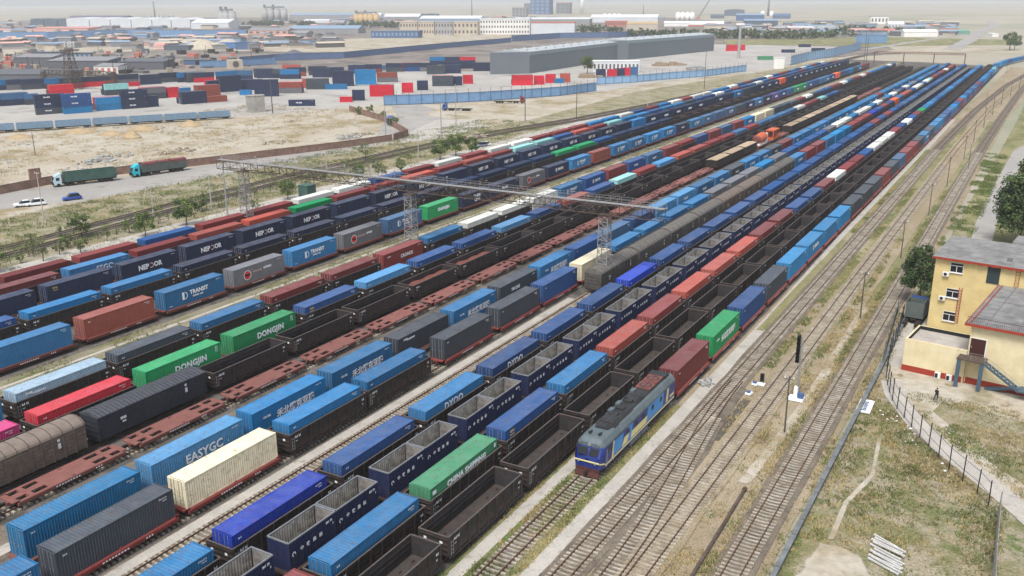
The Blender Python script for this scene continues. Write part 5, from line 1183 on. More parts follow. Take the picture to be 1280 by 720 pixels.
for i, (x, y, s, k, lab) in enumerate(TL): plant_tree(TK[k], x, y, s, i*1.3, lab, 'roadside trees left of the yard', 'roadside_tree')
rs = random.Random(99)
for i in range(18):
    yy = 93+i*8.2; xx = -169.3-2.5*min(1, max(0, (yy-110)/60))+rs.uniform(-1.5, 3.5)
    plant_tree(TK[2 + i % 2], xx, yy+rs.uniform(-2, 2), rs.uniform(.45, .85), i*2.1, f"low green sapling {ordw(i)} from the left edge along the low dark fence", 'saplings along the low fence', 'sapling')
BIG = tree_kit(21, 11.5, 3.6, 2.4, 60, 130, .24, ('leafdark', 'leaf', 'leafdark'), .28); BIG2 = tree_kit(22, 14, 5.2, 2.2, 80, 140, .3, ('leafdark', 'leaf', 'leafdark'), .34)
plant_tree(BIG, -14.2, 156.5, .8, .4, 'dense dark tree against the left end of the yellow building')
plant_tree(BIG2, -1.6, 206, 1.0, 0, 'nearest of the big dark trees behind the yellow building'); plant_tree(BIG2, 1.8, 219, 1.15, 2.1, 'middle big dark tree right of the lane'); plant_tree(BIG, 3.6, 232, 1.25, 1, 'farthest big dark tree beside the lane'); plant_tree(BIG2, 6, 207, 1.0, 4, 'big dark tree at the right picture edge')
SH = tree_kit(31, 2.6, 1.5, .3, 16, 70, .16, ('leaf2', 'leaf2', 'leaf'), .07)
plant_tree(SH, -3.8, 190, 1.1, 0, 'round bright green shrub at the foot of the big trees', None, 'shrub')
for i, (u, v, s, lab) in enumerate([(492, 158, 1.4, 'bush lowest along the inside wall beside the access road'), (478, 150, 1.3, 'second bush along the wall beside the access road'), (463, 141, 1.2, 'third bush along the wall beside the access road'), (449, 143, 1.2, 'topmost bush on the wall beside the access road'), (1262, 63, 3.2, 'dark bushy tree on the plain right of the far bridge'), (1268, 62, 2.6, 'small dark tree next to the bushy one on the plain')]):
    q = G(u, v); plant_tree(SH if i < 4 else TK[0], q.x, q.y, s, i, lab, None, 'shrub' if i < 4 else 'tree')
def woods(name, pts, n, rad, h, size, label, m=('leaf', 'leafdark', 'leafdry')):
    r = random.Random(len(pts)*7+n); b = MB(); P_ = [Vector((p.x, p.y)) for p in pts]
    for k in range(n):
        i = r.randrange(len(P_)-1); p = P_[i].lerp(P_[i+1], r.random()); p = p+Vector((r.gauss(0, rad*1.2), r.gauss(0, rad*1.2))); hh = h*r.uniform(.6, 1.15)
        b.tube((p.x, p.y, 0), (p.x, p.y, hh*.5), .25, .15, 5)
        c = crown(r, rad*r.uniform(.7, 1.2), hh*.8, hh*.55, 7, 16, size); o = len(b.v); b.v += [(q[0]+p.x, q[1]+p.y, q[2]) for q in c.v]; b.f += [tuple(i_+o for i_ in f) for f in c.f]; b.m += c.m
    tag(b.build(name, [M[k] for k in m]), label, 'woods', kind='stuff')
woods('distant_woods', [G(785, 46), G(860, 48), G(930, 48), G(995, 49), G(1060, 46)], 150, 5, 11, 1.4, 'belt of green trees behind the grey warehouse')
woods('distant_woods', [G(716, 41), G(778, 41)], 30, 5, 11, 1.4, 'green tree belt left of the pale yellow building')
woods('distant_woods', [G(440, 34), G(498, 35)], 36, 6, 13, 1.6, 'green trees below the yellow silo works')
woods('distant_woods', [G(312, 32), G(395, 32)], 40, 6, 9, 1.6, 'green strip of trees below the grey works')
woods('distant_woods', [G(1005, 33), G(1060, 40), G(1120, 44), G(1160, 44)], 60, 5, 9, 1.4, 'scattered trees among the far village houses')
M['straw'] = mat('dry_straw', (0.36, 0.28, 0.13, 1), .9, var=.3, scale=.5); M['grassg'] = mat('grass_blade_green', (0.13, 0.165, 0.05, 1), .9, var=.35, scale=.4); M['grasso'] = mat('grass_blade_olive', (0.21, 0.20, 0.09, 1), .9, var=.35, scale=.4)
CPATH = [((-13.2, 121), 1.5), ((-11.7, 115.5), 1.5), ((-8.6, 109), 1.5), ((-5.2, 103.6), 1.5), ((-1.2, 98.5), 1.5), ((2.2, 94.2), 1.5), ((6, 88.5), 1.5), ((12, 80), 1.5)]
TRAIL = [((-11.8, 78), .35), ((-11.9, 86), .35), ((-10.6, 93), .35), ((-11.5, 103), .6)]
def bare(x, y):
    for pl in (CPATH, TRAIL):
        for (a, w_), (c, _) in zip(pl, pl[1:]):
            A_, C_, P0 = Vector(a), Vector(c), Vector((x, y)); d = C_-A_; t = max(0, min(1, (P0-A_).dot(d)/d.length_squared))
            if (A_+d*t-P0).length < w_: return True
    if -14.2 < x < -6.8 and y < 77.4: return True
    if -34.1 < x < -32.3 and y < 200 or -39.7 < x < -38.3: return True
    return False
def grass(name, zones, n, h, m, label, seed, clump=.35, thr=.0):
    r = random.Random(seed); b = MB(); c = 0
    while c < n:
        z = r.choices(zones, [q[4] for q in zones])[0]; x = r.uniform(z[0], z[1]); y = r.uniform(z[2], z[3])
        if bare(x, y): c += .1; continue
        if mnoise.noise(Vector((x*.16+seed, y*.16, 1.7)))+.5*mnoise.noise(Vector((x*.6, y*.6, seed))) < thr+r.uniform(-.15, .15): c += .2; continue
        c += 1
        for k in range(4):
            a = r.uniform(0, 6.28); hh = h*r.uniform(.5, 1.4); w_ = .03+.05*r.random(); px, py = x+r.gauss(0, clump*.4), y+r.gauss(0, clump*.4); lx_, ly_ = r.gauss(0, .45)*hh, r.gauss(0, .45)*hh
            b.tri((px-w_*math.cos(a), py-w_*math.sin(a), 0.05), (px+w_*math.cos(a), py+w_*math.sin(a), 0.05), (px+lx_, py+ly_, hh+.05))
    tag(b.build(name, M[m]), label, 'grass', kind='stuff')
ZR = [(-14.3, 2, 66, 118, 3), (-8, 14, 95, 117, 2.5), (-16.2, -14, 60, 150, .6), (-20.8, -19.6, 60, 170, .6), (-12, -3, 100, 118, .7)]
grass('dry_grass', ZR, 7000, .26, 'straw', 'dry straw-coloured grass on the ground below the building', 3)
grass('olive_grass', ZR, 6000, .22, 'grasso', 'olive weeds scattered below the yellow building', 5, thr=.05)
grass('green_grass', ZR, 5200, .28, 'grassg', 'green weed tufts between fence and low wall', 9, thr=.2)
ZT = [(-34.9, -34.0, 40, 100, 1), (-40.2, -37.7, 40, 96, 3), (-37.9, -35, 40, 77, 1.2), (-29, -27.4, 110, 260, 2), (-20.9, -19.4, 110, 260, 2), (-33.2, -32.3, 100, 260, 2), (-24, -22.5, 60, 200, 1.5)]
grass('track_weeds', ZT, 9000, .22, 'grassg', 'green weeds growing along the tracks and walkways', 14, thr=.05)
grass('track_straw', ZT+[(-24, -19, 60, 160, 4), (-28, -26, 75, 110, 1)], 9000, .22, 'straw', 'dry grass between the right-hand tracks', 15, thr=0)
ZW = [(-115, -105, 60, 330, 3), (-207, -150, 90, 330, 6)]
grass('aisle_weeds', [ZW[0]], 6000, .3, 'grasso', 'yellowish weeds covering the wide aisle between rows', 17, thr=-.05)
grass('verge_green', [(-205, -170, 90, 330, 1)], 8000, .5, 'grassg', 'green weed growth along the left rails and verge', 37, clump=.7, thr=.08)
grass('verge_weeds', [ZW[1]], 9000, .45, 'grasso', 'weeds on the verge between the road and the left rails', 19, clump=.6, thr=.05)
grass('lane_verge_grass', [(-16, -10, 160, 330, 1)], 5000, .35, 'grassg', 'yellow-green grass between the right tracks and the lane', 23, clump=.5, thr=0)

r = random.Random(8); b = MB()
for k in range(26):
    t_ = r.random(); x = -11.6+9.5*t_+r.gauss(-1.2, .5); y = 112-14.5*t_+r.gauss(-.8, .7); s = r.uniform(.05, .2); a = r.uniform(0, 3); z = .12+r.uniform(0, .1)
    b.quad((x-s*math.cos(a), y-s*math.sin(a), z), (x+s*math.sin(a), y-s*math.cos(a), z+.05), (x+s*math.cos(a), y+s*math.sin(a), z), (x-s*math.sin(a), y+s*math.cos(a), z+.08))
tag(b.build('litter', M['letter']), 'white litter scattered along the foot of the wire fence', 'litter', kind='stuff')
# ---------------------------------------------------------------- vehicles
def wheel(b, x, y, r, w_): b.tube((x-w_/2, y, r), (x+w_/2, y, r), r, None, 16)
M['carblue'] = mat('blue_car_paint', s2l((40, 72, 150)), .3, var=.03, spec=.5); M['carwhite'] = mat('white_car_paint', s2l((225, 228, 232)), .3, var=.03, spec=.5); M['cardark'] = mat('dark_car_paint', s2l((36, 44, 66)), .3, var=.03, spec=.5); M['cargrey'] = mat('grey_car_paint', s2l((120, 128, 138)), .3, var=.03, spec=.5)
def car_kit(m, suv):
    b = MB(); h0 = .95 if suv else .85; h1 = 1.68 if suv else 1.45
    sec = lambda y, w_, zt: [(-w_, y, .35), (w_, y, .35), (w_*1.02, y, .62), (w_*.97, y, zt), (-w_*.97, y, zt), (-w_*1.02, y, .62)]
    b.loft([sec(-2.25, .72, .72), sec(-2.05, .86, .80), sec(-.9, .90, h0), sec(1.5, .90, h0+.03), sec(2.1, .86, h0), sec(2.3, .78, .85)])
    cb = MB(); e = 2.05 if suv else 1.6
    cb.loft([[(-.84, -1.0, h0), (.84, -1.0, h0), (.84, e, h0+.02), (-.84, e, h0+.02)], [(-.66, -.25, h1), (.66, -.25, h1), (.66, e-.45, h1), (-.66, e-.45, h1)]])
    rf = MB(); rf.box(-.64, -.22, h1+.001, .64, e-.48, h1+.05)
    g = MB()
    for s in (-1, 1):
        q = [(s*.835, -.75, h0+.08), (s*.835, e-.2, h0+.10), (s*.70, e-.5, h1-.08), (s*.70, -.3, h1-.08)]; g.quad(*(q if s > 0 else q[::-1]))
    ws = MB(); wheel(ws, 0, 0, .33, .22)
    return b.mesh('car_body', M[m]), cb.mesh('car_cabin', M['glass']), rf.mesh('car_roof', M[m]), ws.mesh('car_wheel', M['black'])
CK = {}
def car(x, y, rz, m, suv, label, group=None):
    if (m, suv) not in CK: CK[(m, suv)] = car_kit(m, suv)
    k = CK[(m, suv)]; o = link('parked_car', k[0], None, (x, y, .02), rz); tag(o, label, 'car', group)
    link('cabin_glass', k[1], o); link('roof', k[2], o)
    for s in (-1, 1):
        for yy in (-1.4, 1.4): link('wheel', k[3], o, (s*.78, yy, .0))
    for s in (-1, 1): b = MB(); b.box(s*.6-.14, -2.27, .6, s*.6+.14, -2.2, .74); b.build('headlight', M['winframe'], o)
q = G(90, 250); car(q.x, q.y, R(-22), 'carblue', True, 'blue estate car on the road below the green truck')
for i, (u, v) in enumerate([(30, 258), (45, 257)]): q = G(u, v); car(q.x, q.y, R(-26), 'carwhite', bool(i), ['white car nearest the left picture edge beside the road', 'white car beside the white concrete pole'][i], 'white cars by the road')
for i, (u, v, m) in enumerate([(452, 231, 'carwhite'), (463, 229, 'cardark'), (470, 226, 'cargrey'), (479, 224, 'carblue'), (486, 221, 'cardark'), (494, 219, 'cargrey'), (593, 177, 'cargrey'), (598, 176, 'carwhite')]):
    q = G(u, v+6); car(max(q.x, -166), q.y, R(-60 if i < 6 else -20), m, i % 2 == 0, ['white car at the lower end of the parked line', 'dark car second in the parked line behind the first row', 'grey car third in the parked line behind the first row', 'blue car fourth in the parked line behind the first row', 'dark car fifth in the parked line behind the first row', 'grey car last in the parked line behind the first row', 'grey car parked on the weeds beyond the round trees', 'white car parked on the weeds beyond the round trees'][i], 'cars parked behind the first row')
def truck(x, y, rz, cabm, boxm, label, L_=16.5, red=False, low=False):
    o = empty('truck', (x, y, .02), rz, label=label, cat='truck')
    b = MB(); b.loft([[(-1.2, .25, .55), (1.2, .25, .55), (1.2, .12, 1.6), (1.1, .55, 2.9), (-1.1, .55, 2.9), (-1.2, .12, 1.6)], [(-1.22, 2.2, .55), (1.22, 2.2, .55), (1.22, 2.2, 1.6), (1.18, 2.2, 3.0), (-1.18, 2.2, 3.0), (-1.22, 2.2, 1.6)]])
    b.loft([[(-1.0, .9, 2.95), (1.0, .9, 2.95), (1.0, 1.0, 3.1), (-1.0, 1.0, 3.1)], [(-1.12, 2.2, 3.0), (1.12, 2.2, 3.0), (1.12, 2.2, 3.75), (-1.12, 2.2, 3.75)]])
    cab = b.build('cab', M[cabm], o); b = MB(); b.quad((-1.02, .16, 1.75), (1.02, .16, 1.75), (.95, .5, 2.75), (-.95, .5, 2.75))
    for s in (-1, 1): q = [(s*1.225, .75, 1.75), (s*1.225, 1.7, 1.75), (s*1.19, 1.7, 2.55), (s*1.17, .9, 2.55)]; b.quad(*(q if s > 0 else q[::-1]))
    b.build('cab_window', M['glass'], cab); b = MB(); b.box(-1.15, .02, .5, 1.15, .24, 1.0); b.box(-.9, .08, 1.05, .9, .2, 1.5); b.build('bumper', M['maintblack'], cab)
    b = MB(); b.box(-.45, .6, .7, .45, L_, 1.05); b.box(-1.1, 6.0, .5, -.6, 8.2, 1.0); b.box(.6, 6.0, .5, 1.1, 8.2, 1.0); b.build('chassis', M['under'], o)
    for yy in (1.35, 3.6, 4.9, L_-4.2, L_-2.9, L_-1.6):
        for s in (-1, 1): b = MB(); wheel(b, s*1.05, yy, .5, .34); b.tube((s*1.05-.18, yy, .5), (s*1.05+.18, yy, .5), .22, None, 10, 0); b.build('wheel', M['black'], o)
    if not low:
        b = MB(); y0 = 3.0; b.box(-1.24, y0, 1.15, 1.24, y0+.06, 3.6); b.box(-1.24, L_-.06, 1.15, 1.24, L_, 3.6); b.box(-1.24, y0+.061, 1.15, -1.18, L_-.061, 3.6); b.box(1.18, y0+.061, 1.15, 1.24, L_-.061, 3.6); b.box(-1.179, y0+.062, 1.15, 1.179, L_-.062, 1.3)
        n = 22
        for k in range(n):
            y = y0+.1+k*(L_-y0-.2)/(n-1)
            for s in (-1, 1): x0, x1 = sorted((s*1.241, s*1.30)); b.box(x0, y-.05, 1.12, x1, y+.05, 3.58)
        for s in (-1, 1): x0, x1 = sorted((s*1.20, s*1.31)); b.box(x0, y0, 3.59, x1, L_, 3.72)
        bx = b.build('trailer_box', M[boxm], o)
        if red:
            b = MB()
            for k, (ya, yb) in enumerate(((y0, 7.4), (7.9, 11.4), (11.8, L_))):
                zc = 3.9 if k != 1 else 3.75; b.loft([[(-1.32, ya, 3.3 if k != 1 else 3.6), (-1.25, ya, 3.74), (0, ya, zc), (1.25, ya, 3.74), (1.32, ya, 3.2 if k != 1 else 3.6)], [(-1.32, yb, 3.35), (-1.25, yb, 3.74), (0, yb, zc+.06), (1.25, yb, 3.74), (1.32, yb, 3.15)]], close=False)
            b.build('tarpaulin', M['redtarp'], bx)
    return o
M['truckgreen'] = mat('dark_green_trailer', (0.022, 0.085, 0.07, 1), .6, var=.15, dust=.2); M['truckgrey'] = mat('grey_green_trailer', (0.06, 0.085, 0.08, 1), .6, var=.15, dust=.25); M['redtarp'] = mat('dull_red_tarpaulin', (0.20, 0.05, 0.05, 1), .8, var=.2)
M['cabpale'] = mat('pale_blue_cab', (0.42, 0.55, 0.6, 1), .4, var=.05); M['cabcyan'] = mat('turquoise_cab', (0.03, 0.42, 0.50, 1), .4, var=.05); M['cabblue'] = mat('blue_cab', (0.05, 0.10, 0.28, 1), .4, var=.05)
q = G(66, 234); q2 = G(146, 225); d = (q2-q); truck(q.x, q.y, math.atan2(d.y, d.x)-math.pi/2, 'cabpale', 'truckgreen', 'truck with pale cab and long dark green open trailer on the road')
q = G(164, 222); q2 = G(235, 212); d = (q2-q); truck(q.x, q.y, math.atan2(d.y, d.x)-math.pi/2, 'cabcyan', 'truckgrey', 'truck with turquoise cab and grey trailer under dull red tarpaulins', red=True)
q = G(488, 157); truck(q.x, q.y, R(35), 'cabblue', 'truckgrey', 'blue-cabbed flat truck coming down the access road', 13, low=True)
q = G(553, 138); truck(q.x, q.y, R(-70), 'cabblue', 'truckgrey', 'blue-cabbed empty truck standing on the sand before the blue fence', 14, low=True)
q = G(656, 129); truck(q.x, q.y, R(115), 'redtarp', 'truckgrey', 'red-cabbed low trailer truck beside the blue fence', 15, low=True)
q = G(1151, 376); truck(-13.2, 150.5, R(176), 'cabblue', 'truckgrey', 'short blue-cabbed lorry in the alley under the dark tree', 5.6)
q = G(318, 246); t = empty('storage_tank', (-160.5, 172, 0), label='dark green steel tank box beside the pale white containers', cat='tank'); b = MB(); b.box(-1.5, -1.6, .2, 1.5, 1.6, 3.2); b.build('body', M['truckgreen'], t); b = MB(); b.box(-1.6, -1.7, 3.2, 1.6, 1.7, 3.35); b.build('lid', M['truckgreen'], t)

# ---------------------------------------------------------------- left side walls and lots
M['brick'] = mat('brick_wall', (0.25, 0.16, 0.12, 1), .9, var=.2, scale=.8, dark=(0.19, 0.115, 0.09, 1))
def wallrun(name, pts, h, m, label, th=.3, cop=True):
    b = MB(); pts = [Vector((p[0], p[1])) for p in pts]
    for a, c in zip(pts, pts[1:]):
        d = (c-a).normalized(); n = Vector((-d.y, d.x))*th/2
        b.loft([[(a.x-n.x, a.y-n.y, 0), (a.x+n.x, a.y+n.y, 0), (a.x+n.x, a.y+n.y, h), (a.x-n.x, a.y-n.y, h)], [(c.x-n.x, c.y-n.y, 0), (c.x+n.x, c.y+n.y, 0), (c.x+n.x, c.y+n.y, h), (c.x-n.x, c.y-n.y, h)]])
    o = b.build(name, M[m]); tag(o, label, 'wall')
    if cop:
        b = MB()
        for a, c in zip(pts, pts[1:]):
            d = (c-a).normalized(); n = Vector((-d.y, d.x))*(th/2+.05)
            b.loft([[(a.x-n.x, a.y-n.y, h), (a.x+n.x, a.y+n.y, h), (a.x+n.x, a.y+n.y, h+.1), (a.x-n.x, a.y-n.y, h+.1)], [(c.x-n.x, c.y-n.y, h), (c.x+n.x, c.y+n.y, h), (c.x+n.x, c.y+n.y, h+.1), (c.x-n.x, c.y-n.y, h+.1)]])
        b.build('coping', M[m], o)
    return o
wallrun('brick_wall', [g2(-60, 256), g2(0, 243), g2(60, 231), g2(150, 218), g2(240, 208), g2(330, 197), g2(420, 186), g2(490, 176)], 2.2, 'brick', 'long reddish brick wall along the road behind the trucks')
wallrun('brick_wall', [g2(492, 176), g2(510, 170), g2(480, 152), g2(437, 139)], 2.4, 'brick', 'tan wall running up beside the access road to the yard gate', .3)
t = wallrun('gate_pillar', [g2(38, 229), g2(52, 227)], 3.8, 'brick', 'short high brick block beside the long wall at left', .8); t['category'] = 'wall'
for i, (u, v, h, w_, lab) in enumerate([(165, 172, 3.2, 8, 'pointed sand heap below the pale blue wagons'), (180, 162, 2.2, 14, 'broad sand heap beside the pale blue wagons'), (238, 157, 2.4, 12, 'sand heap with dark load near the last pale wagon'), (100, 165, 1.8, 16, 'low sand heap at the left below the pale wagons'), (25, 172, 1.6, 13, 'low sand heap at the far left edge'), (140, 168, 1.6, 12, 'flat sand heap left of the pointed one')]):
    q = G(u, v); r = random.Random(i); b = MB(); n = 18; rings = []
    for k in range(6):
        f = k/5; rr = w_/2*(1-f)**.85+.15; rings.append([(rr*math.cos(6.283*j/n)*(1+.25*mnoise.noise(Vector((j*.7, k*.5, i)))), rr*math.sin(6.283*j/n)*.8, h*f+.15*mnoise.noise(Vector((j*.5, k, i*3)))) for j in range(n)])
    b.loft(rings); o = b.build('sand_heap', M['heap'] if 'heap' in M else M.setdefault('heap', mat('sand_heap', (0.36, 0.27, 0.16, 1), .95, var=.2, scale=.5, bump=.5)), None, True, (q.x, q.y, -.15)); tag(o, lab, 'sand heap', 'sand heaps')
for i, (u, v, n, rad, lab) in enumerate([(122, 202, 40, 5, 'pale pile of broken concrete behind the trucks'), (145, 196, 25, 4, 'smaller pile of broken concrete right of the pale pile'), (435, 172, 30, 4.5, 'pile of twisted pale scrap in the sandy lot'), (455, 168, 20, 3.5, 'scrap pile near the bend of the tan wall'), (365, 152, 8, 1.2, 'small pile of debris on open sand'), (220, 190, 26, 5, 'rubble pile on the sand behind the turquoise cab'), (350, 178, 22, 5, 'low rubble pile on the sand above the brick wall'), (600, 172, 24, 4, 'rubble by the dark mast beside the clearing')]):
    q = G(u, v); tag(rockpile(n, rad, 1.1, 40+i).build('rubble_pile', M['debris'] if i in (0, 1, 2) else M['heapgrey'] if 'heapgrey' in M else M.setdefault('heapgrey', mat('tan_rubble', (0.33, 0.28, 0.21, 1), .95, var=.3, scale=2)), None, loc=(q.x, q.y, 0)), lab, 'rubble pile', 'rubble piles')
grass('lot_scrub', [(-335, -238, 130, 330, 1)], 7000, .55, 'straw', 'dry scrub over the sandy lot behind the brick wall', 29, clump=.9, thr=.12)
r = random.Random(61); b = MB(); k = 0
while k < 700:
    x, y = r.uniform(-335, -236), r.uniform(130, 335)
    if mnoise.noise(Vector((x*.035, y*.035, 9))) < .08+r.uniform(-.1, .1): k += .15; continue
    k += 1; s_ = r.uniform(.15, .7); Mx = Matrix.Translation((x, y, s_*.1)) @ Matrix.Rotation(r.uniform(0, 3), 4, 'Z') @ Matrix.Rotation(r.uniform(-.5, .5), 4, 'X'); b.box(-s_, -s_*.5, -s_*.3, s_, s_*.5, s_*.35, r.randrange(2), Mx)
tag(b.build('scattered_rubble', [M['debris'], M['heapgrey']]), 'stones and rubble strewn over the sandy lot', 'rubble', kind='stuff')
# low picket fence beside the left rails
fe = empty('picket_fence', (0, 0, 0), label='low dark fence between the left rails and the pale loading path', cat='fence')
b = MB(); fp = [(-167.5, 70), (-168.5, 110), (-172.5, 150), (-174.5, 190), (-173, 215)]
for p, t in walk(fp, 2.5): q = MB(); q.bar((p.x, p.y, 0), (p.x, p.y, 1.9), .09); q.build('post', M['poledark'], fe)
for (p, t), (p2, t2) in zip(walk(fp, 2.5), walk(fp, 2.5)[1:]):
    for z in (.5, 1.1, 1.7): b.bar((p.x, p.y, z), (p2.x, p2.y, z), .04)
b.build('rails', M['poledark'], fe)

# pale blue gondola train on the siding by the yard
M['paleblue'] = mat('pale_blue_wagon_paint', s2l((112, 142, 166)), .6, var=.12, scale=.8, dust=.2); M['greywhite'] = mat('pale_grey_paint', (0.45, 0.46, 0.47, 1), .6, var=.1)
def palegon():
    b = MB()
    for s in (-1, 1):
        x0, x1 = sorted((s*1.5, s*1.56)); b.box(x0, -6.4, 1.1, x1, 6.4, 3.3)
        for k in range(10): y = -6.2+k*12.4/9; x0, x1 = sorted((s*1.561, s*1.66)); b.box(x0, y-.08, 1.0, x1, y+.08, 3.25)
        y0, y1 = sorted((s*6.34, s*6.4)); b.box(-1.499, y0, 1.1, 1.499, y1, 3.28)
    b.box(-1.499, -6.339, 1.1, 1.499, 6.339, 1.3); u = MB(); u.box(-1.2, -6.4, .7, 1.2, 6.4, 1.09)
    e = MB()
    for s in (-1, 1): y0, y1 = sorted((s*6.41, s*6.55)); e.box(-1.6, y0, .9, 1.6, y1, 3.35)
    return Kit('gondola_wagon', b.mesh('pale_gondola', M['paleblue']), [Kit('underframe', u.mesh('pale_under', M['under'])), Kit('end_wall', e.mesh('pale_end', M['greywhite'])), bogie(-4.5), bogie(4.5)])
PG = palegon(); e0, e1 = G(288, 148), G(0, 166); dr = (e0-e1).normalized(); rz = math.atan2(dr.y, dr.x)-math.pi/2
for i in range(7):
    q = e0-dr*(6.6+13.6*i); o = PG.spawn((q.x, q.y, 0), rz); tag(o, f"pale blue open wagon on the sandy siding, {ordw(i)} from the train's right end", 'gondola wagon', 'pale blue wagons on the siding')

# ---------------------------------------------------------------- container yard
dY = Vector((0.53, 0.848, 0)); aY = math.atan2(dY.y, dY.x)-math.pi/2
YARD = [ # left px, right px, bottom px, colours bottom to top, remark
 (-8, 6, 133, 'NN', 'cut by the left picture edge'), (9, 29, 132, 'NS', 'second stack from the left picture edge'), (31, 50, 131, 'KS', 'dark stack left of the three-high stack'), (52, 76, 143, 'KNN', 'three-high stack left of the blue pair'), (78, 118, 142, 'TBB', 'stack of blue over cyan near the siding'), (118, 158, 138, 'TT', 'cyan stack near the siding'),
 (68, 88, 120, 'XX', 'red stack behind the blue-over-cyan stack'), (135, 158, 119, 'KC', 'mint-topped stack behind the cyan one'), (158, 180, 136, 'NNN', 'navy three-high stack right of the cyan stack'), (181, 199, 134, 'NN', 'navy two-high stack right of the navy three-high'), (160, 176, 108, 'X', 'lone red box behind the mint one'), (178, 207, 124, 'KY', 'olive grey stack left of the red pair'), (208, 225, 122, 'XX', 'red pair left of the navy lettered pair'), (224, 238, 116, 'A', 'azure box behind the red pair'),
 (231, 255, 130, 'NN', 'navy lettered pair beside the brown ones'), (254, 283, 128, 'F', 'brown box nearest the siding end'), (248, 274, 121, 'FF', 'brown pair behind the single brown one'), (231, 262, 103, 'KK', 'dark green-grey row at the back left'), (262, 284, 114, 'NN', 'navy stack right of the back row'), (279, 298, 115, 'NNN', 'navy three-high stack at the yard middle'), (303, 312, 119, 'A', 'small azure box by the concrete block'), (302, 325, 113, 'NN', 'navy pair behind the concrete block'), (322, 346, 121, 'NNN', 'navy three-high stack right of the concrete block'),
 (346, 381, 117, 'YF', 'brown over grey stack'), (381, 390, 110, 'OO', 'salmon stack behind the brown and grey one'), (386, 408, 112, 'KK', 'dark pair left of the azure box'), (409, 432, 112, 'A', 'azure box at the yard edge'), (352, 373, 99, 'NA', 'navy and azure pair at the back'), (352, 378, 92, 'OO', 'salmon pair at the back'), (316, 351, 98, 'NN', 'navy back pair left of the salmon pair'), (390, 416, 97, 'NN', 'navy back pair right of the salmon one'), (418, 441, 108, 'NNN', 'navy three-high stack left of the tall cyan one'), (443, 472, 106, 'TTT', 'tall cyan stack'), (474, 494, 103, 'YF', 'brown over grey stack right of the cyan one'),
 (465, 492, 87, 'S', 'steel box behind the cyan stack'), (502, 528, 89, 'XX', 'red pair in the middle of the pavement'), (534, 556, 93, 'KK', 'dark pair at the pavement middle'), (557, 573, 92, 'NN', 'navy pair beside the dark pair'), (534, 560, 81, 'NA', 'navy and azure pair behind the dark pair'), (541, 566, 108, 'KK', 'dark pair facing the blue fence'), (567, 576, 107, 'NN', 'navy pair facing the blue fence'), (577, 593, 105, 'XX', 'red pair left of the grey warehouse'), (466, 489, 121, 'XX', 'red pair at the left end of the blue fence'), (490, 500, 118, 'WW', 'white stack among the red ones'), (501, 518, 116, 'XX', 'red pair right of the white stack'), (519, 538, 113, 'NN', 'navy pair right of the red ones'),
 (423, 443, 128, 'X', 'lone red box by the gate'), (439, 458, 126, 'NN', 'navy pair by the gate'), (365, 390, 133, 'N', 'lone navy box on the sand'), (556, 576, 81, 'NN', 'navy pair far back'), (577, 592, 81, 'FX', 'red over brown pair far back'), (593, 612, 89, 'NN', 'navy pair against the grey warehouse'), (641, 665, 107, 'XX', 'first red pair before the warehouse'), (667, 681, 106, 'XX', 'second red pair before the warehouse'), (682, 694, 104, 'XX', 'third red pair before the warehouse'), (695, 702, 104, 'A', 'small azure box before the warehouse'), (703, 710, 103, 'OO', 'salmon stack before the warehouse'),
 (744, 758, 97, 'NN', 'navy pair by the low office shed'), (759, 771, 97, 'XX', 'red pair by the low office shed'), (772, 777, 96, 'NN', 'narrow navy stack by the office shed'), (778, 785, 95, 'XX', 'narrow red stack by the office shed'), (786, 797, 94, 'SS', 'steel pair by the office shed'), (909, 922, 64, 'XX', 'red pair at the far end of the pavement'), (923, 931, 63, 'XX', 'farthest red pair on the pavement'), (970, 1000, 66, 'N', 'navy box left in the far line'), (1000, 1045, 64, 'N', 'navy box right in the far line'), (993, 1018, 59, 'N', 'navy box behind the far line'), (944, 969, 75, 'E', 'dark green box by the white wall'), (970, 979, 77, 'K', 'grey box beside the dark green one')]
for u0, u1, vb, cs, rem in YARD:
    qa, qb = G(u0, vb), G(u1, vb); D = math.hypot(qa.x, qa.y); wm = (u1-u0)*D/FPX*1.02; long_ = wm > 9
    kit = MIDC if long_ else N20; H_ = CH if long_ else 2.591; rot = aY+(.22 if u0 < 300 else -.42)
    vd = Vector((qa.x+qb.x, qa.y+qb.y, 0)).normalized(); q = (qa+qb)/2+vd*(2.4 if long_ else 1.8)
    for i, c in enumerate(cs):
        cc = Vector(PALL[c][:3])*rnd.uniform(.85, 1.1); nlev = ['bottom', 'middle', 'top']
        lev = 'single' if len(cs) == 1 else ('bottom' if i == 0 else 'top' if i == len(cs)-1 else 'middle')
        kk = list(kit[1]); yl = c in 'NBK' and long_ is not None and D < 480
        if yl and long_: kk.append(Kit('lettering', LET['m']))
        o = Kit('stacked_container', kit[0], kk).spawn((q.x+rnd.uniform(-.1, .1), q.y, i*(H_+.02)), rot+rnd.uniform(-.015, .015), (cc.x, cc.y, cc.z, 1))
        tag(o, f"{lev} {PAL[c][0]} container of the {rem}" if len(cs) > 1 else f"single {PAL[c][0]} container, {rem}", 'container', 'containers stacked in the storage yard')
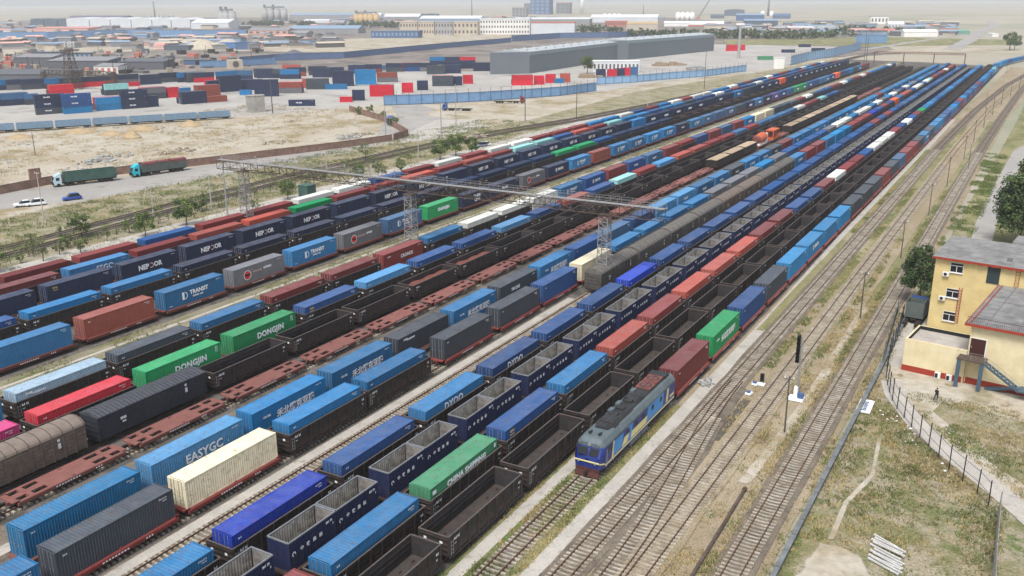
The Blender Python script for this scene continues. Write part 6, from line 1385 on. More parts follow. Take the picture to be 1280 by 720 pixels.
for n_, (u0, u1, vb, cs, rem) in enumerate(YARD):
    qa, qb = G(u0, vb), G(u1, vb); D = math.hypot(qa.x, qa.y)
    if len(cs) != 2 or (u1-u0)*D/FPX*1.02 < 9 or D > 620: continue
    rot = aY+(.22 if u0 < 300 else -.42); vd = Vector((qa.x+qb.x, qa.y+qb.y, 0)).normalized(); q = (qa+qb)/2+vd*2.4
    off = Vector((math.cos(rot), math.sin(rot), 0))*2.75
    if off.dot(vd) < 0: off = -off
    for lv in (1, 2):
        for i, c in enumerate(rnd.choice(('NK', 'NF', 'KN', 'NN', 'BN', 'YK', 'FX'))):
            if i and lv == 2: continue
            cc = Vector(PALL[c][:3])*rnd.uniform(.8, 1.1)
            o = Kit('stacked_container', MIDC[0], MIDC[1]).spawn((q.x+off.x*lv, q.y+off.y*lv, i*(CH+.02)), rot, (cc.x, cc.y, cc.z, 1))
            tag(o, f"{['lower', 'upper'][i]} {PAL[c][0]} box {['', 'behind', 'two behind'][lv]} the {rem}", 'container', 'containers stacked in the storage yard')
for k in range(26):                                     # rear line of stacks, seen between and over the front ones
    u = -2+k*23.5+rnd.uniform(-3, 3); v = 113.5-.046*u+rnd.uniform(-1.5, 1); q = G(u, v); rot = aY+(.22 if u < 300 else -.42)
    for i, c in enumerate(rnd.choice(('NN', 'NK', 'BN', 'KN', 'RN', 'XN', 'NS', 'FN', 'YN', 'NA'))):
        cc = Vector(PALL[c][:3])*rnd.uniform(.8, 1.1); o = Kit('stacked_container', MIDC[0], MIDC[1]).spawn((q.x, q.y, i*(CH+.02)), rot, (cc.x, cc.y, cc.z, 1))
        tag(o, f"{['lower', 'upper'][i]} {PAL[c][0]} box, {ordw(k)} stack from left in the yard's rear line", 'container', 'containers stacked in the storage yard')
M['fenceblue'] = mat('blue_sheet_fence', s2l((112, 146, 182)), .6, var=.12, scale=.4); M['fencepale'] = mat('pale_blue_sheet_fence', s2l((140, 174, 204)), .6, var=.1, scale=.4); M['fencedark'] = mat('dark_blue_sheet_fence', s2l((88, 108, 142)), .6, var=.12, scale=.4)
def sheetfence(pts, h, m, label, posts=True, sp=6):
    pts = [Vector(p) if len(p) == 2 else Vector((p[0], p[1])) for p in pts]; fe = empty('sheet_fence', (0, 0, 0), label=label, cat='fence'); b = MB(); w_ = walk(pts, .6 if poly_len(pts) < 260 else 2.0)
    for (p, t), (p2, t2) in zip(w_, w_[1:]):
        k = .05; n = Vector((-t.y, t.x)); b.quad((p.x+n.x*k, p.y+n.y*k, .1), (p2.x-n.x*k, p2.y-n.y*k, .1), (p2.x-n.x*k, p2.y-n.y*k, h), (p.x+n.x*k, p.y+n.y*k, h)); b.quad((p2.x-n.x*k, p2.y-n.y*k, .1), (p2.x+n.x*k, p2.y+n.y*k, .1), (p2.x+n.x*k, p2.y+n.y*k, h), (p2.x-n.x*k, p2.y-n.y*k, h))
    b.build('sheeting', M[m], fe)
    b = MB()
    for (p, t), (p2, t2) in zip(walk(pts, sp), walk(pts, sp)[1:]): 
        for z in (.4, h-.15): b.bar((p.x+.12, p.y-.12, z), (p2.x+.12, p2.y-.12, z), .1)
    b.build('rails', M['poledark'], fe)
    if posts:
        for p, t in walk(pts, sp): b = MB(); b.bar((p.x+.2, p.y-.2, 0), (p.x+.2, p.y-.2, h+1.9), .13); b.build('post', M['poledark'], fe)
sheetfence([g2(480, 132), g2(540, 130), g2(600, 127), g2(660, 123), g2(700, 120), g2(746, 114)], 4.8, 'fenceblue', 'long blue sheet-metal fence with thin posts below the grey warehouse')
sheetfence([g2(746, 106), g2(790, 103.5), g2(826, 100), g2(880, 96), g2(933, 89)], 4.4, 'fencepale', 'paler blue sheet fence continuing toward the white wall')
sheetfence([g2(988, 82), g2(1010, 76), g2(1040, 71), g2(1065, 65), g2(1075, 62)], 7, 'fencepale', 'light blue fence at the far end of the pavement')
sheetfence([g2(1069, 55), g2(1109, 54)], 9, 'fenceblue', 'short high blue sheet wall at the far end', posts=False)
sheetfence([g2(300, 80), g2(345, 76), g2(400, 74), g2(430, 73), g2(500, 66), g2(560, 60), g2(640, 53)], 5.5, 'fencedark', 'long dark blue sheet fence behind the storage yard', posts=False)
sheetfence([g2(250, 85), g2(300, 83), g2(345, 80)], 5, 'fenceblue', 'blue sheet fence left behind the storage yard', posts=False)
sheetfence([g2(640, 52), g2(700, 48), g2(760, 47), g2(815, 45)], 7, 'fencedark', 'dark blue sheet fence behind the grey warehouse roof', posts=False)
sheetfence([g2(-20, 49), g2(60, 48), g2(160, 45), g2(240, 46), g2(310, 45)], 9, 'fenceblue', 'long faded blue sheet fence before the white arched sheds', posts=False)

# ---------------------------------------------------------------- warehouses and the far industrial town
M['whgrey'] = mat('grey_warehouse_cladding', s2l((100, 110, 115)), .6, var=.04, scale=.1); M['whlight'] = mat('pale_warehouse_cladding', s2l((124, 138, 142)), .6, var=.04, scale=.1); M['whdark'] = mat('dark_warehouse_gable', s2l((104, 110, 116)), .6, var=.04, scale=.1); M['whroof'] = mat('warehouse_roof', s2l((168, 174, 176)), .6, var=.05, scale=.1)
wh = empty('warehouse', (0, 0, 0), label='long grey warehouse with two stepped halls behind the blue fence', cat='warehouse')
def hall(a, c, depthdir, dep, h, parent):
    """hall with its long side from a to c, dep metres deep along depthdir"""
    a = Vector((a.x, a.y, 0)); c = Vector((c.x, c.y, 0)); e = depthdir*dep; up_ = Vector((0, 0, 1)); b = MB()
    P4 = [a, c, c+e, a+e]
    b.loft([[tuple(p) for p in P4], [tuple(p+up_*(h*.83)) for p in P4]]); w_ = b.build('wall', M['whgrey'], parent)
    b = MB(); n = (P4[0]-P4[3]).normalized()*.25; dd = (c-a).normalized()*.25; Q = [a+n-dd, c+n+dd, c+e-n+dd, a+e-n-dd]
    b.loft([[tuple(p+up_*(h*.831)) for p in Q], [tuple(p+up_*h) for p in Q]]); b.build('eave_band', M['whlight'], w_)
    b = MB(); m0 = (a+e*.5); m1 = c+e*.5; z1 = h+.01; z2 = h+1.6
    b.quad(a+n+up_*z1, c+n+up_*z1, m1+up_*z2, m0+up_*z2); b.quad(m0+up_*z2, m1+up_*z2, c+e-n+up_*z1, a+e-n+up_*z1); b.tri(a+up_*z1, m0+up_*z2, a+e+up_*z1); b.tri(c+up_*z1, c+e+up_*z1, m1+up_*z2); ro = b.build('roof', M['whroof'], parent)
    b = MB(); L_ = (c-a).length
    for k in range(int(L_/14)):
        p = a+(c-a)*((k+.5)/int(L_/14)); 
        for f in (.2, .75): s = p+e*f; zz = h+.5+(1.0 if f == .2 else .7); b.box(s.x-.7, s.y-.7, zz-.8, s.x+.7, s.y+.7, zz+.25)
    b.build('roof_vent', M['greywhite'], ro)
    b = MB(); b.quad(a+e*.001-dd*1.02, a+e-dd*1.02, a+e-dd*1.02+up_*h*.99, a-dd*1.02+up_*h*.99); b.build('gable_cladding', M['whdark'], w_)
A = G(662, 92); Bm = G(771, 75); Ec = G(892, 63.5); dl = (G(615, 93)-A); dl = Vector((dl.x, dl.y, 0)).normalized()
hall(A, Bm, dl, 27, 14.3, wh); sd_ = (Bm-A).normalized(); B2 = Bm-dl*9.5; hall(B2+sd_*.5, Ec-dl*0, dl, 34, 15.5, wh)
def block(u0, u1, vb, vt, dep, m, name, label, roofm=None, rtype='flat', win=None, cat='building', group=None, rows=1, winm='glass'):
    a, c = G(u0, vb), G(u1, vb); D = math.hypot((a.x+c.x)/2, (a.y+c.y)/2); h = (vb-vt)*math.hypot(D, CAMH)/FPX
    dx = (c-a); L_ = dx.length; dx.normalize(); e = Vector((-dx.y, dx.x, 0))
    if e.dot(a) < 0: e = -e
    t = empty(name, (a.x, a.y, 0), math.atan2(dx.y, dx.x), label=label, cat=cat, group=group)
    hw = h if rtype == 'flat' else h*(.62 if rtype == 'gable' else .3 if rtype == 'arch' else .8)
    b = MB(); b.box(0, 0, 0, L_, dep, hw); b.build('wall', M[m], t)
    rm = M[roofm or m]; b = MB()
    if rtype == 'flat': b.box(-.3, -.3, hw, L_+.3, dep+.3, hw+max(.4, h*.06))
    elif rtype == 'gable': b.loft([[(-.3, -.4, hw), (-.3, dep/2, h), (-.3, dep+.4, hw)], [(L_+.3, -.4, hw), (L_+.3, dep/2, h), (L_+.3, dep+.4, hw)]])
    elif rtype == 'side': b.loft([[(-.3, -.4, hw), (-.3, dep+.4, h), (-.3, dep+.4, hw)], [(L_+.3, -.4, hw), (L_+.3, dep+.4, h), (L_+.3, dep+.4, hw)]])
    elif rtype == 'arch': b.loft([[(x, dep/2-math.cos(math.pi*k/10)*dep/2, hw+math.sin(math.pi*k/10)*(h-hw)) for k in range(11)] for x in (0, L_)])
    elif rtype == 'archfront': b.loft([[(L_/2-math.cos(math.pi*k/10)*L_/2, y, hw+math.sin(math.pi*k/10)*(h-hw)) for k in range(11)] for y in (0, dep)])
    b.build('roof', rm, t)
    if win:
        for r_ in range(rows):
            for k in range(win):
                x0 = L_*(k+.25)/win; x1 = L_*(k+.72)/win; z0 = hw*(r_+.3)/rows; z1 = hw*(r_+.75)/rows; b = MB(); b.box(x0, -.12, z0, x1, -.01, z1); b.build('window', M[winm], t)
    return t, L_, h
for nm, c in dict(shedwhite=(204, 207, 208), shedblue=(86, 124, 172), pinkroof=(196, 140, 130), beige=(186, 174, 156), tower_grey=(158, 156, 154), amber=(186, 158, 112), roofblue=(128, 148, 168), roofgr=(130, 130, 132), pinkwall=(206, 160, 146), deepblue=(74, 98, 134), redbrick=(186, 110, 92), steeltw=(118, 122, 124), darkdome=(84, 96, 108), purple=(104, 92, 118), darkwin=(92, 88, 84), shedgrey=(140, 140, 140), roofdk=(92, 94, 98), whitew=(226, 224, 218), greenroof=(108, 150, 130)).items():
    M[nm] = mat('far_'+nm, s2l(c), .7, var=.06, scale=.08)
# white arched sheds
for i, (u0, u1) in enumerate([(84, 112), (113, 138), (139, 164), (165, 190), (191, 214), (215, 238)]): block(u0, u1, 34.5, 24, 60, 'shedwhite', 'storage_shed', f"white arched shed, {ordw(i)} from the left in the long white row", None, 'archfront', cat='shed', group='white arched sheds')
block(239, 286, 36, 25.5, 55, 'shedwhite', 'storage_shed', 'long white shed at the right end of the arched row', None, 'gable', cat='shed')
for i, (u0, u1) in enumerate([(39, 55), (56, 72), (73, 90)]): block(u0, u1, 33.5, 25, 40, 'darkdome', 'domed_shed', f"dark round-topped shed, {ordw(i)} from the left", None, 'archfront', cat='shed', group='dark round-topped sheds')
block(87, 158, 23, 20, 30, 'purple', 'long_shed', 'very long dark purple shed below the horizon', None, 'gable', cat='shed'); block(197, 233, 24.5, 23, 20, 'darkdome', 'long_shed', 'low dark shed right of the mast on the plain', None, 'gable', cat='shed')
block(-30, 40, 40, 37, 30, 'shedwhite', 'factory_shed', 'white low sheds behind the pink roof at far left', 'pinkroof', 'gable', cat='shed'); block(42, 110, 40, 35, 40, 'pinkwall', 'factory_shed', 'low shed with faded pink roof before the dark round sheds', 'pinkroof', 'side', cat='shed'); block(-30, 5, 51, 47.5, 10, 'redbrick', 'factory_shed', 'small red-roofed hut at the left edge', 'redbrick', 'gable', cat='shed')
# silos and works
def silos(us, vb, vt, r, m, label, cat='silo', frame=True):
    q0 = G(us[0], vb); t = empty('silo_works', (q0.x, q0.y, 0), label=label, cat=cat); h = (vb-vt)*q0.length/FPX
    for u in us:
        q = G(u, vb)-q0; b = MB(); b.tube((q.x, q.y, 0), (q.x, q.y, h*.9), r, None, 14); b.tube((q.x, q.y, h*.9), (q.x, q.y, h), r, r*.3, 14); b.build('silo', M[m], t, True)
    if frame:
        a, c = G(us[0], vb)-q0, G(us[-1], vb)-q0; b = MB(); e = (c-a).normalized()
        b.loft([[(a.x, a.y-2, h), (a.x, a.y+2, h), (a.x, a.y+2, h*1.12), (a.x, a.y-2, h*1.12)], [(c.x, c.y-2, h), (c.x, c.y+2, h), (c.x, c.y+2, h*1.12), (c.x, c.y-2, h*1.12)]])
        for f in (0, .45): p = a.lerp(c, f); b.box(p.x-2, p.y-2, h*.9, p.x+2, p.y+2, h*1.25)
        b.build('conveyor_gallery', M['steeltw'], t)
silos([278, 284, 292], 34, 16, 7, 'tower_grey', 'pale grey silo pair at the right end of the white sheds', frame=True)
silos([332, 339.5, 347.5, 356], 27.5, 12, 7.5, 'tower_grey', 'grey four-silo works on the left skyline'); silos([446, 452, 458, 464, 471], 31, 18, 6, 'amber', 'yellow silo works behind the green trees'); block(462, 476, 22, 17, 20, 'shedwhite', 'mill_house', 'white mill house behind the yellow silos', None, 'gable')
silos([756, 762, 768, 774], 20, 17, 4, 'whitew', 'row of tiny white silos on the plain', frame=False); silos([847, 853, 859, 865], 27, 16, 5, 'whitew', 'white silo cluster left of the crane', frame=False); silos([953, 964], 22, 14.5, 5, 'whitew', 'two white tanks beside the tall chimney', frame=False)
silos([188, 193, 198, 203, 210, 216], 23.5, 19.5, 5, 'tower_grey', 'row of pale tanks on the plain behind the white sheds', frame=False)
# big blocks on the skyline
t, L_, h = block(663, 687, 18, -3, 45, 'deepblue', 'power_house', 'tall blue industrial tower block on the skyline', None, 'flat', win=4, rows=5, winm='roofblue')
block(655, 663, 18, 6, 25, 'steeltw', 'steel_tower', 'grey steel tower left of the tall blue block', None, 'flat', win=2, rows=4, winm='darkwin', cat='tower'); block(695, 712, 17, 5, 30, 'steeltw', 'process_tower', 'dark grey-green tower with red top right of the blue block', 'redbrick', 'flat', win=3, rows=3, winm='darkwin', cat='tower'); block(640, 658, 21, 11, 20, 'shedgrey', 'works_building', 'grey open-frame building left of the blue block', None, 'flat', win=4, rows=3, winm='darkwin')
def chimney(u, vb, vt, r, m, label, name='chimney'):
    q = G(u, vb); h = (vb-vt)*q.length/FPX; t = empty(name, (q.x, q.y, 0), label=label, cat='chimney'); b = MB(); b.tube((0, 0, 0), (0, 0, h), r, r*.7, 12); b.build('shaft', M[m], t, True); b = MB(); b.tube((0, 0, h), (0, 0, h+r), r*.85, None, 12); b.build('rim', M['steeltw'], t)
chimney(727.5, 17, -6, 7, 'whitew', 'white chimney right of the green-grey tower'); chimney(960, 20, -3, 3.2, 'steeltw', 'tall thin dark chimney among the blue roofs'); chimney(590, 24, -1, 1.5, 'steeltw', 'thin mast above the white roofs', 'radio_mast'); chimney(804, 20, 8, 1.6, 'steeltw', 'thin mast behind the white shed', 'radio_mast'); chimney(194, 24, 6, 2.2, 'steeltw', 'leaning thin boom behind the white sheds', 'crane_boom')
q = G(872, 24); t = empty('crane', (q.x, q.y, 0), label='crane boom leaning right beyond the tree belt', cat='crane'); b = MB(); lattice(b, (0, 0, 2), (24, 10, 44), 3, 1.5, 12, .4); b.build('boom', M['steeltw'], t); b = MB(); b.box(-4, -3, 0, 4, 3, 5); b.build('cab', M['redbrick'], t)
# middle distance
block(738, 822, 28, 19, 60, 'shedwhite', 'storage_shed', 'large white shed behind the tree belt', None, 'gable', cat='shed'); block(783, 822, 38, 28.5, 30, 'beige', 'works_building', 'beige works building before the large white shed', 'amber', 'side'); block(756, 784, 33, 27, 20, 'redbrick', 'brick_building', 'low reddish building left of the beige works', None, 'flat', win=10, winm='darkwin'); block(640, 737, 31, 23, 50, 'shedgrey', 'storage_shed', 'long low grey roof behind the white windowed building', 'shedwhite', 'side', cat='shed')
block(600, 662, 43, 25.5, 18, 'whitew', 'office_building', 'long white building with two rows of windows', 'shedwhite', 'flat', win=18, rows=3, winm='darkwin'); block(664, 718, 46, 30, 25, 'shedwhite', 'brick_building', 'white building with reddish upper storey', 'redbrick', 'flat'); block(664, 717, 36, 31, 3, 'redbrick', 'brick_building', 'reddish low wing in front of the grey roofs', None, 'flat')
for i, (u0, u1, m) in enumerate([(500, 522, 'beige'), (523, 543, 'beige'), (544, 566, 'tower_grey'), (567, 597, 'beige')]): block(u0, u1, 44, 29, 20, m, 'office_building', f"pale beige building behind the flat grey hall, {ordw(i)} from the left", None, 'flat', win=6, rows=2, winm='darkwin', group='beige buildings')
block(464, 523, 47.5, 39.5, 25, 'deepblue', 'workshop', 'low workshop with grey roof and dark blue glazed front', 'roofgr', 'flat', win=12, winm='roofblue'); block(516, 529, 24, 17.5, 30, 'darkdome', 'domed_shed', 'left dark dome behind the long white roof', None, 'archfront', cat='shed'); block(530, 545, 24, 17.5, 30, 'darkdome', 'domed_shed', 'right dark dome behind the long white roof', None, 'archfront', cat='shed'); block(524, 600, 29, 20.5, 60, 'roofblue', 'storage_shed', 'long pale blue-roofed shed behind the beige buildings', 'shedwhite', 'gable', cat='shed'); block(480, 524, 27, 18, 30, 'shedgrey', 'storage_shed', 'small grey sheds right of the yellow silos', 'shedwhite', 'gable', cat='shed')
block(362, 445, 23, 17, 60, 'shedgrey', 'storage_shed', 'long grey roof on the plain right of the four-silo works', 'roofblue', 'gable', cat='shed'); block(380, 411, 28.5, 24.5, 25, 'shedwhite', 'storage_shed', 'white roofed shed right of the four-silo works', None, 'gable', cat='shed'); block(362, 448, 42, 33, 40, 'shedgrey', 'storage_shed', 'long grey-blue roofed depot in the middle distance', 'roofblue', 'gable', cat='shed'); block(310, 360, 43, 36, 30, 'pinkwall', 'storage_shed', 'low pink-walled depot with grey roof', 'roofgr', 'gable', win=6, winm='darkwin', cat='shed'); block(413, 430, 33, 26, 15, 'roofgr', 'storage_shed', 'grey roofed hut with white gable near the trees', 'shedgrey', 'gable', cat='shed')
# left industrial strip
block(20, 66, 84, 71, 16, 'roofdk', 'long_shed', 'long dark shed with grey roof at the left', 'roofgr', 'side', cat='shed'); block(60, 135, 88, 75, 22, 'roofdk', 'long_shed', 'big dark shed with wide grey roof left of the gantry', 'roofgr', 'side', cat='shed'); block(-30, 85, 108, 92, 20, 'roofdk', 'long_shed', 'low dark roofed shed at the left edge behind the stacks', 'roofdk', 'side', cat='shed'); block(148, 205, 87, 76, 20, 'roofdk', 'long_shed', 'black-walled shed right of the big dark one', 'roofdk', 'side', cat='shed'); block(118, 148, 92, 82, 14, 'whitew', 'open_shed', 'open-fronted shed with white panels and red posts', 'roofgr', 'side', win=4, winm='redbrick', cat='shed')
block(44, 76, 72, 66.5, 8, 'darkdome', 'site_cabins', 'row of dark cabins below the white lettered sign', None, 'flat', win=10, winm='roofblue', cat='cabins'); block(80, 115, 73, 67.5, 8, 'darkdome', 'site_cabins', 'dark cabins right of the white lettered sign', None, 'flat', win=6, winm='roofblue', cat='cabins'); block(230, 262, 81, 76, 12, 'deepblue', 'site_cabins', 'low dark blue cabins before the blue fence', 'roofdk', 'flat', cat='cabins'); block(205, 236, 63, 58, 12, 'darkdome', 'site_cabins', 'dark green-blue cabins left of the pale heap', None, 'flat', win=5, winm='roofdk', cat='cabins'); block(263, 295, 61, 54.5, 14, 'shedblue', 'blue_sheds', 'bright blue low sheds right of the pale heap', 'shedblue', 'flat', cat='shed'); block(295, 318, 62, 54, 14, 'deepblue', 'blue_sheds', 'dark blue low sheds beside the bright blue ones', 'deepblue', 'flat', cat='shed')
block(192, 205, 62, 55, 10, 'pinkwall', 'small_office', 'small pink office with white windows', 'pinkroof', 'gable', win=4, rows=2, winm='whitew')
M['paleheap'] = mat('pale_sand_heap', (0.45, 0.39, 0.30, 1), .95, var=.12, scale=.2)
for u, v, w_, h, lab in [(255, 61, 60, 10, 'big pale sand heap left of the bright blue sheds'), (285, 57, 45, 8, 'smaller pale sand heap behind the bright blue sheds'), (368, 70, 30, 6, 'dark heap behind the long blue fence')]:
    q = G(u, v); b = MB(); n = 18; rings = []
    for k in range(6): f = k/5; rr = w_/2*(1-f)**.9+.3; rings.append([(rr*math.cos(6.283*j/n)*(1+.25*mnoise.noise(Vector((j*.7, k*.4, 2)))), rr*math.sin(6.283*j/n), h*f) for j in range(n)])
    b.loft(rings); tag(b.build('sand_heap', M['paleheap'] if 'pale' in lab else M['roofdk'], None, True, (q.x, q.y, -.2)), lab, 'sand heap')
# lattice crane tower and sign at the left
q = G(92, 112); t = empty('lattice_tower', (q.x, q.y, 0), label='rusty lattice crane tower behind the navy three-high stack', cat='tower'); b = MB(); lattice(b, (0, 0, 0), (0, 0, 22), 7, 3, 9, .35); b.build('mast', M['latticerust'], t); b = MB(); lattice(b, (-26, 0, 9), (26, 8, 9), 2.2, 2.2, 18, .3); b.build('beam', M['latticerust'], t)
for k in (-1, 1): b = MB(); lattice(b, (26*k, 4+4*k, 0), (26*k, 4+4*k, 9), 2.5, 2, 5, .3); b.build('leg', M['latticerust'], t)
q = G(88, 68); t = empty('sign_board', (q.x, q.y, 0), aY, label='white lettered sign standing on the dark cabins', cat='sign'); b = MB(); b.box(-.2, -7, 5.5, .2, 7, 6); b.build('frame', M['steeltw'], t); tm = text_mesh('181', 8, M['whitew'], .1)
for v_ in tm.vertices: co = v_.co.copy(); v_.co = (.35, co.x, 9.0+co.y)
link('lettering', tm, t)
q = G(294, 86); t = empty('arch_house', (q.x, q.y, 0), aY, label='small cream gatehouse with round opening by the blue fence', cat='building'); b = MB(); b.box(-4, -5, 0, 4, 5, 6.5); b.build('wall', M['beige'], t)
b = MB(); b.tube((4.0, 0, 3.5), (4.1, 0, 3.5), 2.3, None, 16); b.build('round_opening', M['darkwin'], t)
q0, q1 = G(311, 141), G(333, 141); t = empty('concrete_block', (q0.x, q0.y, 0), aY, label='tall pale concrete kiosk standing on the sand before the navy stacks', cat='kiosk'); b = MB(); b.box(-4, 0, 0, 0, 7.5, 7.2); b.build('wall', M['conc'], t); b = MB(); b.box(-4.2, -.2, 7.2, .2, 7.7, 7.5); b.build('roof_slab', M['conc'], t)
pole(G(341, 142).x, G(341, 142).y, 16, 'poledark', 'dark lattice-like pole beside the concrete kiosk', None, .25)
block(741, 799, 90, 77.5, 8, 'shedwhite', 'office_shed', 'low white office shed with many windows before the grey warehouse', 'whitew', 'flat', win=12, winm='darkwin', cat='shed')
block(967, 980, 86, 73.5, 1, 'whitew', 'white_wall', 'short white wall at the end of the pale blue fence', None, 'flat', cat='wall')
for i, (u, v, lab) in enumerate([(838, 82, 'yellow stacked machinery on the pavement'), (872, 88, 'pale machinery pile right of the yellow machinery'), (735, 97, 'tan timber stack beside the office shed')]):
    q = G(u, v); r = random.Random(i+5); b = MB()
    for k in range(14): x, y = r.uniform(-13, 13)*(1 if i == 0 else .45), r.uniform(-4, 4); s = r.uniform(1.2, 3); b.box(x-s, y-s*.5, 0, x+s, y+s*.5, r.uniform(.8, 2.8))
    tag(b.build('machinery_pile', M['tan'] if i != 1 else M['debris'], None, loc=(q.x, q.y, 0), rz=.9), lab, 'machinery pile')
plant_tree(TK[0], G(734, 92).x, G(734, 92).y, 2.2, 0, 'single tree beside the low office shed')
# floodlight mast on the pavement
q = G(923, 73); t = empty('floodlight_mast', (q.x, q.y, 0), label='tall pale floodlight mast on the far pavement', cat='mast'); b = MB(); b.tube((0, 0, 0), (0, 0, 27), 1.3, .9, 10); b.build('shaft', M['tower_grey'], t); b = MB(); b.box(-3.5, -.7, 27, 3.5, .7, 28.2); b.build('lamp_bar', M['whitew'], t)
# right-hand far village
r = random.Random(77)
VL = [(905, 930, 20, 12.5, 'darkdome', 'darkdome', 'archfront', 'dark domed hall left of the tall chimney'), (888, 905, 23, 18.5, 'darkdome', 'darkdome', 'gable', 'low dark shed left of the dark domed hall'), (920, 955, 26, 18, 'deepblue', 'roofblue', 'side', 'pale blue roofed hall below the dark domed hall'), (930, 972, 34, 25, 'darkdome', 'roofblue', 'side', 'nearer pale blue roofed hall behind the tree belt'), (966, 988, 23.5, 18, 'deepblue', 'deepblue', 'gable', 'dark blue block right of the tall chimney'),
 (980, 1010, 34, 29, 'pinkwall', 'darkdome', 'gable', 'long low house with dark roof in the village'), (1010, 1044, 38, 32, 'whitew', 'roofblue', 'side', 'white house with pale blue roof in the village'), (985, 1018, 40, 34, 'pinkwall', 'shedwhite', 'side', 'pink walled shed below the village'), (1088, 1110, 30, 22, 'whitew', 'roofgr', 'flat', 'white two-storey block on the plain'), (1110, 1130, 36, 28, 'shedwhite', 'shedwhite', 'gable', 'white barn right of the two-storey block'), (1090, 1128, 44, 37, 'beige', 'redbrick', 'gable', 'beige village house with red roof'), (1130, 1172, 46, 38, 'whitew', 'shedwhite', 'gable', 'white barn near the green shed'), (1060, 1090, 43, 37, 'pinkwall', 'pinkroof', 'gable', 'pinkish village house left of the beige one'), (1198, 1212, 43, 38, 'greenroof', 'greenroof', 'gable', 'green shed beside the far road'), (1240, 1248, 46, 43, 'whitew', 'whitew', 'flat', 'tiny white hut on the right plain'), (860, 905, 33, 27, 'redbrick', 'shedwhite', 'arch', 'white round-roofed hall behind the tree belt'), (880, 920, 38, 31, 'beige', 'roofgr', 'side', 'grey roofed works left of the pale blue halls'), (830, 862, 33, 27, 'whitew', 'shedwhite', 'gable', 'white sheds right of the beige works'), (800, 830, 25, 21, 'shedgrey', 'shedgrey', 'gable', 'grey sheds on the plain behind the white shed'), (1020, 1055, 30, 26.5, 'beige', 'darkdome', 'gable', 'far low house with dark roof')]
for u0, u1, vb, vt, m, rm, rt, lab in VL: block(u0, u1, vb, vt, 22, m, 'village_house' if 'house' in lab else 'farm_building', lab, rm, rt, win=5 if 'house' in lab or 'block' in lab else None, winm='darkwin', cat='house' if 'house' in lab else 'building')
# the far town beyond the named sheds reads as one mass of low roofs
r = random.Random(5); b = MB()
for k in range(420):
    u = r.choice([r.uniform(-40, 700), r.uniform(-40, 500), r.uniform(880, 1190)]); v = r.uniform(27, 62) if u < 420 else r.uniform(21, 34) if u < 700 else r.uniform(30, 46)
    if 430 < u < 640 and v > 40: continue
    q = G(u, v); L_, W2, hh = r.uniform(8, 34), r.uniform(6, 14), r.uniform(2.5, 6); mi = r.randrange(7); Mx = Matrix.Translation((q.x, q.y, 0)) @ Matrix.Rotation(r.choice([aY, aY+1.57, .1])+r.uniform(-.2, .2), 4, 'Z')
    b.box(-L_/2, -W2/2, 0, L_/2, W2/2, hh, mi, Mx); m2 = r.randrange(7); i = len(b.v); b.v += [tuple(Mx @ Vector(p)) for p in ((-L_/2-.4, -W2/2-.4, hh), (L_/2+.4, -W2/2-.4, hh), (L_/2+.4, W2/2+.4, hh), (-L_/2-.4, W2/2+.4, hh), (-L_/2-.4, 0, hh+1.6), (L_/2+.4, 0, hh+1.6))]
    for f in ((0, 1, 5, 4), (2, 3, 4, 5), (0, 4, 3), (1, 2, 5)): b.f.append(tuple(i+x for x in f)); b.m.append(m2)
tag(b.build('distant_town', [M[k] for k in ('roofgr', 'roofdk', 'beige', 'pinkwall', 'roofblue', 'shedgrey', 'darkwin')]), 'low mixed roofs of the far industrial town and village', 'town', kind='stuff')
b = MB()
for k in range(230):
    u, v = r.uniform(-40, 330), r.uniform(63, 101)
    if v > 104-u*.06: continue
    q = G(u, v); L_, W2, hh = r.uniform(2, 14), r.uniform(1.5, 6), r.uniform(1, 4.2); Mx = Matrix.Translation((q.x, q.y, 0)) @ Matrix.Rotation(aY+r.uniform(-.5, .5), 4, 'Z'); b.box(-L_/2, -W2/2, 0, L_/2, W2/2, hh, r.randrange(6), Mx)
    if k % 5 == 0: b.bar((q.x, q.y, 0), (q.x, q.y, r.uniform(6, 11)), .25, 5)
tag(b.build('industrial_clutter', [M[k] for k in ('roofdk', 'redbrick', 'heapgrey', 'shedgrey', 'latticerust', 'under')]), 'low brown and grey clutter of yards and scrap left behind the container yard', 'clutter', kind='stuff')
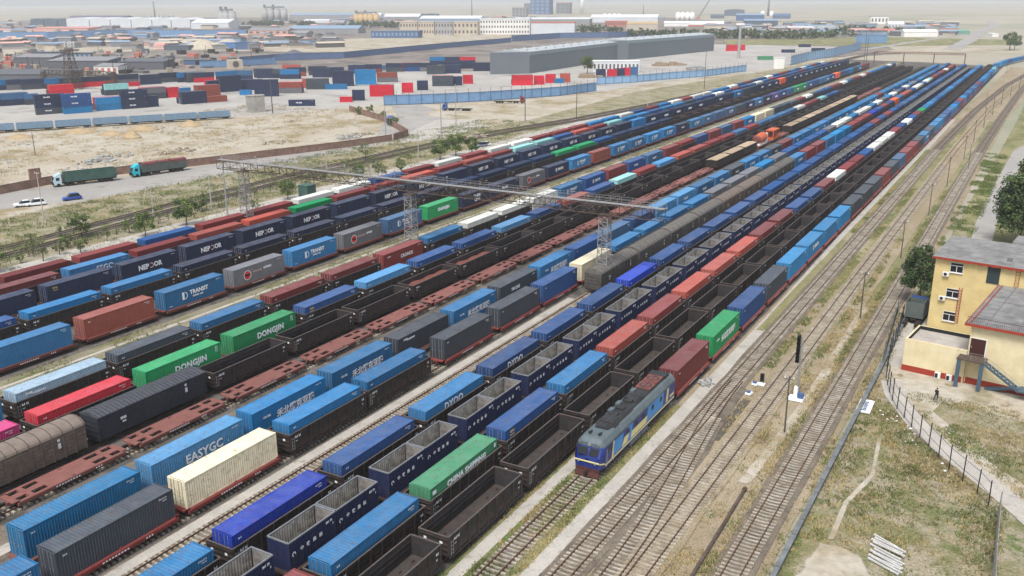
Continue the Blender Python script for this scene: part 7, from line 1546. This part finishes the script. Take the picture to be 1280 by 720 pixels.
# curved train tail beyond the far end, orange machines on a wagon
for i in range(9):
    y = 735+13.2*i; x = -38+.00055*(y-735)**2*1.3+.06*(y-735); a = -math.atan(.0011*1.3*(y-735)+.06)
    o = Kit('shipping_container', MIDC[0], MIDC[1]).spawn((x, y, 1.13), a, PALL['ALTABAASB'[i]]); tag(o, f"blue container on the curving tail of the locomotive's train, {ordw(i)} beyond the bend", 'container', 'containers on the curved train tail')
t = empty('drum_machine', (ROWX[9], 309, 1.12), label='orange drum-shaped machine with white base on the bare flatcar row', cat='machine'); M['orange'] = mat('orange_machine_paint', s2l((196, 92, 50)), .5, var=.1); b = MB(); b.tube((0, -4.5, 1.9), (0, 2.5, 2.1), 1.5, 1.6, 18); b.build('drum', M['orange'], t); b = MB(); b.tube((0, -5.0, 1.9), (0, -4.49, 1.9), .9, 1.45, 18); b.build('drum_mouth', M['locored'], t); b = MB(); b.box(-1.3, -5, 0, 1.3, 4, .6); b.box(-1.2, 2.6, .6, 1.2, 4.4, 3.2); b.build('base', M['whitew'], t)
t = empty('frame_machine', (ROWX[9], 324, 1.12), label='orange open-framed machine behind the drum machine', cat='machine'); b = MB(); b.box(-1.4, -4, 0, 1.4, 4, .5)
for s in (-1, 1):
    for y in (-3.6, 0, 3.6): b.box(s*1.2-.15, y-.15, .5, s*1.2+.15, y+.15, 2.8)
b.box(-1.4, -3.8, 2.8, 1.4, 3.8, 3.2); b.build('frame', M['orange'], t); b = MB(); b.box(-1.0, -2.5, .51, 1.0, 2.5, 1.8); b.build('engine', M['locored'], t)

# ---------------------------------------------------------------- the hazy air
b = MB(); b.box(-9000, -200, -1.5, 5500, 11500, 120.0); hz = b.mesh('haze', bpy.data.materials.new('hazy_air')); hm = hz.materials[0]; hm.use_nodes = True; n = hm.node_tree; n.nodes.remove(n.nodes['Principled BSDF'])
pv = n.nodes.new('ShaderNodeVolumePrincipled'); pv.inputs['Density'].default_value = 0.00015; pv.inputs['Color'].default_value = (0.86, 0.89, 0.92, 1); pv.inputs['Anisotropy'].default_value = 0.2
n.links.new(pv.outputs[0], n.nodes['Material Output'].inputs['Volume']); tag(link('haze', hz), kind='stuff')
